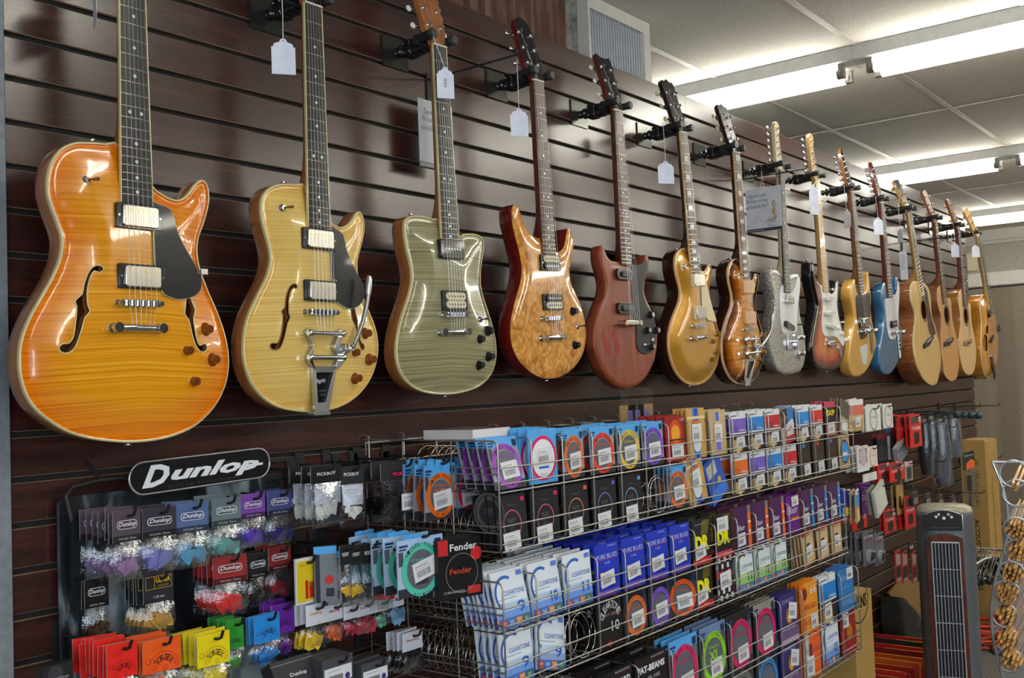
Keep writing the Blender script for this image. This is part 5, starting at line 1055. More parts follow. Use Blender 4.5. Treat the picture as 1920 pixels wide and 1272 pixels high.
def cleartone(num, c=S((58, 104, 190)), a=S((196, 220, 248)), b=S((120, 160, 228)), w=.108, h=.118, st=None):
    p = Pack(w, h, .004, S((232, 238, 246)), S((226, 226, 220)))
    p.r(-1, 0, 1, .18, S((60, 110, 190)), .0007); p.r(-1, .18, 1, .30, b, .0007); p.r(-1, .30, 1, .44, a, .0007)
    for i, q in enumerate((S((206, 60, 50)), S((90, 130, 200)), S((228, 140, 50)), S((70, 120, 80)))): p.r(-.92+.47*i, .025, -.55+.47*i, .155, q, .0010); p.t_('NO' if i == 3 else 'EMP', -.735+.47*i, .10, .12, .05, (.85, .85, .85), .0014)
    ring(p.mb, p.f, -w*.12, h*.58, w*.30, w*.36, .0012, c, a0=R(60), a1=R(215)); p.t_('CLEARTONE', .22, .60, .66, .085, c, .0014)
    p.t_(num, .50, .33, .24 if len(num) < 3 else .34, .20, c, .0016, bold=.02); p.r(.55, .86, .92, .95, S((96, 130, 210)), .0010); p.r(-.86, .5, .3, .515, S((150, 170, 200)), .001)
    u = -.9
    for i in range(6): p.r(-.88+.04*i, .38, -.865+.04*i, .45, (.1, .1, .1), .0014)
    return p
def pure(sub, w=.104, h=.122, st=(-.05, .33, .044, .034, 6)):
    c = S((34, 58, 190)); p = Pack(w, h, .003, c, c); p.t_('PURE BLUES', .0, .76, .84, .085, S((210, 216, 240)), .0012); p.r(-.9, .695, .9, .703, S((200, 60, 90)), .0010)
    p.t_(sub, 0, .63, .22, .05, S((200, 206, 236)), .0012); p.t_('DR', .0, .33, .62, .26, S((236, 222, 40)), .0012, bold=.05)
    p.r(-.9, .08, .9, .11, S((150, 110, 200)), .001); p.r(-1, 0, .5, .05, S((110, 60, 170)), .001)
    for i in range(6): p.r(.1+.11*i, .93, .16+.11*i, .96, S((170, 180, 236)), .001)
    for i in range(7):
        u = .40+.09*i; p.mb.face([p.f.p(a*w/2, b*h, .0008) for a, b in ((u-.4, .12), (u-.38, .12), (u-.08, .42), (u-.10, .42))], 0, S((16, 26, 110)))
    p.st = st; return p
def drb(foot, w=.104, h=.122, st=(-.2, .28, .044, .034, 8)):
    p = Pack(w, h, .003, Bk, Bk); p.t_('DR', .05, .46, .74, .34, S((240, 228, 30)), .0012, bold=.06); p.r(-1, 0, 1, .14, foot); p.t_('NEW!', .2, .07, .3, .06, S((240, 210, 190)), .0012)
    for i in range(6): u = .25+.13*i; p.mb.face([p.f.p(a*w/2, b*h, .0008) for a, b in ((u-.3, .64), (u-.27, .64), (u, .95), (u-.03, .95))], 0, S((190, 180, 40)))
    p.t_('THE HANDMADE STRING', -.1, .88, .6, .03, (.5, .5, .5), .0012); p.st = st; return p
def elixir(side, w=.104, h=.125, body=S((74, 28, 84)), st=(-.35, .26, .04, .036, 2)):
    p = Pack(w, h, .012, body, S((110, 70, 60))); p.r(.62, 0, 1, 1, side); p.t_('Elixir', -.25, .52, .46, .11, (.8, .8, .84), .0012, shear=.25, bold=.01)
    p.r(.62, .60, 1, .64, Wt, .001); p.r(.62, .84, 1, 1, S((120, 116, 120)), .001); disc(p.mb, p.f, w*.40, h*.40, w*.05, .001, Wt); p.st = st; return p
def plain(body, w, h, lines=(), st=None, t=.004, edge=None):
    p = Pack(w, h, t, body, edge or body)
    for l in lines:
        if l[0] == 'r': p.r(*l[1:6], l[6] if len(l) > 6 else .0008)
        elif l[0] == 't': p.t_(l[1], *l[2:7], bold=l[7] if len(l) > 7 else 0)
        elif l[0] == 'o': p.ring(*l[1:6])
        elif l[0] == 'd': disc(p.mb, p.f, l[1]*w/2, l[2]*h, l[3]*w, l[5] if len(l) > 5 else .001, l[4])
    p.st = st; return p
def kraft(): return plain(S((206, 178, 134)), .09, .115, [('r', -1, .88, 1, 1, S((170, 40, 46))), ('d', 0, .42, .26, S((70, 24, 24))), ('t', 'MARTIN', 0, .94, .6, .06, .0014, (.8, .7, .6)) if False else ('r', -.6, .82, .6, .85, S((150, 90, 60))), ('r', -1, 0, 1, .06, S((176, 90, 60)))], (0, .40, .036, .036, 0))
def place(o, x, y, z, tilt=0, yaw=0, roll=0):
    o.location = (x, y, z); o.rotation_euler = (R(tilt), R(roll), R(yaw))
def cell(pk, x0, x1, zf, label, blabel, n=5, sp=.012, lean=None, yaw=0, roll=0, dy=.012, group=None, bn='string packs lined up behind the front one', dx=0):
    """front pack plus n copies behind it in one pocket; the pack leans back a little"""
    o = pk.build(label); o.location = (0, 0, 0); x = (x0+x1)/2+dx; random.seed(int(x*1000+zf*777)); lean = 1.2 if lean is None else lean
    place(o, x, YF+dy, zf+.004, -lean, yaw, roll)
    grp = 'spare packs behind the front '+label
    if n > 3: m_ = max(3, round(n*.5)); sp = sp*n/m_; n = m_
    bare = None
    for k in range(n):
        c = o.copy(); C.objects.link(c); c['label'] = blabel; c['group'] = grp
        place(c, x+random.uniform(-.002, .002), YF+dy+sp*(k+1), zf+.004+random.uniform(0, .003), -lean+random.uniform(-1, 1), yaw+random.uniform(-1.5, 1.5), roll)
    return o
# ---- wire baskets
def rack(cols, zt, rows, label, dpth=D0, splits=(), r=.0020, skip=()):
    x0, x1 = cols[0], cols[-1]; root = empty('wire_rack', ((x0+x1)/2, WY, rows[-1][2]), label, 'wire rack', 'chromed wire string racks')
    yb = WY-.014; yf = YF
    mb = MB()
    for x in cols:
        mb.tube([(x-.0015, yb, zt+.004), (x-.0015, yf+.012, zt+.001), (x-.0015, yf+.003, zt-.004), (x-.0015, yf, zt-.014), (x-.0015, yf, rows[-1][2]+.01), (x-.0015, yf+.004, rows[-1][2]+.001), (x-.0015, yb, rows[-1][2])], r, 6)
    for a, b, c in rows:
        for z in (a, b): mb.tube([(x0, yf-.0025, z), (x1, yf-.0025, z)], r*.85, 6)
        mb.tube([(x0, yf-.0025, c), (x1, yf-.0025, c)], r, 6)
    mb.build('front_grid', WIRE, root)
    for a, b, c in rows:
        mb = MB(); k = 0
        for i in range(len(cols)-1):
            for q in (0, .33, .66): xx = cols[i]+(cols[i+1]-cols[i])*q; mb.tube([(xx, yf, c), (xx, yb, c)], r*.7, 5)
        for q in range(9): yy = yf+.02+(yb-yf-.02)*q/8; mb.tube([(x0, yy, c-.002), (x1, yy, c-.002)], r*.7, 5)
        mb.build('shelf', WIRED, root)
        for x in (x0, x1):
            mb = MB()
            for z in (a, (a+b)/2+.004, b): mb.tube([(x, yf, z), (x, yb, z)], r*.8, 5)
            for q in (.33, .7, 1): mb.tube([(x, yf+(yb-yf)*q, zt), (x, yf+(yb-yf)*q, c)], r*.8, 5)
            mb.build('side_panel', WIRE, root)
    mb = MB(); mb.tube([(x0, yb, zt-.004), (x1, yb, zt-.004)], .0028, 6); mb.tube([(x0, yb, zt-.05), (x1, yb, zt-.05)], .0022, 6)
    for x in cols: mb.tube([(x+.01, yb, zt-.05), (x+.01, yb, zt+.01), (x+.01, WY+.004, zt+.014)], .0024, 6)
    mb.build('wall_rail', WIRE, root)
    return root
def coil(root, x0, x1, zf, ya=None, yb=None, rad=.040, pitch=.021, h=.045):
    mb = MB(); ya = ya or YF+.03; yb = yb or WY-.03; n = int((yb-ya)/pitch); xc = (x0+x1)/2
    pts = [(xc+rad*math.cos(t*2*math.pi/14), ya+pitch*t/14, zf+h+rad*math.sin(t*2*math.pi/14)) for t in range(n*14)]
    mb.tube(pts, .0013, 5); mb.build('divider_coil', mat('bright_wire', (.62, .58, .5), .22, 1), root)
z = CH
T1, T2 = (z-.167, z-.200, z-.217), (z-.286, z-.322, z-.338)
M1, M2 = (z-.452, z-.487, z-.503), (z-.568, z-.604, z-.620)
L1_, L2_ = (z-.765, z-.812, z-.830), (z-.910, z-.957, z-.975)
rt = rack(COL, z-.112, [T1, T2], 'top chromed wire rack just under the guitars')
rm = rack(COL[:17], z-.400, [M1, M2], 'middle chromed wire rack below the top one')
rl = rack(LC, z-.684, [L1_, L2_], 'bottom chromed wire rack with the wide pockets')
for i in (0, 1): 
    for q in (M1[2], M2[2]): coil(rm, COL[i], COL[i+1], q)
for i in (2, 3, 4): coil(rm, COL[i], COL[i+1], M2[2])
coil(rm, COL[12], COL[13], M2[2]); coil(rt, COL[0], COL[1], T2[2]); coil(rt, COL[5], COL[6], T2[2], h=.040); coil(rt, COL[1], COL[2], T1[2])
for i in (6, 7, 8, 10, 12): coil(rm, COL[i], COL[i+1], M1[2])
for i in (2, 3, 4, 5, 6, 7): coil(rl, LC[i], LC[i+1], L1_[2], rad=.05, h=.055)
def row(cols, zf, spec, where):
    for i, s in enumerate(spec):
        if not s: continue
        pk, desc, n = s[:3]; kw = s[3] if len(s) > 3 else {}
        cell(pk, cols[i], cols[i+1], zf, desc+', '+where, 'spare behind the front '+desc+', '+where, n, **kw)
RED, ORG, YEL, VIO, PNK, LIM, TEAL = S((232, 70, 44)), S((236, 108, 34)), S((232, 196, 60)), S((128, 84, 210)), S((226, 32, 100)), S((140, 210, 40)), S((84, 196, 170))
MAG = S((160, 62, 190))
pinkw = plain(SKY, .104, .118, [('d', 0, .46, .47, PNK), ('d', 0, .46, .40, (.85, .85, .88), .0014), ('t', "D'Addario", 0, .70, .34, .05, (.1, .1, .15), .004), ('r', -.35, .27, .35, .31, S((40, 100, 190)), .0018), ('t', 'SUPER LIGHT PLUS', 0, .23, .45, .035, (.1, .1, .1)), ('r', -.3, .17, .3, .18, (.3, .3, .3), .0018), ('r', -.3, .14, .3, .15, (.3, .3, .3), .0018), ('t', 'EXL120+', 0, .09, .22, .03, (.1, .1, .1))], (.05, .50, .045, .036, 3))
sun = plain(S((150, 22, 26)), .104, .118, [('d', 0, .62, .34, S((210, 70, 20))), ('d', 0, .62, .22, S((240, 160, 40)), .0014), ('r', -.9, .46, .9, .50, S((60, 16, 14)), .0016), ('t', 'BOOMERS', 0, .48, .8, .05, S((240, 200, 60))), ('r', -.95, .05, .95, .09, S((220, 150, 140))), ('t', 'LOW', .72, .92, .22, .06, (.8, .8, .8))], (.12, .24, .046, .034, 2))
foil1 = plain(S((206, 160, 84)), .10, .135, [('r', -.35, 0, .35, 1, S((70, 130, 210))), ('r', -.15, 0, .2, 1, S((40, 70, 190)), .001), ('r', -1, .78, 1, .84, S((230, 210, 150)), .0014), ('d', 0, .28, .22, S((220, 230, 240)), .0016), ('r', -.4, .68, .4, .75, S((210, 110, 40)), .0016), ('t', 'RICHARD', 0, .81, .7, .05, (.3, .2, .1))], (0, .5, .04, .05, 0))
foil2 = plain(S((198, 172, 128)), .10, .125, [('r', -.3, .15, .3, .9, S((220, 190, 140))), ('r', -.2, .75, .2, .95, S((80, 110, 210)), .001), ('r', -.25, .1, .25, .3, S((110, 110, 220)), .001), ('r', -.5, .40, .5, .62, S((240, 170, 110)), .0012)], (0, .48, .034, .05, 0))
exp_ = plain(S((30, 26, 26)), .10, .118, [('r', -1, .84, 1, 1, S((190, 60, 90))), ('t', 'EXP', 0, .68, .8, .17, S((222, 200, 40)), .0012, .05) if False else ('r', -1, .0, 1, .40, S((150, 60, 80))), ('r', -.8, .05, .8, .35, S((190, 150, 80)), .001)], (0, .25, .04, .036, 2))
exp_.t_('EXP', 0, .68, .8, .16, S((222, 200, 40)), .0014, bold=.04)
mixed = plain(S((196, 190, 180)), .10, .112, [('r', -1, .5, .1, 1, S((54, 40, 36))), ('r', .1, .6, 1, 1, S((60, 120, 190))), ('r', -.6, 0, 1, .45, S((170, 40, 50))), ('r', -.3, .2, .8, .5, S((210, 200, 190)), .001)], (.3, .45, .04, .034, 12))
mixed.t_('EXP', -.4, .72, .5, .12, S((180, 140, 50)), .0014)
row(COL, T1[2], [(ringpack(MAG, xl=False), 'blue-topped string pack with purple ring', 5, dict(sp=.016, lean=14)), (pinkw, 'blue string pack with pink-edged oval', 6), (ringpack(ORG, xl=False), 'orange-ringed string pack beside the white oval', 5, dict(yaw=8)),
    (ringpack(RED, xl=False), 'string pack with a scarlet ring', 6, dict(sp=.014)), (ringpack(YEL, xl=False), 'string pack with a yellow ring', 7, dict(sp=.014)), (ringpack(VIO, xl=False), 'string pack with a violet ring', 6), (sun, 'dark red string pack with a yellow sunburst', 6),
    (foil1, 'tall gold foil pack with blue stripe', 3), (foil2, 'pale gold foil string pack', 3), (photo(S((120, 92, 190))), 'purple and white acoustic string pack', 6), (photo(S((40, 130, 210))), 'sky-blue and white acoustic string pack', 5), (photo(S((196, 40, 48))), 'red and white acoustic string pack', 5),
    (mixed, 'brown and red string pack leaning over', 3, dict(roll=-8)), (photo(S((44, 140, 216)), w=.10), 'blue acoustic pack right of the leaning one', 5), (photo(S((206, 44, 44)), w=.10), 'red acoustic pack beside black and yellow one', 5), (exp_, 'black string pack with yellow letters', 4), (plain(S((170, 150, 120)), .08, .12, [('r', -1, .5, 1, 1, S((90, 84, 70))), ('r', -.6, .1, .7, .4, Wt)], None), 'tan string pack leaning at the end', 3, dict(roll=18))],
    'upper top rack')
brn = lambda c: plain(S((52, 42, 38)), .10, .112, [('o', 0, .5, .2, .23, S((110, 74, 54))), ('r', -.3, .88, .1, .98, c), ('r', -.5, .3, .5, .32, S((90, 60, 50)))], (.25, .22, .038, .036, 4))
kr2 = plain(S((186, 158, 116)), .10, .118, [('d', 0, .5, .42, S((30, 28, 30))), ('d', 0, .5, .36, S((60, 150, 220)), .0014), ('r', -.4, .38, .4, .48, (.8, .8, .85), .002)], None)
row(COL, T2[2], [(nyxl(PNK), 'leftmost black box with pink string loop', 4, dict(sp=.014, lean=4)), (nyxl(S((236, 40, 110))), 'second black box with pink string loop', 6), (nyxl(ORG), 'black box with orange string loop', 6), (nyxl(VIO), 'black box with violet string loop', 6), (nyxl(S((110, 180, 230)), st=(.0, .12, .040, .04, 3)), 'black box with pale blue string loop', 5),
    None, (ringpack(ORG, xl=False), 'orange-ringed string pack below dark red pack', 3), (foil1, 'gold and blue foil string pack tipped sideways', 2, dict(roll=-14)), (plain(S((50, 90, 180)), .10, .125, [('r', -1, 0, 1, .3, S((60, 120, 220))), ('r', -.8, .6, .3, .9, S((190, 190, 190))), ('d', .3, .4, .1, S((220, 180, 80)))], None), 'blue foil string pack tipped sideways', 2, dict(roll=-24)),
    (photo(S((226, 110, 40))), 'orange and white acoustic string pack', 8, dict(sp=.018)), (photo(S((120, 92, 190))), 'purple acoustic pack beneath the sky-blue one', 5), (photo(S((40, 130, 210))), 'blue acoustic pack beneath the red one', 5), (photo(S((196, 40, 48))), 'red acoustic pack beneath the leaning one', 5),
    (brn(S((70, 150, 220))), 'dark brown string box with a blue tab', 4), (brn(S((230, 90, 40))), 'dark brown string box with an orange tab', 4), (brn(S((150, 110, 210))), 'dark brown string box with a violet tab', 4), (kr2, 'tan string pack with a blue disc', 2)], 'lower top rack')
wood_pk = plain(S((150, 90, 40)), .06, .10, [('r', -.7, .2, .7, .8, S((176, 112, 56)))], None); cell(wood_pk, COL[5], COL[6], T2[2], 'brown pack set far back behind wire loops, lower row of top rack', '', 0, dy=.20)
mb = MB(); 
for rr, dx in ((.046, 0), (.040, .006)): mb.tube([(COL[5]+.058+dx+math.cos(t*.35)*rr, YF+.006+.004*math.sin(t*.35), T2[2]+.052+math.sin(t*.35)*rr) for t in range(18)], .0011, 5, closed=True)
mb.build('loose_wire_loop', CHROME, label='loose steel wire loops standing in the empty pocket of the top rack', cat='wire loop')
DRr = S((214, 34, 38))
row(COL, M1[2], [(cleartone('9'), 'fanned white and blue pack reading 9', 11, dict(sp=.008, lean=13)), (cleartone('10'), 'second white and blue pack from the left', 8, dict(sp=.010, lean=8)), (cleartone('11'), 'third white and blue pack from the left', 13, dict(sp=.012, lean=3)),
    (pure('9-42'), 'leftmost royal blue string pack', 14, dict(sp=.014)), (pure('10-46'), 'second royal blue string pack', 8, dict(sp=.02)), (pure('9-50'), 'third royal blue string pack', 8, dict(sp=.02)), (pure('11-50'), 'rightmost royal blue string pack', 8, dict(sp=.02)),
    (drb(DRr), 'black and yellow string pack with a red foot', 8, dict(sp=.02)), (drb(S((220, 60, 90)), st=(0, .75, .05, .04, 0)), 'black and yellow string pack with a pink foot', 8, dict(sp=.02)),
    (elixir(S((236, 110, 30))), 'leftmost purple box with orange side', 4, dict(sp=.03)), (elixir(S((230, 104, 28))), 'middle purple box with orange side', 4, dict(sp=.03)), (elixir(S((238, 112, 36))), 'rightmost purple box with orange side', 4, dict(sp=.03)),
    (plain(S((104, 30, 130)), .10, .12, [('r', -.3, .34, .9, .42, S((230, 110, 50))), ('t', 'Elixir', -.1, .62, .8, .2, (.8, .8, .85))], (.35, .84, .04, .03, 2)), 'bright purple pack with large white lettering', 6),
    (elixir(S((40, 140, 220))), 'leftmost purple box with blue side', 4, dict(sp=.03)), (elixir(S((36, 134, 214))), 'middle purple box with blue side', 4, dict(sp=.03)), (elixir(S((44, 146, 226))), 'rightmost purple box with blue side', 4, dict(sp=.03))], 'upper middle rack')
heavy = plain(Bk, .104, .118, [('r', -1, 0, 1, .12, S((60, 20, 20))), ('t', 'HEAVY SERIES', .05, .62, .75, .06, S((180, 130, 130))), ('t', '10', .45, .38, .32, .20, (.75, .75, .78)), ('r', .4, .92, .65, 1, S((150, 30, 40))), ('d', -.1, .06, .07, S((170, 50, 50)))], None)
ringtext(heavy.mb, heavy.f, 'CLEARTONE', .004, .056, .040, .017, R(165), R(20), (.75, .75, .78), .0015)
chk = Pack(.104, .122, .003, Bk, Bk)
for i in range(6):
    for j in range(7):
        if (i+j) % 2 and (j > 4 or j < 2): chk.r(-.95+i*.32, j*.14, -.70+i*.32, j*.14+.11, Wt)
chk.t_('DR 65s', .05, .58, .85, .17, S((214, 44, 50)), .0014, bold=.03); chk.st = (.05, .44, .05, .045, 3)
GRN, LG = S((34, 110, 60)), S((190, 216, 160))
bag = cleartone('9', b=S((150, 170, 220))); 
row(COL, M2[2], [(cleartone('9'), 'upright white and blue pack', 3, dict(sp=.02, lean=5)), (bag, 'bagged white and blue pack tipped over', 3, dict(sp=.012, lean=10, roll=14)), None, (heavy, 'black heavy series string pack numbered 10', 12, dict(sp=.018)),
    (ringpack(ORG, Bk, S((64, 64, 68)), 'CHROMES', False), 'black string pack with an orange ring', 3), (ringpack(VIO, Bk, S((64, 64, 68)), 'CHROMES', False), 'black string pack with a violet ring', 3), (ringpack(S((226, 88, 30)), Bk, S((60, 60, 64)), 'CHROMES', False), 'black pack with orange ring turned aside', 3, dict(yaw=-16)),
    (drb(DRr), 'black and yellow string pack with a red foot', 5), (chk, 'black and white chequered pack with red letters', 5), (cleartone('11', GRN, LG, S((150, 200, 110))), 'leftmost white and green string pack', 5), (cleartone('12', GRN, LG, S((150, 200, 110))), 'middle white and green string pack', 5), (cleartone('13', GRN, LG, S((150, 200, 110))), 'rightmost white and green string pack', 5),
    None, (kraft(), 'leaning tan pack with dark oval', 3, dict(roll=-9)), (kraft(), 'middle tan pack with dark oval', 4, dict(roll=-4)), (kraft(), 'rightmost tan pack with dark oval', 4)], 'lower middle rack')
mb = MB()
for rr, dx, dy in ((.050, 0, .0), (.048, -.006, .01), (.045, -.05, .05)): mb.tube([(COL[2]+.060+dx+math.cos(t*.35)*rr, YF+.008+dy+.004*math.sin(t*.35), M2[2]+.056+math.sin(t*.35)*rr) for t in range(18)], .0012, 5, closed=True)
mb.build('loose_wire_loop', CHROME, label='loose steel wire loops in the empty pocket of the middle rack', cat='wire loop')
def bassbox(t1, c=(.75, .75, .78)):
    p = Pack(.150, .150, .016, S((26, 26, 28)), S((30, 30, 33))); p.t_(t1, .0, .80, .86, .11, c, .0012, bold=.05); p.t_('45-105', .1, .64, .4, .06, (.6, .6, .6), .0012); p.r(-.95, .90, .95, .91, S((90, 20, 30)))
    for i in range(4): p.t_('BASS', .1+.22*i, .955, .09, .03, (.6, .6, .62), .0012)
    for i in range(8): u = .1+.12*i; p.mb.face([p.f.p(a*.075, b*.15, .0008) for a, b in ((u-.3, .1), (u-.27, .1), (u, .5), (u-.03, .5))], 0, S((120, 110, 40)))
    return p
W6 = .150
def bassring(c, top, body, ti, xl=False): return ringpack(c, top, body, ti, xl, .150, .158, (.15, .26, .05, .045, 3))
star = plain(S((52, 44, 110)), .14, .150, [('r', -1, 0, 1, .3, S((110, 84, 130))), ('d', .1, .55, .18, S((150, 110, 50))), ('d', .0, .5, .1, S((210, 160, 60)), .0014), ('t', 'DARCO', 0, .86, .6, .08, S((170, 170, 210))), ('t', 'PHOSPHOR', 0, .3, .7, .05, (.7, .7, .75)), ('r', -1, 0, 1, .1, S((190, 170, 190)), .0012)], (.45, .62, .045, .05, -12))
or66 = plain(S((232, 148, 38)), .14, .158, [('r', -1, 0, -.5, 1, S((226, 110, 40))), ('t', '66', .5, .82, .36, .16, (.85, .85, .8)), ('d', -.5, .78, .14, S((120, 30, 20))), ('t', 'SWING BASS', 0, .5, .8, .12, S((180, 60, 20))), ('t', 'BASS', -.4, .2, .5, .1, S((180, 50, 20)))], (.4, .2, .04, .045, 0))
blu = photo(S((40, 130, 210)), w=.14, h=.152, st=(-.2, .25, .045, .05, 0))
arg = plain(S((50, 120, 190)), .14, .150, [('t', 'ARGENTINE', 0, .78, .7, .1, S((160, 200, 230))), ('t', 'SAVAREZ', 0, .24, .8, .16, S((140, 180, 220))), ('r', -.6, .55, .5, .57, S((120, 170, 210)))], (.5, .85, .045, .04, 0))
row(LC, L1_[2], [(bassbox('ROUND WOUND'), 'black bass box with small white print', 5, dict(sp=.035, dx=-.0)), (bassbox('FAT-BEAMS'), 'black bass box with bold white title', 5, dict(sp=.035)), (bassring(PNK, SKY, S((110, 112, 122)), 'NICKEL WOUND'), 'bass pack with pink ring, sky-blue top', 2, dict(sp=.02)), (bassring(LIM, S((110, 130, 176)), S((84, 88, 96)), 'PRO STEELS', True), 'bass pack with lime green ring', 2, dict(sp=.02)),
    (bassring(S((214, 30, 96)), Bk, S((84, 84, 90)), 'CHROMES'), 'bass pack with pink ring, black top', 5, dict(sp=.012)), (bassring(S((218, 30, 100)), S((140, 136, 130)), S((40, 40, 44)), 'HALF ROUNDS'), 'bass pack with pink ring, grey top', 2), (star, 'indigo bass pack with golden star burst', 3), (or66, 'yellow-orange bass string pack numbered 66', 3), (blu, 'large sky-blue and white string pack', 2), (arg, 'large plain blue string pack', 4)], 'upper bottom rack')
row(LC, L2_[2], [None, None, None, (bassring(S((60, 150, 60)), S((40, 44, 40)), S((60, 60, 62)), 'BASS'), 'dark bass pack with green ring', 1), (bassring(S((120, 120, 120)), S((40, 44, 40)), S((60, 60, 62)), 'BASS'), 'dark bass pack with grey ring', 1), (bassring(S((50, 140, 214)), S((40, 42, 46)), S((46, 46, 52)), 'TAPEWOUND'), 'dark bass pack with blue ring', 2), (star, 'indigo bass pack with golden star burst', 2),
    (plain(S((236, 100, 30)), .14, .15, [('r', -1, 0, -.4, 1, S((200, 200, 200))), ('r', -.4, .1, 0, .7, S((150, 30, 30))), ('t', 'SUPER BASS', 0, .56, .8, .09, (.1, .1, .1))], (-.3, .25, .045, .06, 0)), 'orange and white bass string pack', 2, dict(roll=4)), (cleartone('45', w=.14, h=.155), 'large white and blue pack numbered 45', 2), (plain(S((150, 40, 34)), .14, .150, [('d', .1, .5, .2, S((180, 110, 40))), ('r', -1, .1, 1, .14, S((190, 150, 140)))], (-.4, .8, .045, .05, 0)), 'brick-red pack with an amber glow', 3)], 'lower bottom rack')
# bagged packs poking out behind the top rack, box lying on top
for i, (px, py) in enumerate(((1168, 800), (1182, 800), (1199, 800))):
    q = W(px+12, py, .2); p = plain(S((190, 150, 100)), .085, .075, [('r', -.2, .1, .5, .8, S((150, 130, 200)))], None); o = p.build(('leftmost', 'middle', 'rightmost')[i]+' of three clear bagged packs standing up behind the yellow and violet ring packs', group='bagged packs behind the top rack'); place(o, q.x, q.y, z-.14+.0, 0, 0)
    mb = MB(); f = Fr((0, -.003, 0), (1, 0, 0), (0, 0, 1), (0, -1, 0)); mb.face([f.p(-.044, -.0), f.p(.044, -.0), f.p(.040, .118), f.p(-.046, .125)]); WL[o.name] = Vector((0, 0, 0)); mb.build('clear_bag', CLEAR, o)
p = W(895, 829, .22); mb = MB(); a = W(853, 829, .28); b = W(934, 824, .28)
mb.box((a.x, WY-.33, z-.108), (b.x-.02, WY-.19, z-.088), 0, (.78, .77, .76)); mb.face([(a.x+.001, WY-.329, z-.0876), (b.x-.021, WY-.329, z-.0876), (b.x-.021, WY-.191, z-.0876), (a.x+.001, WY-.191, z-.0876)], 0, S((90, 74, 66)))
mb.build('flat_box', PRINT, label='flat white box with a brown lid lying on top of the top rack', cat='box')

q = PX(917, 962, COL[0]+.006); f = Fr(q, (0, -1, 0), (0, 0, 1), (-1, 0, 0)); mb = MB(); disc(mb, f, 0, 0, .042, 0, S((96, 96, 98))); ring(mb, f, 0, 0, .034, .037, .0004, (.03, .03, .03)); disc(mb, f, 0, 0, .026, .0004, (.03, .03, .032)); text(mb, f, 'NY', 0, .002, .020, .014, S((120, 120, 124)), .0008)
mb.build('round_label', PRINT, label='round grey and black label on the side of the leftmost black boxes', cat='label')
# ================================================================== HANGING GOODS
WL_clear = Vector((0, 0, 0))
def hook(x, z, d, lab, dz=0):
    mb = MB(); mb.box((x-.012, WY-.005, z-.045), (x+.012, WY-.0005, z+.02)); mb.box((x-.012, WY-.003, z+.02), (x+.012, WY+.006, z+.026))
    mb.tube([(x, WY-.004, z), (x, WY-d+.004, z), (x, WY-d-.006, z+.004), (x, WY-d-.012, z+.016)], .0028, 6)
    mb.tube([(x, WY-.004, z-.03), (x, WY-d*.5, z-.012), (x, WY-d*.62, z-.004)], .0016, 5)
    return mb.build('display_hook', BLACKM, label=lab, cat='display hook', group='black display hooks in the slatwall', loc=(x, WY, z))
def spot(F, x0, y0, x1, y1, d):
    a = W(F[0]+x0/F[2], F[1]+y0/F[2], d); b = W(F[0]+x1/F[2], F[1]+y1/F[2], d); c = W(F[0]+x0/F[2], F[1]+y1/F[2], d); e = W(F[0]+x1/F[2], F[1]+y0/F[2], d)
    w = ((b.x-c.x)+(e.x-a.x))/2; h = (a.z-c.z+e.z-b.z)/2
    return (a.x+b.x+c.x+e.x)/4, (c.z+b.z)/2, w, h
NOH = set()
def hang(F, q, d, make, label, cat='pick pack', n=0, sp=.014, yaw=0, roll=0, hk=None, name='pick_pack', tilt=0, lastd=None):
    x, zb, w, h = spot(F, *q, d); o = make(w, h, label, cat, name); place(o, x, WY-d, zb, tilt, yaw, roll); random.seed(int(x*997+zb*333))
    for k in range(n):
        c = copy_tree(o); c['label'] = 'spare behind the '+label; c['group'] = 'spares behind the '+label
        place(c, x+random.uniform(-.003, .003), WY-d+sp*(k+1), zb+random.uniform(-.004, .004), tilt+random.uniform(-3, 3), yaw+random.uniform(-6, 6), roll+random.uniform(-2, 2))
    if hk is not None: hook(x+w*.05, zb+h-.010, d+.012, 'black display hook holding the '+hk)
    return o
def pickpts(s): return spline([(-.5*s, .38*s), (-.44*s, .5*s), (0, .56*s), (.44*s, .5*s), (.5*s, .38*s), (.30*s, -.18*s), (.06*s, -.56*s), (-.06*s, -.56*s), (-.30*s, -.18*s)], 2)
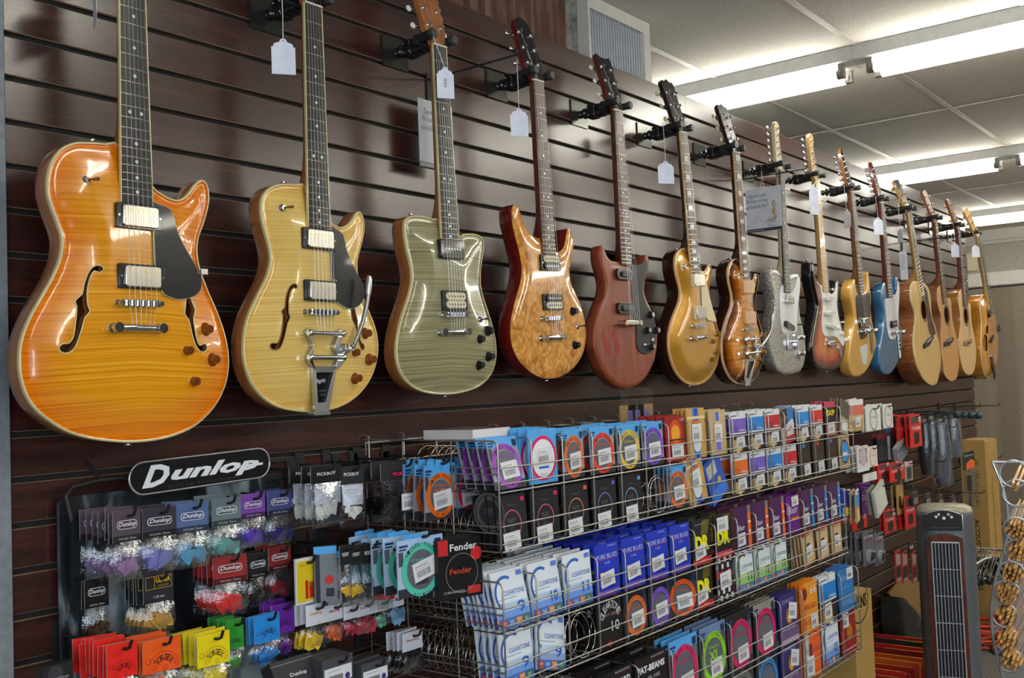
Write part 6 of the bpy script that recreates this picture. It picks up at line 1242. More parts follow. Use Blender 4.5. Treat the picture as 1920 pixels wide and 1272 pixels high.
def pickpack(hc, pc, title='Dunlop', hf=.45, oval=True, sub='NYLON .73mm', npk=6, tc=(.8, .8, .82), psz=.40, solid=None):
    def make(w, h, label, cat, name):
        p = Pack(w, h*hf, .0012, hc, Wt); f = Fr((0, 0, h*(1-hf)), (1, 0, 0), (0, 0, 1), (0, -1, 0)); p.f = f; p.mb = MB()
        p.mb.box((-w/2, 0, h*(1-hf)), (w/2, .0012, h), 0, (.6, .6, .6)); p.r(-1, 0, 1, 1, hc, .0002); p.r(-1, 0, 1, .2, tuple(c*.25 for c in hc), .0004) if oval else None
        if oval and hf > .3:
            ol = rrect(-w*.36, h*hf*.40, w*.36, h*hf*.68, h*hf*.12, 4); poly(p.mb, f, ol, .0007, tc); ol = rrect(-w*.34, h*hf*.42, w*.34, h*hf*.66, h*hf*.11, 4); poly(p.mb, f, ol, .0010, tuple(c*.6 for c in hc))
        p.t_(title, 0, .54 if hf < .6 else .42, .62, .19 if hf < .6 else .2, tc, .0013, shear=.3 if oval else 0, bold=.02)
        if sub: p.t_(sub, 0, .10, .6, .07, (.55, .55, .55), .0013)
        if solid: solid(p)
        o = p.build(label, cat, name=name); WL[o.name] = Vector((0, 0, 0))
        if hf < .98:
            random.seed(int(w*1e5)+int(pc[0]*100)); bh = h*(1-hf); pm = mat('pick_%02x%02x%02x' % tuple(int(c*255) for c in pc), pc, .35, coat=.3, noise=.15)
            for k in range(npk):
                s = w*psz; f2 = Fr((random.uniform(-.27, .27)*w, .0018*(k-2), bh*(.30+.14*random.random())), (1, 0, 0), (0, 0, 1), (0, -1, 0)).sub(0, 0, 0, random.uniform(-2.6, 2.6))
                mb = MB(); slab(mb, f2, pickpts(s), 0, .0011, .0003); mb.build('pick', pm, o)
            mb = MB(); rows = []
            for i in range(9):
                v = i/8; bul = .010*math.sin(math.pi*min(1, v*1.05))*(1 if v < .97 else 0)
                rows.append([(w*(-.5+j/8)*(1.02-.05*math.sin(v*6+j)), -.001-bul*math.sin(math.pi*j/8)-.0012*math.sin(j*2.3+i*1.7), bh*(1-v)) for j in range(9)])
            mb.grid(rows); mb.build('clear_bag', CLEAR, o)
        return o
    return make
A = (80, 820, 2.815); B = (520, 800, 2.695)
# back panel and oval sign
q0 = W(108.5, 932, .02); q1 = W(531, 888, .02); zt = (q0.z+q1.z)/2
m, nt, bs = newmat('photographic_panel'); tc = N(nt, 'ShaderNodeTexCoord'); mp = N(nt, 'ShaderNodeMapping'); mp.inputs['Rotation'].default_value = (0, R(38), 0); mp.inputs['Scale'].default_value = (11, 1, 3.5); L(nt, tc.outputs['Object'], mp.inputs[0])
nz = N(nt, 'ShaderNodeTexNoise'); nz.inputs['Scale'].default_value = 1; nz.inputs['Detail'].default_value = 5; nz.inputs['Distortion'].default_value = .8; L(nt, mp.outputs[0], nz.inputs[0])
L(nt, ramp(nt, nz.outputs['Fac'], [(.40, S((12, 14, 18))), (.52, S((44, 50, 56))), (.62, S((150, 162, 168)))]), bs.inputs['Base Color']); bs.inputs['Roughness'].default_value = .35
mb = MB(); f = Fr((0, WY-.02, 0), (1, 0, 0), (0, 0, 1), (0, -1, 0)); slab(mb, f, rrect(q0.x, zt-.46, q1.x, zt, .012), -.006, 0, .001)
pn = mb.build('photo_backdrop', m, label='black and grey photographic panel behind the hanging pick packs', cat='backdrop')
mb = MB(); mb.tube([(q0.x+.01, WY-.045, zt-.04), (q0.x, WY-.045, zt+.004), (q0.x+.012, WY-.045, zt+.018), (q0.x+.06, WY-.04, zt+.024), (q1.x, WY-.03, zt+.026)], .004, 8); mb.build('panel_rail', BLACKM, pn)
for k in (.07, .35): 
    mb = MB(); mb.tube([(q0.x+k, WY-.04, zt+.024), (q0.x+k-.006, WY-.01, zt+.05), (q0.x+k-.006, WY+.004, zt+.056)], .004, 6); mb.build('rail_hook', BLACKM, pn)
sa, sb = W(241, 893, .06), W(506, 866, .06); sw, zc = sb.x-sa.x, (sa.z+sb.z)/2-.004
f = Fr(((sa.x+sb.x)/2, WY-.06, zc), (1, 0, 0), (0, 0, 1), (0, -1, 0)); f = f.sub(0, 0, 0, R(1.5))
mb = MB(); slab(mb, f, rrect(-sw/2, -.030, sw/2, .030, .0298, 8), -.004, 0, .001); sg = mb.build('brand_sign', GLOSSP if False else BLACKP, label='black oval sign with a chrome rim and white script lettering', cat='sign')
mb = MB(); mb.tube([f.p(u, v, 0) for u, v in rrect(-sw/2+.001, -.029, sw/2-.001, .029, .0288, 8)], .0022, 6, closed=True); mb.build('rim', mat('satin_rim', (.55, .56, .6), .3, .9), sg)
mb = MB(); text(mb, f, 'D', -sw*.33, .002, .058, .040, (.8, .82, .86), .0016, shear=.4, bold=.04); text(mb, f, 'unlop', sw*.09, -.001, .200, .034, (.8, .82, .86), .0016, shear=.35, bold=.04)
rect(mb, f, sw*.28, -.004, sw*.44, .001, .0014, (.8, .82, .86)); text(mb, f, 'GUITAR ACCESSORIES', .0, -.021, .16, .005, S((60, 60, 66)), .0014); mb.build('lettering', PRINT, sg)
DK = S((54, 50, 58))
for q, hc, pc, n, lab, d, yaw in (
 ((372, 385, 520, 755), S((86, 72, 86)), S((166, 130, 180)), 6, 'pick pack with plum header and mauve picks', .14, 0),
 ((532, 372, 704, 712), S((58, 54, 66)), S((130, 130, 200)), 3, 'pick pack with charcoal header and lilac picks', .14, -4),
 ((712, 345, 872, 690), S((82, 104, 150)), S((90, 160, 200)), 3, 'pick pack with steel blue header and light blue picks', .14, -6),
 ((900, 320, 1045, 640), S((100, 116, 122)), S((110, 170, 165)), 3, 'pick pack with grey-teal header and teal picks', .14, -4),
 ((1048, 298, 1176, 580), S((120, 66, 160)), S((90, 60, 190)), 2, 'pick pack with purple header and violet picks', .14, 0),
 ((1192, 280, 1314, 565), S((70, 74, 130)), S((44, 34, 110)), 2, 'pick pack with indigo header and navy picks', .14, -3),
 ((222, 745, 350, 1085), S((26, 24, 26)), S((70, 46, 30)), 1, 'pick pack with black header and brown picks', .09, 0),
 ((910, 625, 1070, 945), S((150, 44, 44)), S((226, 44, 40)), 4, 'pick pack with red header and scarlet picks', .13, -10),
 ((1082, 612, 1192, 895), S((34, 32, 36)), S((24, 24, 26)), 1, 'pick pack with black header and black picks', .12, 0),
 ((1194, 575, 1312, 850), S((124, 40, 40)), S((140, 20, 34)), 2, 'pick pack with brick header and wine red picks', .12, 0)):
    hang(A, q, d, pickpack(hc, pc), lab, n=n, sp=.016, yaw=yaw, hk=lab.replace('pick pack with ', '')+' pack')
def ultex(p):
    p.r(-.86, .46, .86, .90, S((190, 150, 30)), .0005); p.r(-.83, .48, .83, .88, (.015, .016, .022), .0007); p.r(-.30, .48, -.26, .88, S((190, 150, 30)), .001); p.t_('ULTEX', .28, .76, .48, .18, S((226, 186, 40)), .0012, bold=.03); p.t_('JAZZ III', .28, .55, .34, .08, S((190, 150, 30)), .0012); p.t_('1.38 mm', 0, .2, .35, .09, (.7, .7, .7), .0012)
hang(A, (532, 715, 693, 1040), .13, pickpack((.02, .022, .03), S((210, 160, 70)), title=' ', oval=False, sub=None, hf=.48, solid=ultex), 'pick pack with black and gold header and amber picks', n=4, sp=.014, hk='black and gold header packs')
def turtle(p):
    K = (.02, .015, .015); w, h = p.w, p.h
    ringtext(p.mb, p.f, 'TORTEX', w*.05, h*.10, w*.26, w*.15, R(150), R(30), K, .0012)
    for a0, a1, r in ((20, 160, .40), (20, 160, .19)): ring(p.mb, p.f, w*.05, h*.10, w*r, w*(r+.008), .001, K, a0=R(a0), a1=R(a1), n=16)
    for cu, cv, r in ((-.36, .32, .07), (-.22, .10, .06), (.10, .06, .06), (.38, .12, .05)): ring(p.mb, p.f, w*cu, h*(.05+cv), w*(r-.008), w*r, .001, K, n=14)
for q, c, n, lab, d, bg, yaw in (
 ((338, 1085, 502, 1272), S((232, 40, 30)), 8, 'red card pick pack', .20, 0, 0), ((535, 1062, 723, 1238), S((244, 92, 26)), 4, 'orange card pick pack', .19, 0, -7), ((820, 1035, 985, 1205), S((240, 214, 20)), 6, 'yellow card pick pack', .19, 0, -4),
 ((968, 962, 1062, 1118), S((46, 150, 50)), 4, 'green card pick pack', .15, 0, 0), ((1118, 935, 1252, 1082), S((40, 140, 222)), 2, 'sky-blue card pick pack', .16, 0, 0), ((1210, 878, 1330, 1035), S((110, 40, 160)), 3, 'purple card pick pack', .14, 0, 0)):
    x0, y0, x1, y1 = q; hh = y1-y0
    hang(A, (x0, y0, x1, y0+hh*1.72), d, pickpack(c, c, title=' ', oval=False, sub=None, hf=.58, solid=turtle, npk=6, psz=.42), lab, n=n, sp=.012, yaw=yaw, hk=lab)
# middle hooks
for q, hc, pc, n, lab, d, tt in (((172, 198, 325, 505), (.01, .01, .012), S((236, 234, 230)), 2, 'clear pack of white picks with black header', .20, 'PICKBOY'), ((328, 200, 425, 515), (.012, .012, .014), S((240, 238, 230)), 0, 'narrow clear pack of white picks turned aside', .19, 'PICKBOY'),
                                 ((525, 178, 738, 482), (.03, .03, .034), S((22, 22, 26)), 2, 'wide clear pack of black picks with pink logo', .21, ' ')):
    def sol(p, tt=tt):
        if tt != ' ': p.r(-.80, -1.25, .92, -.06, S((206, 208, 222)), .0003); p.r(-.4, -.4, .6, -.35, (.4, .4, .42), .0006); p.r(-.2, -.55, .4, -.51, (.4, .4, .42), .0006)
        if tt == ' ': p.r(-.5, .14, .5, .50, (.01, .01, .01), .0006); p.t_('PICKBOY', 0, .32, .46, .22, S((240, 40, 110)), .0012, bold=.04)
    o = hang(B, q, d, pickpack(hc, pc, title=tt, oval=False, sub=None, hf=.28, solid=sol, psz=.34, npk=7), lab, n=n, sp=.03, hk='clear pack', yaw=(-22 if 'aside' in lab else 0))
    if tt == ' ':
        x, zb, w, h = spot(B, *q, d); sticker(o, Fr((0, -.014, 0), (1, 0, 0), (0, 0, 1), (0, -1, 0)), .01, h*.34, .042, .034, 0, 0)
def hangring(c, body=GREY, top=SKY, ti='NICKEL WOUND', st=(.1, .36, .044, .036, 6), xl=True):
    def make(w, h, label, cat, name):
        p = ringpack(c, top, body, ti, xl, w, h*.92, st)
        for cu in (-.55, -.12): slab(p.mb, p.f, [(cu*w/2-.012, h*.92), (cu*w/2+.014, h*.92), (cu*w/2+.016, h*.98), (cu*w/2+.004, h*1.0), (cu*w/2-.012, h*.99)], -.001, .0002, col=SKY)
        return p.build(label, 'string pack', name='string_pack')
    return make
hang(B, (740, 165, 905, 470), .27, hangring(S((232, 104, 20))), 'hanging string pack with an orange ring and blue hanger tab', n=2, sp=.03, hk='orange-ringed string pack', yaw=2)
hang(B, (905, 155, 1028, 450), .26, hangring(S((236, 26, 96)), xl=False), 'hanging string pack with a hot pink ring', n=1, sp=.03, hk='pink-ringed string pack')
hang(B, (612, 535, 832, 850), .30, hangring(TEAL, S((176, 196, 220)), S((170, 200, 235)), st=(.15, .44, .048, .038, 12)), 'hanging string pack with a teal ring, largest of the hanging ones', n=4, sp=.035, hk='teal-ringed string packs', yaw=-3)
def cardmk(body, lines=(), st=None, t=.004, edge=None, kids=None, name2=None):
    def make(w, h, label, cat, name):
        p = plain(body, w, h, lines, st, t, edge)
        if kids: p.kids = kids(w, h)
        return p.build(label, cat, name=name)
    return make
def slabkid(pts, w0, w1, m, nm, bev=.001): return lambda o, f: (WL.__setitem__(o.name, Vector((0, 0, 0))), (lambda mb: (slab(mb, f, pts, w0, w1, bev), mb.build(nm, m, o)))(MB()))
hang(B, (92, 662, 202, 895), .17, cardmk(S((226, 224, 214)), [('r', -.86, .05, .86, .93, S((228, 196, 30))), ('t', 'Worry-Free!', 0, .84, .6, .05, (.1, .1, .1)), ('r', -.15, .1, .12, .5, S((190, 40, 24)), .0012), ('r', .2, .1, .62, .42, S((190, 40, 24)), .0012), ('r', .2, .36, .8, .46, S((170, 90, 20)), .0014)]), 'white-bordered yellow card with red bars', 'card pack', name='card_pack', hk='yellow card')
for q, lab in (((200, 605, 288, 890), 'tall blue-topped boxed pack seen from its edge, left one'), ((240, 625, 312, 905), 'tall blue-topped boxed pack seen from its edge, right one')):
    hang(B, q, .19, cardmk(S((120, 124, 130)), [('r', -1, .86, 1, 1, SKY), ('r', -.9, 0, -.5, .86, (.012, .015, .03)), ('d', .3, .4, .2, S((200, 40, 40))), ('r', 0, .1, .7, .25, (.02, .02, .03), .0012)], t=.02, edge=(.012, .015, .03)), lab, 'boxed pack', name='boxed_pack', yaw=-34)
for q, hc, pc, lab, n in (((318, 600, 372, 915), (.02, .02, .02), S((240, 190, 20)), 'slim clear pack with a yellow pick', 0), ((372, 600, 428, 910), (.02, .02, .02), S((232, 180, 30)), 'slim clear pack with yellow and black picks', 1), ((428, 590, 502, 905), (.015, .015, .015), S((40, 38, 32)), 'slim clear pack with a charcoal pick', 1), ((504, 588, 580, 925), (.015, .015, .015), S((230, 50, 40)), 'slim clear pack with red picks', 1)):
    hang(B, q, .22, pickpack(hc, pc, title='PICKBOY', oval=False, sub=None, hf=.32, psz=.62, npk=3), lab, n=n, sp=.02, hk='slim pick pack')
for q, tc_, pc, lab, n in (((145, 895, 245, 1130), S((220, 170, 20)), S((236, 196, 40)), 'white-header pack of yellow picks', 2), ((245, 890, 330, 1085), S((200, 70, 50)), S((232, 104, 60)), 'white-header pack of orange picks', 1), ((335, 905, 400, 1055), S((180, 50, 60)), S((200, 40, 60)), 'white-header pack of crimson picks', 1), ((400, 880, 488, 1045), S((180, 50, 60)), S((206, 60, 76)), 'white-header pack of rose red picks', 1), ((488, 870, 560, 1010), S((60, 150, 120)), S((110, 180, 150)), 'white-header pack of sea green picks', 0), ((556, 850, 640, 985), S((60, 120, 180)), S((130, 180, 220)), 'white-header pack of pale blue picks', 0), ((632, 1035, 735, 1240), S((200, 140, 60)), S((34, 34, 38)), 'white-header pack of black picks', 3)):
    hang(B, q, .17, pickpack(S((226, 228, 236)), pc, title='Snarling', oval=False, sub='Picks', hf=.46, tc=tc_, psz=.6, npk=4), lab, n=n, sp=.014, hk='white-header pack')
def fside(w, h):
    def k(o, f):
        WL[o.name] = Vector((0, 0, 0)); g = Fr((-w/2-.0004, .03, h/2), (0, 0, 1), (0, 1, 0), (-1, 0, 0)); mb = MB()
        text(mb, g, 'nickel-plated steel', -h*.12, -.012, h*.62, .011, (.75, .75, .75), .0003, bold=.01); rect(mb, g, h*.1, .004, h*.42, .020, .0002, S((190, 40, 44))); text(mb, g, 'Fender', h*.02, .008, h*.3, .014, (.7, .7, .7), .0005, shear=.3)
        mb.build('side_printing', PRINT, o)
    return [k]
hang(B, (835, 565, 1012, 868), .33, cardmk(S((24, 22, 24)), [('t', 'Fender', .15, .86, .62, .12, (.8, .8, .8), .02), ('t', 'Fender', -.0, .46, .5, .10, S((190, 70, 50)), .02), ('r', -1, .74, -.55, 1, S((200, 40, 44))), ('d', .74, .72, .13, S((214, 44, 52))), ('r', .3, .05, .9, .18, S((190, 50, 50))), ('o', .05, .42, .36, .37, S((150, 150, 150))), ('t', 'ORIGINAL', -.3, .12, .5, .04, (.5, .5, .5))], t=.06, edge=(.02, .018, .02), kids=fside), 'black and red string box with white script lettering', 'box', name='string_box', yaw=-14)
for q, lab in (((228, 1165, 382, 1290), 'grey tin with a large white price label, left of the clear-framed one'), ((425, 1185, 562, 1290), 'dark tin in a clear case with a white price label')):
    hang(B, q, .22, cardmk(S((74, 76, 82)), [('r', -.9, .02, .9, .62, (.78, .78, .8)), ('r', -.6, .1, .3, .3, (.2, .2, .22), .0012), ('r', -.7, .46, .2, .5, (.5, .5, .5), .0012)] + ([('d', .6, .15, .08, S((70, 50, 130)), .0014)] if 'clear' in lab else []), t=.02), lab, 'tin', n=2 if 'clear' in lab else 0, sp=.022, name='pick_tin', hk='tin')
hang((80, 820, 2.815), (0, 1200, 160, 1290), .17, cardmk((.02, .02, .022), [('t', 'Dunlop', .0, .2, .7, .2, (.5, .5, .55)), ('d', -.2, .5, .25, S((60, 60, 64)))], t=.02), 'black shiny pack at the lower left corner', 'card pack', name='card_pack')
hang(B, (0, 1160, 210, 1290), .20, cardmk(S((52, 52, 56)), [('t', 'Dunlop', .1, .3, .4, .2, (.8, .8, .8), .02), ('r', -1, .8, 1, .84, S((120, 120, 124)))], t=.03), 'dark pouch with white oval lettering beside the tins', 'card pack', name='card_pack', tilt=-30)
mb = MB()
for k, (px, py) in enumerate(((560, 858), (610, 850), (668, 844), (722, 838))):
    x = W(px, py, 0).x; hook(x, CH-.150, .12, 'empty black display hook, %s of the four along the upper slot' % ('leftmost', 'second', 'third', 'rightmost')[k])
# ------------------------------------------------------------------ right-hand hooks
Q1 = (1560, 740, 7.95); Q2 = (1560, 880, 7.067); Q3 = (1700, 740, 5.783)
def C_(F, q, d, body, lines, lab, cat='card pack', n=0, hk=None, sp=.02, yaw=0, roll=0, st=None, t=.004, kids=None, name='card_pack'):
    return hang(F, q, d, cardmk(body, lines, st, t, kids=kids), lab, cat, n, sp, yaw, roll, hk, name)
WR = lambda c: [('o', 0, .48, .36, .41, c), ('t', 'MI', 0, .55, .3, .1, tuple(q*.8 for q in c)), ('t', 'LIGHT', 0, .35, .3, .04, (.6, .5, .5))]
C_(Q1, (255, 75, 470, 545), .34, S((206, 178, 130)), [('r', -1, .82, 1, 1, Wt), ('r', -1, .5, 1, .82, S((206, 110, 90))), ('r', -.7, .02, .8, .34, S((180, 140, 80)))], 'tan and coral acoustic pack jutting above the rack end', st=(.1, .28, .04, .036, 2), n=1)
C_(Q1, (505, 180, 725, 540), .32, S((232, 230, 220)), WR(S((110, 132, 150))), 'white pack with a slate blue ring on a hook', n=4, hk='slate blue ringed white packs')
C_(Q1, (765, 140, 905, 500), .32, S((232, 230, 222)), WR(S((150, 140, 160))), 'white pack with a lavender ring on a hook', n=3, hk='lavender ringed white packs')
C_(Q1, (375, 770, 545, 1150), .36, S((220, 214, 214)), [('r', -.6, .35, .7, .9, S((110, 40, 50))), ('d', 0, .6, .3, S((190, 180, 180)), .0014), ('r', -1, 0, 1, .1, (.8, .8, .85), .0012)], 'white and maroon pack below the rack end', n=2)
C_(Q1, (535, 770, 675, 1080), .34, S((230, 224, 214)), WR(S((216, 130, 110))), 'white pack with a salmon ring', n=2, hk='salmon ringed white packs')
C_(Q1, (470, 1170, 670, 1290), .33, S((228, 228, 224)), [('o', 0, .5, .36, .41, S((120, 150, 160)))], 'white pack with a sea blue ring partly below the salmon one')
C_(Q1, (800, 380, 960, 960), .14, S((44, 60, 96)), [('r', -1, .7, 1, 1, S((70, 90, 140))), ('r', -.8, 0, -.3, .6, (.7, .7, .75))], 'navy blue hanging strap bag behind the white packs', 'bag')
C_(Q1, (680, 600, 830, 1030), .16, (.02, .02, .024), [('r', -.8, .1, .8, .6, (.05, .05, .06)), ('r', -1, .85, 1, 1, S((120, 30, 40)))], 'black blister pack with a maroon header', n=1)
def snark(F, q, d, lab, n=0, dark=(.03, .02, .02), hk=None, title='TUNER'):
    return C_(F, q, d, S((216, 44, 36)), [('r', -.8, .72, .5, .95, S((80, 70, 70))), ('t', title, 0, .58, .8, .1, (.8, .8, .8), .02), ('r', -.4, .1, .3, .45, dark), ('d', .2, .28, .16, dark, .0014)], lab, n=n, hk=hk, st=(.66, .84, .02, .024))
snark(Q1, (1165, 300, 1335, 785), .26, 'tall red blister pack with black lettering, highest of the red ones', 2, hk='tall red blister packs')
snark(Q1, (960, 310, 1080, 790), .16, 'slim red blister pack left of the tallest one', 2)
C_(Q1, (990, 700, 1130, 960), .22, S((150, 150, 156)), [('t', 'SNARK', 0, .7, .9, .2, (.05, .05, .05), .03), ('r', -1, 0, 1, .5, S((120, 126, 134)))], 'grey crumpled pouch with black lettering', 'pouch', roll=-20, t=.02)
snark(Q1, (685, 1030, 860, 1290), .22, 'red capo pack below the black blister pack', 1, title='CAPO'); snark(Q1, (865, 1020, 1080, 1290), .24, 'red capo pack right of the crumpled pouch', 1, title='CAPO', hk='red capo packs')
C_(Q1, (1085, 1000, 1205, 1290), .24, S((150, 140, 130)), [('r', -1, .8, 1, 1, S((226, 180, 190))), ('r', -.5, .1, .6, .7, S((60, 60, 56)))], 'slim clear pack with a pink header', hk='slim clear pack', n=1)
C_(Q2, (130, 290, 225, 690), .34, S((48, 44, 140)), [('t', 'DR', .1, .3, .9, .3, S((226, 214, 30)), .05), ('r', -1, 0, 1, .1, S((200, 50, 80)))], 'small blue and yellow pack at the end of the middle rack', n=1)
C_(Q2, (285, 265, 395, 705), .36, S((190, 160, 110)), [('r', -1, .82, 1, 1, Wt), ('r', -1, .5, 1, .84, S((60, 150, 220))), ('r', -.7, .05, .6, .4, S((220, 200, 150)), .001)], 'hanging sky-blue and white acoustic pack', n=3, yaw=12, hk='sky-blue hanging packs')
C_(Q2, (395, 190, 510, 590), .26, S((110, 46, 140)), [('t', 'Elixir', 0, .55, .9, .2, (.8, .8, .85)), ('r', -.4, .3, .9, .36, S((230, 120, 50)), .001)], 'hanging purple pack with white lettering', n=1)
C_(Q2, (595, 190, 740, 560), .34, S((196, 198, 188)), [('r', -.8, .1, .8, .9, S((214, 214, 200))), ('r', -.1, .4, .7, .65, S((224, 216, 186)), .001)], 'silver foil pouch hanging tilted, front one', 'pouch', roll=-20, hk='silver foil pouches', t=.012)
C_(Q2, (520, 230, 610, 560), .31, S((170, 172, 160)), [('r', -.8, .1, .8, .9, S((186, 186, 174)))], 'silver foil pouch hanging tilted, rear one', 'pouch', roll=-16, t=.012)
snark(Q2, (270, 560, 465, 800), .24, 'orange-red capo pack beneath the sky-blue hanging packs', 0, title='CAPO'); snark(Q2, (690, 540, 845, 845), .26, 'orange-red pack with a black clip, below the foil pouches', 1, hk='orange-red clip pack'); snark(Q2, (965, 370, 1105, 780), .24, 'orange-red tuner pack nearest the fan', 2, hk='orange-red tuner pack')
C_(Q2, (860, 200, 950, 600), .22, S((176, 140, 90)), [('r', -.5, .2, .7, .6, (.03, .03, .03)), ('r', .2, .25, .5, .7, S((210, 200, 40)), .0012)], 'brown card pack with a yellow and black tool', n=1)
def capo(q, lab, n, hk):
    kd = lambda w, h: [slabkid([(-w*.32, h*.10), (w*.30, h*.10), (w*.34, h*.42), (-w*.05, h*.46), (-w*.34, h*.40)], .001, .012, mat('clear_blister', S((150, 152, 158)), .15, coat=.5), 'blister'), slabkid([(-w*.16, h*.14), (w*.12, h*.16), (w*.22, h*.34), (-w*.05, h*.38)], .012, .018, BLACKP, 'capo')]
    C_(Q2, q, .27, S((112, 112, 118)), [('t', 'KYSER', 0, .84, .8, .08, (.7, .7, .72), .02), ('r', -.6, .7, .6, .78, S((130, 60, 110)))], lab, n=n, hk=hk, kids=kd, name='capo_pack', sp=.025)
capo((415, 820, 560, 1270), 'grey capo blister pack, left one', 4, 'left grey capo packs'); capo((575, 840, 690, 1270), 'grey capo blister pack, right one', 1, 'right grey capo packs')
for k, x in enumerate((840, 930, 1060)): C_(Q2, (x, 1080, x+75 if k < 2 else 1120, 1500), .20, S((190, 50, 44)), [('r', -.7, .55, .8, .9, S((160, 150, 146))), ('r', -.8, .1, .8, .5, (.02, .02, .022)), ('r', -.7, .02, .7, .14, S((150, 150, 150)), .001)], 'red and black accessory pack low by the fan, '+('left', 'middle', 'right')[k]+' one', n=0, hk='red and black pack')
C_(Q2, (1020, 960, 1080, 1110), .2, (.03, .03, .03), [('t', 'FUN', 0, .5, .8, .3, (.8, .8, .8), .03)], 'little black card with white lettering near the fan')
for k, (q, col, n) in enumerate((((170, 225, 235, 900), S((40, 44, 50)), 0), ((250, 190, 315, 920), S((56, 62, 74)), 0), ((335, 210, 415, 1010), S((92, 98, 112)), 0), ((400, 200, 450, 700), S((40, 44, 54)), 0), ((465, 190, 535, 700), S((96, 104, 118)), 0))):
    x, zb, w, h = spot(Q3, *q, .22)
    def mk(w, h, label, cat, name, col=col):
        p = Pack(w, h*.14, .002, (.02, .02, .022), (.02, .02, .022)); p.mb = MB(); p.f = Fr((0, 0, h*.86), (1, 0, 0), (0, 0, 1), (0, -1, 0)); p.r(-1, 0, 1, 1, (.02, .02, .022)); p.t_('STRAP', 0, .4, .6, .3, (.7, .7, .7))
        p.mb.tube([(0, 0, h*.04), (0, 0, h*.2), (0, 0, h*.7), (0, 0, h*.88)], [w*.25, w*.34, w*.33, w*.2], 10, 0, col)
        o = p.build(label, cat, name=name); WL[o.name] = Vector((0, 0, 0)); mb = MB()
        mb.tube([(0, 0, 0), (0, 0, h*.05), (0, 0, h*.5), (0, 0, h*.86)], [w*.2, w*.42, w*.40, w*.34], 10, cap=False); mb.build('clear_bag', CLEAR, o); return o
    hang(Q3, q, .22, mk, ('leftmost', 'second', 'longest grey', 'short dark', 'rightmost pale')[k]+' rolled strap in a clear bag on the right-hand hooks', 'bagged strap', n, .04, name='bagged_strap', hk='%s rolled strap' % ('leftmost', 'second', 'longest', 'short dark', 'rightmost')[k])
def brush(w, h, label, cat, name):
    p = plain((.03, .04, .05), w, h, [('r', -.4, .78, 1, .70, S((240, 110, 40))), ('t', 'BRUSH', .1, .94, .7, .04, (.7, .7, .7))], None, .003); p.mb = MB(); p.r(-1, .70, 1, 1, (.02, .024, .03)); poly(p.mb, p.f, [(-w*.2, h*.70), (w*.5, h*.70), (w*.5, h*.82), (w*.2, h*.86), (-w*.2, h*.80)], .001, S((240, 110, 40)))
    p.t_('PRO MARK', .1, .94, .7, .04, (.7, .7, .7)); p.mb.tube([(0, 0, h*.30), (0, 0, h*.58)], .011, 8, 0, (.02, .02, .025)); p.mb.tube([(0, 0, h*.02), (-.004, 0, h*.16), (0, 0, h*.32)], [.009, .006, .004], 8, 0, (.06, .06, .06))
    o = p.build(label, cat, name=name); WL[o.name] = Vector((0, 0, 0)); mb = MB(); mb.box((-w*.48, -.022, 0), (w*.48, .0, h*.70)); mb.build('clear_tube', CLEAR, o); return o
hang(Q3, (612, 620, 745, 1235), .25, brush, 'black and orange carded drum brush in a clear tube', 'carded drum brush', name='carded_brush', hk='carded drum brush')
for k, (px, py, ex, ey) in enumerate(((1760, 757, 1834, 762), (1790, 765, 1871, 761), (1795, 838, 1851, 839), (1800, 858, 1875, 858), (1740, 928, 1842, 925), (1680, 800, 1790, 801), (1660, 862, 1770, 866))):
    a = W(px, py, 0); b = PX(ex, ey, a.x) if False else None; x = a.x; L_ = min(.6, WY-PX(ex, ey, x).y); z_ = PX(ex, ey, x).z
    hook(x, z_, max(.12, L_), 'long empty black hook at the far end of the slatwall, '+('uppermost', 'second from top', 'third from top', 'fourth from top', 'lowest', 'beside the tall red pack', 'above the capos')[k])
for k in range(4):
    q = W(1795+13.2*k, 778+.6*k, .26); mb = MB(); mb.lathe(q, (0, 0, 1), [(-.018, .004), (-.014, .016), (0, .019), (.010, .017), (.014, .006)], 12); mb.tube([(q.x, WY-.004, q.z+.02), (q.x, q.y, q.z+.02), (q.x, q.y, q.z+.008)], .002, 5)
    mb.build('hook_knob', mat('dark_teal_plastic', S((40, 60, 66)), .2), label='small dark round knob on a hook near the slatwall end, %s of four' % ('first', 'second', 'third', 'last')[k], cat='knob')
for k in range(4):
    q = W(1712+24*k, 935+2*k, .25); f = Fr(q, (1, 0, 0), (0, 0, 1), (0, -1, 0)); mb = MB(); slab(mb, f, rrect(-.035, -.03, .035, .03, .006, 2), 0, .012, .002, col=S((60, 60, 62))); rect(mb, f, -.028, -.022, .028, .004, .0126, S((150, 150, 150))); text(mb, f, 'EB', 0, -.008, .03, .016, (.05, .05, .05), .013)
    mb.tube([f.p(0, .03, .004), f.p(0, .05, .004), f.p(.012, .056, 0), (q.x+.012, WY-.002, q.z+.056)], .0025, 5, col=(.05, .05, .05)); mb.build('small_box', PRINT, label='small black and white box hanging just above the fan, %s of four' % ('first', 'second', 'third', 'last')[k], cat='box')
# ================================================================== FLOOR ITEMS
KR = mat('kraft_cardboard', S((176, 140, 78)), .8, noise=.08, nscale=12); KR2 = mat('brown_cardboard', S((150, 116, 68)), .8)
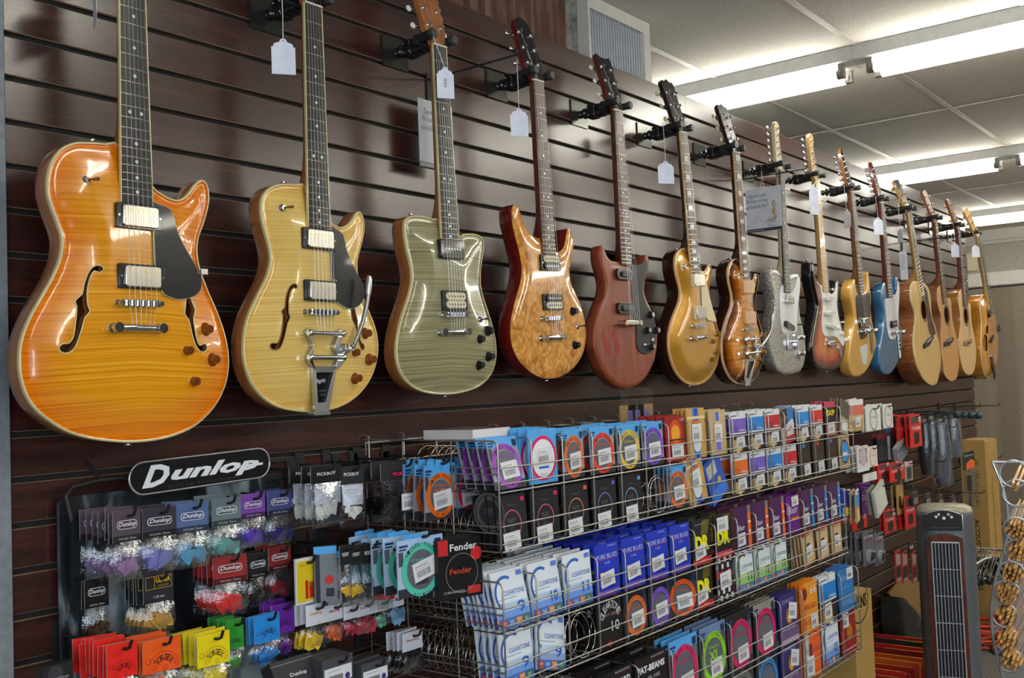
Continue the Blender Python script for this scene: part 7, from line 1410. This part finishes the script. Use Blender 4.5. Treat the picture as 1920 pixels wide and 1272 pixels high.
# tower fan
dep = 4.0; r0 = ray(1767, 900); base = EYE+r0*dep; hx = Vector((base.x, base.y, 0)).normalized(); Uf = Vector((-hx.y, hx.x, 0))*-1
fo = Vector((base.x, base.y, 0)); f = Fr(fo-hx*.09, Uf, (0, 0, 1), -hx)
uv = lambda x, y: f.uv(PP(x, y, f.o, f.N))
ztop = uv(1767, 962)[1]
fan = empty('tower_fan', fo, 'tall silver tower fan with wood-grain front and vertical grille', 'fan')
def sect(w, d_, z, r=.07, oy=0):
    return [f.p(u, z, v-.09+oy) for u, v in rrect(-w/2, -d_/2, w/2, d_/2, min(r, w/2.1, d_/2.1), 8)]
silv = mat('silver_fan_plastic', S((104, 106, 110)), .38, .3); topm = mat('taupe_fan_cap', S((150, 144, 124)), .35, .2)
mb = MB(); rows = [sect(.206, .18, z) for z in (.02, ztop-.02, ztop-.006)]+[sect(.200, .174, ztop)]; mb.grid(rows, closed=True); mb.face(rows[-1]); mb.face(rows[0][::-1]); mb.build('housing', silv, fan)
mb = MB(); rows = [sect(.200, .174, ztop), sect(.194, .168, ztop+.010), sect(.16, .13, ztop+.020), sect(.06, .05, ztop+.024)]; mb.grid(rows, closed=True); mb.face(rows[-1]); mb.build('top_cap', topm, fan)
mb = MB(); rows = [sect(.30, .26, 0, .12), sect(.30, .26, .015, .12), sect(.2, .16, .04)]; mb.grid(rows, closed=True); mb.face(rows[0][::-1]); mb.build('base', BLACKP, fan)
a0, a1 = uv(1735, 995), uv(1804, 966); at = uv(1769, 957)[1]; mb = MB()
arch = [(a0[0], a0[1]), (a1[0], a0[1])]+[(a1[0]-(a1[0]-a0[0])*i/10, a1[1]+(at-a1[1])*math.sin(math.pi*i/10)) for i in range(11)]
slab(mb, f, arch, -.002, .004, .001); cp = mb.build('control_panel', BLACKP, fan)
for px, py, r in ((1755, 969.5, .0055), (1760, 965, .005), (1769.5, 972, .0065), (1778, 965, .005), (1784, 970, .0055)):
    c = uv(px, py); mb = MB(); mb.lathe(f.p(c[0], c[1], .003), f.N, [(0, r), (.003, r), (.004, r*.7)], 12); mb.build('button', mat('white_button', (.8, .8, .78), .3), cp)
mb = MB()
for i in range(8):
    c = uv(1745+7*i, 990.5); rect(mb, f, c[0], c[1], c[0]+.006, c[1]+.0025, .0045, S((120, 120, 130)))
mb.build('lettering', PRINT, cp)
mb = MB(); mb.tube([f.p(u, v, .003) for u, v in arch[1:]], .0022, 6); mb.build('panel_trim', mat('silver_trim', (.5, .51, .52), .25, .8), fan)
fw = wood_mat('fan_woodgrain', [(.3, S((62, 20, 10))), (.6, S((104, 40, 20))), (.75, S((80, 26, 12)))], (40, 40, 5), .25, .5)
b0, b1 = uv(1736, 1010), uv(1806, 1010); g0, g1 = uv(1746.5, 1018), uv(1798, 1018); zt_ = uv(1770, 1001)[1]
pts = [(b0[0], .12), (b1[0], .12), (b1[0], b1[1])]+[(b1[0]+(b0[0]-b1[0])*i/10, b1[1]+(zt_-b1[1])*math.sin(math.pi*i/10)) for i in range(1, 10)]+[(b0[0], b0[1])]
mb = MB(); slab(mb, f, pts, -.001, .003, .0008); mb.build('wood_panel', fw, fan)
mb = MB(); rect(mb, f, g0[0], .15, g1[0], g1[1], .0036, (.01, .011, .02)); gr = mb.build('grille_recess', PRINT, fan)
mb = MB(); sm = mat('silver_grille', S((196, 198, 204)), .3, .5)
for i in range(9): u = g0[0]+(g1[0]-g0[0])*i/8; mb.tube([f.p(u, .15, .008), f.p(u, g1[1], .008)], .0016 if 0 < i < 8 else .003, 6)
v = g1[1]
while v > .15: mb.tube([f.p(g0[0], v, .0065), f.p(g1[0], v, .0065)], .0015 if v < g1[1] else .003, 6); v -= .1
mb.build('grille', sm, gr)
# tall guitar carton
p0 = PZ(1819, 1172, 0); hx = Vector((p0.x, p0.y, 0)).normalized(); Rt = Vector((hx.y, -hx.x, 0)); U = (Rt*math.cos(R(18))-hx*math.sin(R(18))) ; 
f = Fr(p0, U, (0, 0, 1)); f = Fr(p0, U, (0, 0, 1), U.cross(Vector((0, 0, 1))))
ht = f.uv(PP(1819, 828, f.o, f.N))[1]; w = .135; mb = MB()
block(mb, f, 0, 0, w, ht, -.22, 0); block(mb, f, .004, ht, w-.004, ht+.008, -.216, -.004)
bx = mb.build('guitar_carton', KR, label='tall brown guitar carton standing at the end of the slatwall', cat='carton', loc=p0)
WL[bx.name] = p0; mb = MB(); K = (.02, .017, .012)
ff = Fr(f.p(w*.56, ht*.5, .0), -Vector((0, 0, 1)), U, f.N)
text(mb, ff, 'Ibanez', -ht*.25, 0, .19, .048, K, .001, shear=.45, bold=-.01); text(mb, ff, 'ACOUSTIC GUITARS', .12, -.004, .40, .026, K, .001, bold=.01); ringtext(mb, ff, '@', -ht*.385, 0, .001, .03, 0, .1, K, .001)
ring(mb, ff, -ht*.385, 0, .016, .019, .001, K)
rect(mb, f, w*.30, .02, w*.33, ht*.85, .0008, K); rect(mb, f, w*.18, .02, w*.21, ht*.5, .0008, K)
fs = Fr(f.p(w+.0003, ht*.5, -.10), -Vector((0, 0, 1)), -f.N, U); text(mb, fs, 'ACOUSTIC GUITARS', -.1, .0, .45, .018, K, .0008)
mb.build('printing', PRINT, bx)
# plastic hangers on a low rail
hp = EYE+ray(1842, 1030)*5.5; hv = Vector((hp.x, hp.y, 0)).normalized(); Rh = Vector((hv.y, -hv.x, 0))
rail = MB(); a = EYE+ray(1800, 1026)*5.5; b = EYE+ray(1880, 1033)*5.5; rail.tube([a, b], .004, 6)
for e in (a, b): rail.tube([e, (e.x, e.y, 0)], .006, 6); rail.lathe((e.x, e.y, 0), (0, 0, 1), [(0, .09), (.012, .09), (.016, .02)], 14)
rail.build('hanger_rail', BLACKM, label='low black rail carrying the cluster of hangers', cat='rail')
def mkhanger(m, lab, k):
    mb = MB(); P = lambda u, v: (u, 0, v)
    mb.tube([P(*q) for q in spline([(-.004, -.045), (0, -.03), (.014, -.018), (.016, -.004), (.0, .006), (-.014, -.002)], 4, False)], .0018, 5, 1)
    mb.tube([P(*q) for q in spline([(0, -.045), (.10, -.075), (.19, -.12), (.20, -.145), (.18, -.155), (0, -.158), (-.18, -.155), (-.20, -.145), (-.19, -.12), (-.10, -.075)], 3)], .006, 6, 0, closed=True)
    return mb.build('clothes_hanger', [m, CHROME], label=lab, cat='clothes hanger', group=None if 'white' in lab else 'black hangers on the low rail', loc=(0, 0, 0))
h0 = mkhanger(BLACKP, 'black plastic hanger in the tight cluster on the low rail', 0); ang = math.atan2(Rh.y, Rh.x)
for k in range(14):
    o = h0 if k == 0 else copy_tree(h0); q = a+(b-a)*(.28+.045*k); o.location = (q.x, q.y, q.z+.002); random.seed(k); o.rotation_euler = (R(random.uniform(-4, 4)), R(random.uniform(-3, 6)), ang+R(74+random.uniform(-9, 9)))
o = mkhanger(WHITEP, 'single white plastic hanger hanging beside the black ones', 1); q = a+(b-a)*.72; o.location = (q.x, q.y, q.z+.002); o.rotation_euler = (0, R(14), ang+R(62)); o.scale = (1.0, 1, 1.9) if False else (1, 1, 1)
# orange cable coil, black cable and plug
cc = PZ(1842, 1205, 0); mb = MB(); random.seed(11); pts = []
for k in range(220):
    t = k*2*math.pi/20; rr = .15+.018*math.sin(k*.37)+.02*math.sin(k*.11); pts.append((cc.x+rr*math.cos(t)*1.15, cc.y+rr*math.sin(t)*.9, .012+.10*(k/220)+.01*math.sin(k*.9)))
mb.tube(pts, .0065, 6); mb.build('extension_cord', mat('orange_cable', S((206, 70, 34)), .5), label='coiled orange extension cord on the carpet behind the fan', cat='cord')
mb = MB(); e = PZ(1870, 1230, 0); mb.tube(spline([(cc.x-.35, cc.y-.2, .008), (cc.x-.15, cc.y-.24, .008), (cc.x, cc.y-.3, .008), (e.x, e.y, .008), (e.x+.3, e.y+.1, .008)], 6, False), .007, 6); mb.build('power_cable', BLACKM, label='black cable lying on the carpet in front of the orange coil', cat='cord')
e = PZ(1825, 1186, 0); mb = MB(); mb.lathe((e.x, e.y, 0), (0, 0, 1), [(0, .035), (.05, .035), (.065, .02)], 12); mb.build('plug_adapter', WHITEP, label='white plug adapter beside the orange cord', cat='plug')
# drumstick display
dd = 4.1; q = EYE+ray(1900, 1040)*dd; hv = Vector((q.x, q.y, 0)).normalized(); Rh = Vector((hv.y, -hv.x, 0)); f = Fr((q.x, q.y, 0), Rh, (0, 0, 1), -hv); uv = lambda x, y: f.uv(PP(x, y, f.o, f.N))
ol = [uv(*p) for p in ((1861, 867), (1868, 885), (1880, 915), (1888, 950), (1890, 990), (1884, 1025), (1874, 1060), (1864, 1100), (1859, 1140), (1860, 1185), (1868, 1225), (1878, 1262), (1890, 1300))]; zb = ol[-1][1]
right = [(.42-p[0]*.0, p[1]) for p in ol[::-1]]
smk, nt, bs = newmat('smoked_acrylic'); bs.inputs['Base Color'].default_value = (.35, .35, .38, 1); bs.inputs['Roughness'].default_value = .08; bs.inputs['Alpha'].default_value = .5; bs.inputs['Coat Weight'].default_value = 1
st = empty('drumstick_display', (q.x, q.y, 0), 'clear plastic drumstick display stand at the right edge', 'display stand')
hol = [(1901, 889, .052), (1907, 925, .052)]; bun = [(1905, 992, 18), (1907, 1034, 14), (1897, 1074, 15), (1888, 1110, 24), (1884, 1154, 12), (1886, 1198, 13), (1893, 1238, 15), (1903, 908, 3)]
holes = [tuple(uv(x, y))+(r,) for x, y, r in hol]+[tuple(uv(x, y))+(.045,) for x, y, n in bun[:7]]
outl = spline(ol, 3, False)+[(.20, ol[-1][1]), (.20, ol[0][1])]
pts = resample(outl, .03); edges = [(i, (i+1) % len(pts)) for i in range(len(pts))]; hl = []
for u, v, r in holes: h = [(u+math.cos(2*math.pi*i/24)*r, v+math.sin(2*math.pi*i/24)*r) for i in range(24)]; hl.append(h); b_ = len(pts); pts = pts+h; edges += [(b_+i, b_+(i+1) % 24) for i in range(24)]
vs, es, fs, *_ = delaunay_2d_cdt([Vector(p) for p in pts], edges, [], 0, 1e-6); mb = MB()
for t in fs:
    c = (sum(vs[i].x for i in t)/3, sum(vs[i].y for i in t)/3)
    if inside(c, outl) and not any(inside(c, h) for h in hl): mb.face([f.p(vs[i].x, vs[i].y, 0) for i in t])
mb.build('front_sheet', smk, st)
mb = MB(); mb.tube([f.p(u, v, 0) for u, v in spline(ol, 3, False)]+[f.p(ol[-1][0], .02, -.05)], .006, 8); mb.tube([f.p(*ol[0], 0), f.p(.20, ol[0][1], 0), f.p(.20, .02, 0)], .006, 8); mb.build('edge_moulding', mat('grey_moulding', (.5, .52, .55), .15, .5), st)
for u, v, r in holes:
    mb = MB(); mb.tube([f.p(u+math.cos(2*math.pi*i/28)*r, v+math.sin(2*math.pi*i/28)*r, .002) for i in range(28)], .005, 8, closed=True); mb.build('hole_ring', mat('grey_moulding', (.5, .52, .55), .15, .5), st)
mb = MB(); block(mb, f, -.10, 0, .24, .02, -.34, .10); mb.build('base', mat('dark_base', (.03, .03, .035), .3), st)
hick = wood_mat('hickory', [(.3, S((190, 140, 78))), (.7, S((220, 174, 108)))], (60, 60, 60), .35, .3)
mb = MB(); mb.tube([(0, 0, 0), (0, 0, .006), (0, 0, .33), (0, 0, .385), (0, 0, .39), (0, 0, .398), (0, 0, .406)], [.005, .0068, .0068, .0035, .0050, .0052, .002], 10)
s0 = mb.build('drumstick', hick, label='x', cat='drumstick', loc=(0, 0, 0)); first = True; random.seed(21)
for bi, (x, y, n) in enumerate(bun):
    u, v = uv(x, y); nm = ('uppermost full ring', 'second full ring', 'third full ring', 'fullest ring', 'fifth ring', 'sixth ring', 'lowest ring', 'topmost open ring')[bi]
    dirv = (f.N*.80-f.U*.28-f.V*.38).normalized() if bi in (1, 4, 5, 6) else (f.N*.93-f.U*.10-f.V*.12).normalized()
    for k in range(n):
        r = .036*math.sqrt((k+.5)/max(n, 14)); a_ = k*2.4; p = f.p(u+r*math.cos(a_), v-.004+r*math.sin(a_), .040+random.uniform(-.010, .010)); st_ = p-dirv*.36
        o = s0 if first else s0.copy()
        if not first: C.objects.link(o)
        first = False; o.location = p; o.rotation_euler = (-dirv).to_track_quat('Z', 'Y').to_euler(); o['label'] = 'wooden drumstick in the bundle through the %s of the clear display' % nm; o['group'] = 'drumsticks in the %s' % nm
# drum-head boxes on a low bench, carton and bag
bt = PY(1665, 1262, 1.36).z-.06; zb = .05; print('bench', bt); mb = MB(); mb.box((3.80, 1.30, zb-.03), (4.80, 1.70, zb)); 
for x in (3.84, 4.76):
    for y in (1.33, 1.66): mb.box((x-.02, y-.02, 0), (x+.02, y+.02, max(.01, zb-.03)))
mb.build('low_bench', mat('dark_bench', (.03, .022, .018), .5), label='low dark bench holding the drum-head boxes', cat='bench')
random.seed(31); cols = [S((204, 40, 28)), S((150, 26, 24)), S((206, 84, 34)), S((40, 34, 34)), S((176, 34, 30)), S((120, 24, 26)), S((222, 222, 216))]
for k in range(17):
    c = cols[(k*3+k//4) % 6]; th = .018; x = 3.86+.054*k; mb = MB(); mb.box((0, -.165, 0), (th, .165, bt-zb+.01*(k % 3)), 0, c); hh = bt-zb+.01*(k % 3)
    mb.face([(-.0004, -.16, .02), (-.0004, -.16, .12), (-.0004, .16, .12), (-.0004, .16, .02)], 0, S((230, 226, 214)) if k % 2 else S((220, 190, 40)))
    mb.face([(.002, -.1654, hh*.1), (th-.002, -.1654, hh*.1), (th-.002, -.1654, hh*.5), (.002, -.1654, hh*.5)], 0, S((226, 200, 60)) if k % 3 else S((220, 220, 214)))
    mb.face([(.003, -.15, hh+.0004), (th-.003, -.15, hh+.0004), (th-.003, .02, hh+.0004), (.003, .02, hh+.0004)], 0, cols[6] if k % 3 == 0 else S((210, 170, 40)))
    if k == 0:
        f = Fr((0, 0, 0), (0, -1, 0), (0, 0, 1), (-1, 0, 0)); ring(mb, f, -.02, hh*.6, .085, .092, .0008, (.02, .02, .02), asp=min(.75, hh*.35/.09)); text(mb, f, 'EVANS', -.02, hh*.6, .14, .035, (.02, .02, .02), .001, bold=.03)
    o = mb.build('drumhead_box', PRINT, label='flat %s drum-head box on the bench, %s from the string racks' % (('red', 'dark red', 'orange', 'black', 'scarlet', 'maroon')[(k*3+k//4) % 6], ('first second third fourth fifth sixth seventh eighth ninth tenth eleventh twelfth thirteenth fourteenth fifteenth sixteenth seventeenth'.split())[k]), cat='drum-head box', group='drum-head boxes on the bench', loc=(0, 0, 0)); place(o, x, 1.52+random.uniform(-.008, .008), zb, 0, random.uniform(-2, 2), 6)
zE = PY(1622, 1189, 1.36).z; b0 = PY(1612, 1104, 1.36); b1 = PY(1643, 1104, 1.36); mb = MB(); mb.box((b0.x-.02, 1.38, .0), (b1.x, 1.60, b1.z)); bx = mb.build('carton', KR, label='brown carton with a black oval logo behind the red boxes', cat='carton'); f = Fr((b1.x-.13, 1.38, (zE+b1.z)/2+.02), (1, 0, 0), (0, 0, 1), (0, -1, 0)); WL[bx.name] = Vector(bx.location)
mb = MB(); ring(mb, f, 0, .02, .088, .094, .0008, K, asp=.8); text(mb, f, 'EVANS', 0, .02, .15, .05, K, .001, bold=.03); mb.build('printing', PRINT, bx)
f = Fr((0, WY-.02, 0), (1, 0, 0), (0, 0, 1), (0, -1, 0)); pl = [f.uv(PP(x, y, f.o, f.N)) for x, y in ((1652, 1117), (1672, 1130), (1690, 1152), (1702, 1182), (1710, 1215), (1716, 1250), (1718, 1290), (1668, 1290), (1662, 1230), (1654, 1180))]
mb = MB(); slab(mb, f, spline(pl, 2), 0, .10, .02); bg = mb.build('drum_bag', mat('dark_nylon', S((46, 44, 40)), .75), label='dark pointed nylon bag leaning against the slatwall', cat='bag'); mb = MB(); WL[bg.name] = Vector(bg.location)
c0 = f.uv(PP(1688, 1208, f.o, f.N)); f4 = f.sub(c0[0], c0[1], .1015, R(-8)); text(mb, f4, 'boom', 0, .0, .20, .07, S((104, 104, 98)), .0006, shear=.1); text(mb, f4, 'box', .02, .13, .13, .06, S((92, 92, 88)), .0006); mb.build('lettering', PRINT, bg)
pl = [f.uv(PP(x, y, f.o, f.N)) for x, y in ((1662, 1112), (1690, 1085), (1722, 1092), (1728, 1200), (1712, 1200), (1694, 1150))]
mb = MB(); slab(mb, f, pl, .0, .012); mb.build('carton_flap', KR2, label='brown cardboard piece behind the dark pointed bag', cat='cardboard')
